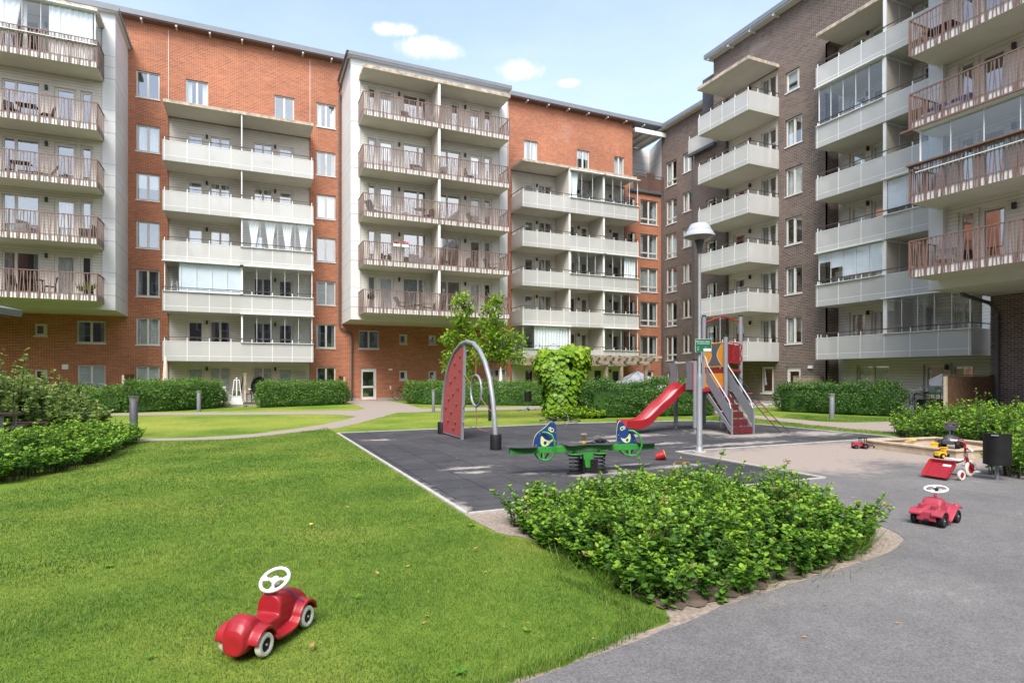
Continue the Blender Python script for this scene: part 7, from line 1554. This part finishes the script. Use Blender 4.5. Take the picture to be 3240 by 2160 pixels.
table_('round metal table on the middle balcony of the central white bay', (9.75, 35.5, cz[2]), 0.75, key='steel', rnd=True); table_('low dark table between the deck chairs on the lowest balcony of the central white bay', (9.55, 35.5, cz[0]), 0.6, 0.6, 0.42); table_('white table on the lowest balcony of the central white bay, right of the divider', (12.8, 35.6, cz[0]), 0.8, 0.7, 0.72, 'white')
table_('dark table on the lowest left balcony', (-9.45, 35.5, cz[0]), 0.9, 0.7); table_('dark table on the second highest left balcony', (-9.65, 35.6, cz[3]), 0.8, 0.6); table_('dark table on the middle left balcony', (-9.9, 35.6, cz[2]), 0.8, 0.6)
def pot(label, loc, r_, h, key, foliage_, n=40, L_=0.12, flower=None, name='potted_plant', spiky=False):
    t_ = thing(name, label, 'potted plant', loc, 0); MB().m(key).lathe([(0, 0), (r_*0.75, 0), (r_, h), (r_*0.9, h), (r_*0.85, h-0.02), (0, h-0.02)], n=16).build('pot', t_, smooth=True)
    D = unit(n)*(0.9 if not spiky else 0.6)+np.array([0, 0, 0.9]); LL = L_*RNG.uniform(.6, 1.3, n)
    leafmesh('foliage', np.c_[RNG.normal(size=(n, 2))*r_*0.4, np.full(n, h)]+(np.abs(RNG.normal(size=(n, 3)))*np.array([0, 0, L_*0.6]) if not spiky else 0), D, unit(n)+np.array([0, 0, 1.0]), LL, LL*(0.5 if not spiky else 0.14), RNG.random(n), [foliage_], t_)
    if flower:
        mb = MB().m(flower)
        for _ in range(12): a_ = RNG.normal(size=2)*r_*0.6; mb.ball((a_[0], a_[1], h+L_*0.9+RNG.uniform(-.03, .05)), 0.028, 5)
        mb.build('flowers', t_, fix=False)
    return t_
pot('spiky plant in a pot at the right end of the lowest left balcony', (-7.45, 35.4, cz[0]), 0.13, 0.22, 'white', 'leaf_mixed', 26, 0.42, spiky=True); pot('tall dark plant at the right corner of the lowest left balcony', (-7.05, 35.3, cz[0]), 0.13, 0.26, 'black', 'leaf_dark', 50, 0.5, spiky=True)
for x, l_ in ((8.05, 'left of two white flower boxes with pink blossoms on a brown balcony rail'), (8.55, 'right of two white flower boxes with pink blossoms on a brown balcony rail')):
    t_ = thing('flower_box', l_, 'flower box', (x, 34.62, BB[1]+1.12)); MB().m('white').box(-0.2, 0.2, -0.13, 0.0, 0, 0.17).build('box', t_, bevel=0.01); n = 40; LL = np.full(n, 0.11)
    leafmesh('foliage', np.c_[RNG.uniform(-.18, .18, n), RNG.uniform(-.12, 0, n), np.full(n, .16)], unit(n)*.7+np.array([0, 0, .8]), unit(n)+np.array([0, 0, 1.0]), LL, LL*.6, RNG.random(n), ['leaf_bush'], t_)
    mb = MB().m('pink')
    for _ in range(16): mb.ball((RNG.uniform(-.18, .18), RNG.uniform(-.13, 0), RNG.uniform(.24, .36)), 0.035, 5)
    mb.build('flowers', t_, fix=False)
gr = thing('kettle_grill', 'black kettle grill on the lowest balcony of the central white bay, at its left end', 'grill', (6.75, 35.6, cz[0])); MB().m('black').ball((0, 0, 0.80), 0.24, 10, 1, 1, 0.8).build('kettle', gr, smooth=True)
for i in range(3): a_ = i*2.09; MB().m('steel').tube([(0.12*math.cos(a_), 0.12*math.sin(a_), 0.68), (0.26*math.cos(a_), 0.26*math.sin(a_), 0)], 0.012, 6).build('leg', gr)
f1 = [z+0.205 for z in B]
for kd, x, k, rz, l_ in [(('slat', 'wood'), -2.05, 0, -60, 'pale wooden chair left of the table on the lowest perforated balcony'), (('slat', 'wood'), -0.7, 0, 60, 'pale wooden chair right of the table on the lowest perforated balcony'), (('slat', 'wicker'), -1.9, 4, 20, 'dark chair on the top perforated balcony of the left stack'), (('arm', 'wicker'), -3.3, 2, 20, 'dark armchair behind the third perforated balcony front of the left stack'), (('slat', 'black'), 19.5, 3, 0, 'dark chair on the second highest balcony of the stack beside the corner')]:
    chair_(kd, l_, (x, 38.9, f1[k]), R(rz))
table_('pale wooden table between two folding chairs on the lowest perforated balcony', (-1.35, 38.9, f1[0]), 0.8, 0.6, 0.72, 'wood'); table_('round dark table on the top perforated balcony of the left stack', (1.2, 38.9, f1[4]), 0.7, key='black', rnd=True)
ldr = thing('stepladder', 'white stepladder behind the glass on the second lowest balcony of the left stack', 'stepladder', (-3.75, 38.7, f1[1])); mb = MB().m('white')
for s_ in (-1, 1): MB().m('white').bar((s_*0.22, -0.28, 0), (s_*0.12, 0, 1.55), 0.04).build('rail', ldr); MB().m('white').bar((s_*0.22, 0.28, 0), (s_*0.12, 0, 1.55), 0.03).build('rail', ldr)
for i in range(5): MB().m('white').box(-0.2+0.02*i, 0.2-0.02*i, -0.25+0.05*i, -0.17+0.05*i, 0.28*(i+1)-0.02, 0.28*(i+1)).build('step', ldr)
for x, rz, l_ in ((27.35, -90, 'white chair left of the white table on the balcony above the slide'), (25.6, 90, 'white chair right of the white table on the balcony above the slide')): chair_(('slat', 'white'), l_, (26.9, x, 8.05+0.205), R(rz))
table_('white table on the dark building balcony above the slide', (26.9, 26.5, 8.05+0.205), 0.7, 0.9, 0.74, 'white')
M['navy'] = plain('navy_cover', (0.035, 0.05, 0.11), 0.8, var=0.2)
for y, l_ in ((13.75, 'navy armchair at the left end of a brown-railed balcony at the right edge'), (12.9, 'navy armchair second from the left on a brown-railed balcony, right edge')): chair_(('arm', 'navy'), l_, (23.3, y, BE[2]+0.245), R(-90))
table_('dark table on the highest brown-railed balcony at the right edge', (23.3, 13.4, BE[3]+0.245), 0.7, 1.0)
chair_(('lounge', 'greycloth'), 'grey lounge chair behind the railing of the lowest brown balcony at the right edge', (23.3, 13.3, BE[0]+0.245), R(-70))

# ================================================================ terrace in front of the ground floor flats
dk = thing('wooden_deck', 'low weathered wooden deck between the two hedges before the ground floor flats', 'deck', (0, 0, 0)); mb = MB().m('wood')
for i in range(44): mb.box(-1.35, 1.25, 34.25+i*0.125, 34.37+i*0.125, 0.10, 0.13)
mb.box(-1.38, 1.28, 34.19, 34.235, 0.0, 0.128); mb.build('boards', dk)
wp = thing('planter', 'white tapered planter with a white trellis frame on the deck', 'planter', (-0.48, 34.7, 0.13)); mb = MB().m('white')
mb.add([(-0.30, -0.25, 0), (0.30, -0.25, 0), (0.30, 0.25, 0), (-0.30, 0.25, 0), (-0.23, -0.2, 0.40), (0.23, -0.2, 0.40), (0.23, 0.2, 0.40), (-0.23, 0.2, 0.40)], [(0, 3, 2, 1), (0, 1, 5, 4), (1, 2, 6, 5), (2, 3, 7, 6), (3, 0, 4, 7), (4, 5, 6, 7)]); mb.box(-0.25, 0.25, -0.22, 0.22, 0.40, 0.43).build('box', wp)
mb = MB().m('white')
for x, y in ((-0.22, -0.19), (0.22, -0.19), (-0.22, 0.19), (0.22, 0.19)): mb.bar((x, y, 0.42), (x*0.55, y*0.55, 1.28), 0.035)
mb.box(-0.15, 0.15, -0.13, 0.13, 1.26, 1.30).bar((0, -0.2, 0.42), (0, -0.1, 1.32), 0.05).ball((0, -0.1, 1.36), 0.05, 8); mb.build('trellis', wp)
n = 120; LL = 0.12*RNG.uniform(.6, 1.2, n); leafmesh('foliage', np.c_[RNG.uniform(-.2, .2, n), RNG.uniform(-.16, .16, n), RNG.uniform(.42, .7, n)], unit(n)+np.array([0, 0, .5]), unit(n)+np.array([0, 0, 1.0]), LL, LL*.5, RNG.random(n), ['leaf_mixed'], wp)
chair_(('slat', 'white'), 'white folding chair on the deck, partly behind the left hedge', (-0.98, 34.75, 0.13), R(60)); chair_(('slat', 'white'), 'white folding chair leaning behind the other white chair on the deck', (-1.15, 35.4, 0.13), R(20))
ps = thing('wooden_post', 'weathered wooden post with planks standing on the deck', 'post', (-0.08, 34.6, 0.0)); MB().m('palewood').box(-0.05, 0.05, -0.05, 0.05, 0, 0.85).build('lower_post', ps); MB().m('wood').box(-0.055, 0.055, -0.02, 0.09, 0.85, 1.72).box(-0.09, 0.09, -0.06, 0.11, 1.72, 1.76).build('upper_post', ps)
MB().m('wood').bar((-0.28, 0.5, 0.1), (-0.12, 0.12, 1.55), 0.09, 0.025).build('plank', ps); MB().m('black').bar((-0.22, 0.3, 0.5), (-0.10, 0.1, 1.6), 0.03).build('rod', ps)
hc = thing('egg_chair', 'black wicker egg chair on a stand, standing on the deck by the right hedge', 'egg chair', (0.62, 35.0, 0.13), R(20)); vs = []; n1, n2 = 14, 12
for i in range(n1+1):
    a_ = PI*(0.08+0.92*i/n1)
    for j in range(n2+1):
        b_ = R(20)+R(140)*j/n2; r_ = 0.42; vs.append((r_*0.95*math.sin(a_)*math.cos(b_), r_*math.sin(a_)*math.sin(b_), 0.88-0.60*math.cos(a_)))
o = MB().m('wicker').add(vs, [(i*(n2+1)+j, i*(n2+1)+j+1, (i+1)*(n2+1)+j+1, (i+1)*(n2+1)+j) for i in range(n1) for j in range(n2)]).build('shell', hc, smooth=True); o.modifiers.new('s', 'SOLIDIFY').thickness = 0.03
MB().m('black').tube([(0.40*math.cos(R(20)), 0.15, 0.55), (0.40, 0.05, 1.0), (0.25, 0.1, 1.4), (0, 0.15, 1.5), (-0.25, 0.1, 1.4), (-0.40, 0.05, 1.0), (-0.40*math.cos(R(20)), 0.15, 0.55)], 0.025, 7).build('rim', hc, smooth=True); MB().m('greycloth').ball((0, 0.15, 0.45), 0.28, 8, 1, 0.8, 0.35).build('cushion', hc, smooth=True)
for x, y in ((-0.35, -0.3), (0.35, -0.3), (-0.35, 0.35), (0.35, 0.35)): MB().m('black').bar((x*0.3, y*0.3, 0.42), (x, y, 0), 0.03).build('leg', hc)
table_('small black side table in front of the egg chair', (0.13, 34.6, 0.13), 0.34, 0.34, 0.55, name='side_table'); pot('terracotta pot with white flowers on the black side table', (0.13, 34.6, 0.68), 0.065, 0.13, 'terracotta', 'leaf_bush', 24, 0.10, 'petal', 'flower_pot')
o = MB().m('darkgrey').box(-0.25, 0.25, -0.16, 0.16, 0, 0.11).build('footstool', loc=(0.10, 34.45, 0.13), bevel=0.03); tag(o, 'flat dark cushion lying on the front of the deck', 'cushion')
o = MB().m('darkgrey').box(-0.07, 0.07, -0.05, 0.05, 0.03, 0.16).m('steel').box(-0.055, 0.055, -0.055, -0.05, 0.045, 0.145).build('floodlight', loc=(-0.08, 34.1, 0)); tag(o, 'small dark garden floodlight at the foot of the deck', 'floodlight')
pr_ = thing('parasol', 'folded beige parasol before the red wall, left of the balcony stack', 'parasol', (-4.08, 37.6, 0)); MB().m('wood').tube([(0, 0, 0), (0, 0, 2.75)], 0.02, 8).build('pole', pr_); MB().m('beige').lathe([(0.02, 2.72), (0.07, 2.62), (0.12, 1.9), (0.17, 1.1), (0.16, 1.05), (0.03, 1.05)], n=14).build('folded_canopy', pr_, smooth=True)
pr_ = thing('parasol', 'folded white parasol behind the young tree on the far side', 'parasol', (15.9, 37.4, 0)); MB().m('wood').tube([(0, 0, 0), (0, 0, 2.25)], 0.02, 8).build('pole', pr_); MB().m('curtain').lathe([(0.02, 2.22), (0.06, 2.1), (0.11, 1.6), (0.2, 0.9), (0.19, 0.85), (0.03, 0.85)], n=14).build('folded_canopy', pr_, smooth=True)
o = MB().m('red').box(-0.22, 0.22, -0.03, 0.03, 0.95, 2.05).build('towel', loc=(20.05, 39.6, 0), bevel=0.01); tag(o, 'red cloth hanging beside the ground floor door left of the vine', 'cloth')
tre = MB().m('darkgrey')
for i in range(7): tre.box(2.86+i*0.12, 2.868+i*0.12, 40.02, 40.03, 0.7, 1.95).box(2.86, 3.59, 40.03, 40.04, 0.75+i*0.19, 0.758+i*0.19)
o = tre.build('wall_trellis'); tag(o, 'thin wire trellis on the pale siding right of the egg chair', 'trellis')
# shelf, pots and box by the dark building
sf = thing('metal_rack', 'low black metal rack against the pale siding of the dark building', 'rack', (28.35, 17.75, 0), R(-90)); mb = MB().m('black')
for x in (0, 1.14):
    for y in (0, 0.4): mb.box(x-0.013, x+0.013, y-0.013, y+0.013, 0.06, 0.82)
for z in (0.07, 0.30, 0.44, 0.81): mb.box(0, 1.14, -0.012, 0.012, z-0.012, z+0.012).box(0, 1.14, 0.388, 0.412, z-0.012, z+0.012).box(-0.012, 0.012, 0, 0.4, z-0.012, z+0.012).box(1.128, 1.152, 0, 0.4, z-0.012, z+0.012)
mb.build('frame', sf); MB().m('canvas').box(0.02, 1.12, 0.02, 0.38, 0.302, 0.315).build('shelf', sf)
pot('grey pot with white flowers on the black metal rack', (28.55, 17.3, 0.822), 0.075, 0.16, 'canvas', 'leaf_mixed', 24, 0.08, 'petal', 'flower_pot')
o = MB().m('beige').lathe([(0, 0), (0.075, 0), (0.085, 0.1), (0.08, 0.2), (0.05, 0.24), (0.04, 0.24), (0, 0.05)], n=16).build('vase', loc=(28.55, 17.05, 0.822), smooth=True); tag(o, 'pale beige vase beside the flower pot on the black metal rack', 'vase')
o = MB().m('black').box(-0.45, 0.45, -0.3, 0.3, 0, 0.62).box(-0.47, 0.47, -0.32, 0.32, 0.62, 0.66).build('storage_box', loc=(25.6, 15.1, 0), rot=(0, 0, R(-10)), bevel=0.02); tag(o, 'black storage box behind the dark brown wooden screen', 'box')
dk2 = thing('wooden_deck', 'low grey wooden deck in front of the black metal rack at the dark building', 'deck', (0, 0, 0)); mb = MB().m('wood')
for i in range(28): mb.box(25.6+i*0.12, 25.715+i*0.12, 15.0, 18.6, 0.04, 0.07)
mb.build('boards', dk2)
r = random.Random(8)
for i in range(26):
    x, y, s_ = r.uniform(24.6, 27.6), r.uniform(23.6, 24.9), r.uniform(0.08, 0.2); mb = MB().m('stone').ball((0, 0, s_*0.3), s_, 5, 1.2, 0.9, 0.5)
    o = mb.build('stone', loc=(x, y, 0), rot=(0, 0, r.uniform(0, 6)), smooth=True); tag(o, 'rounded grey stone in the row at the foot of the dark brown wall', 'stone', 'stones along the dark wall')
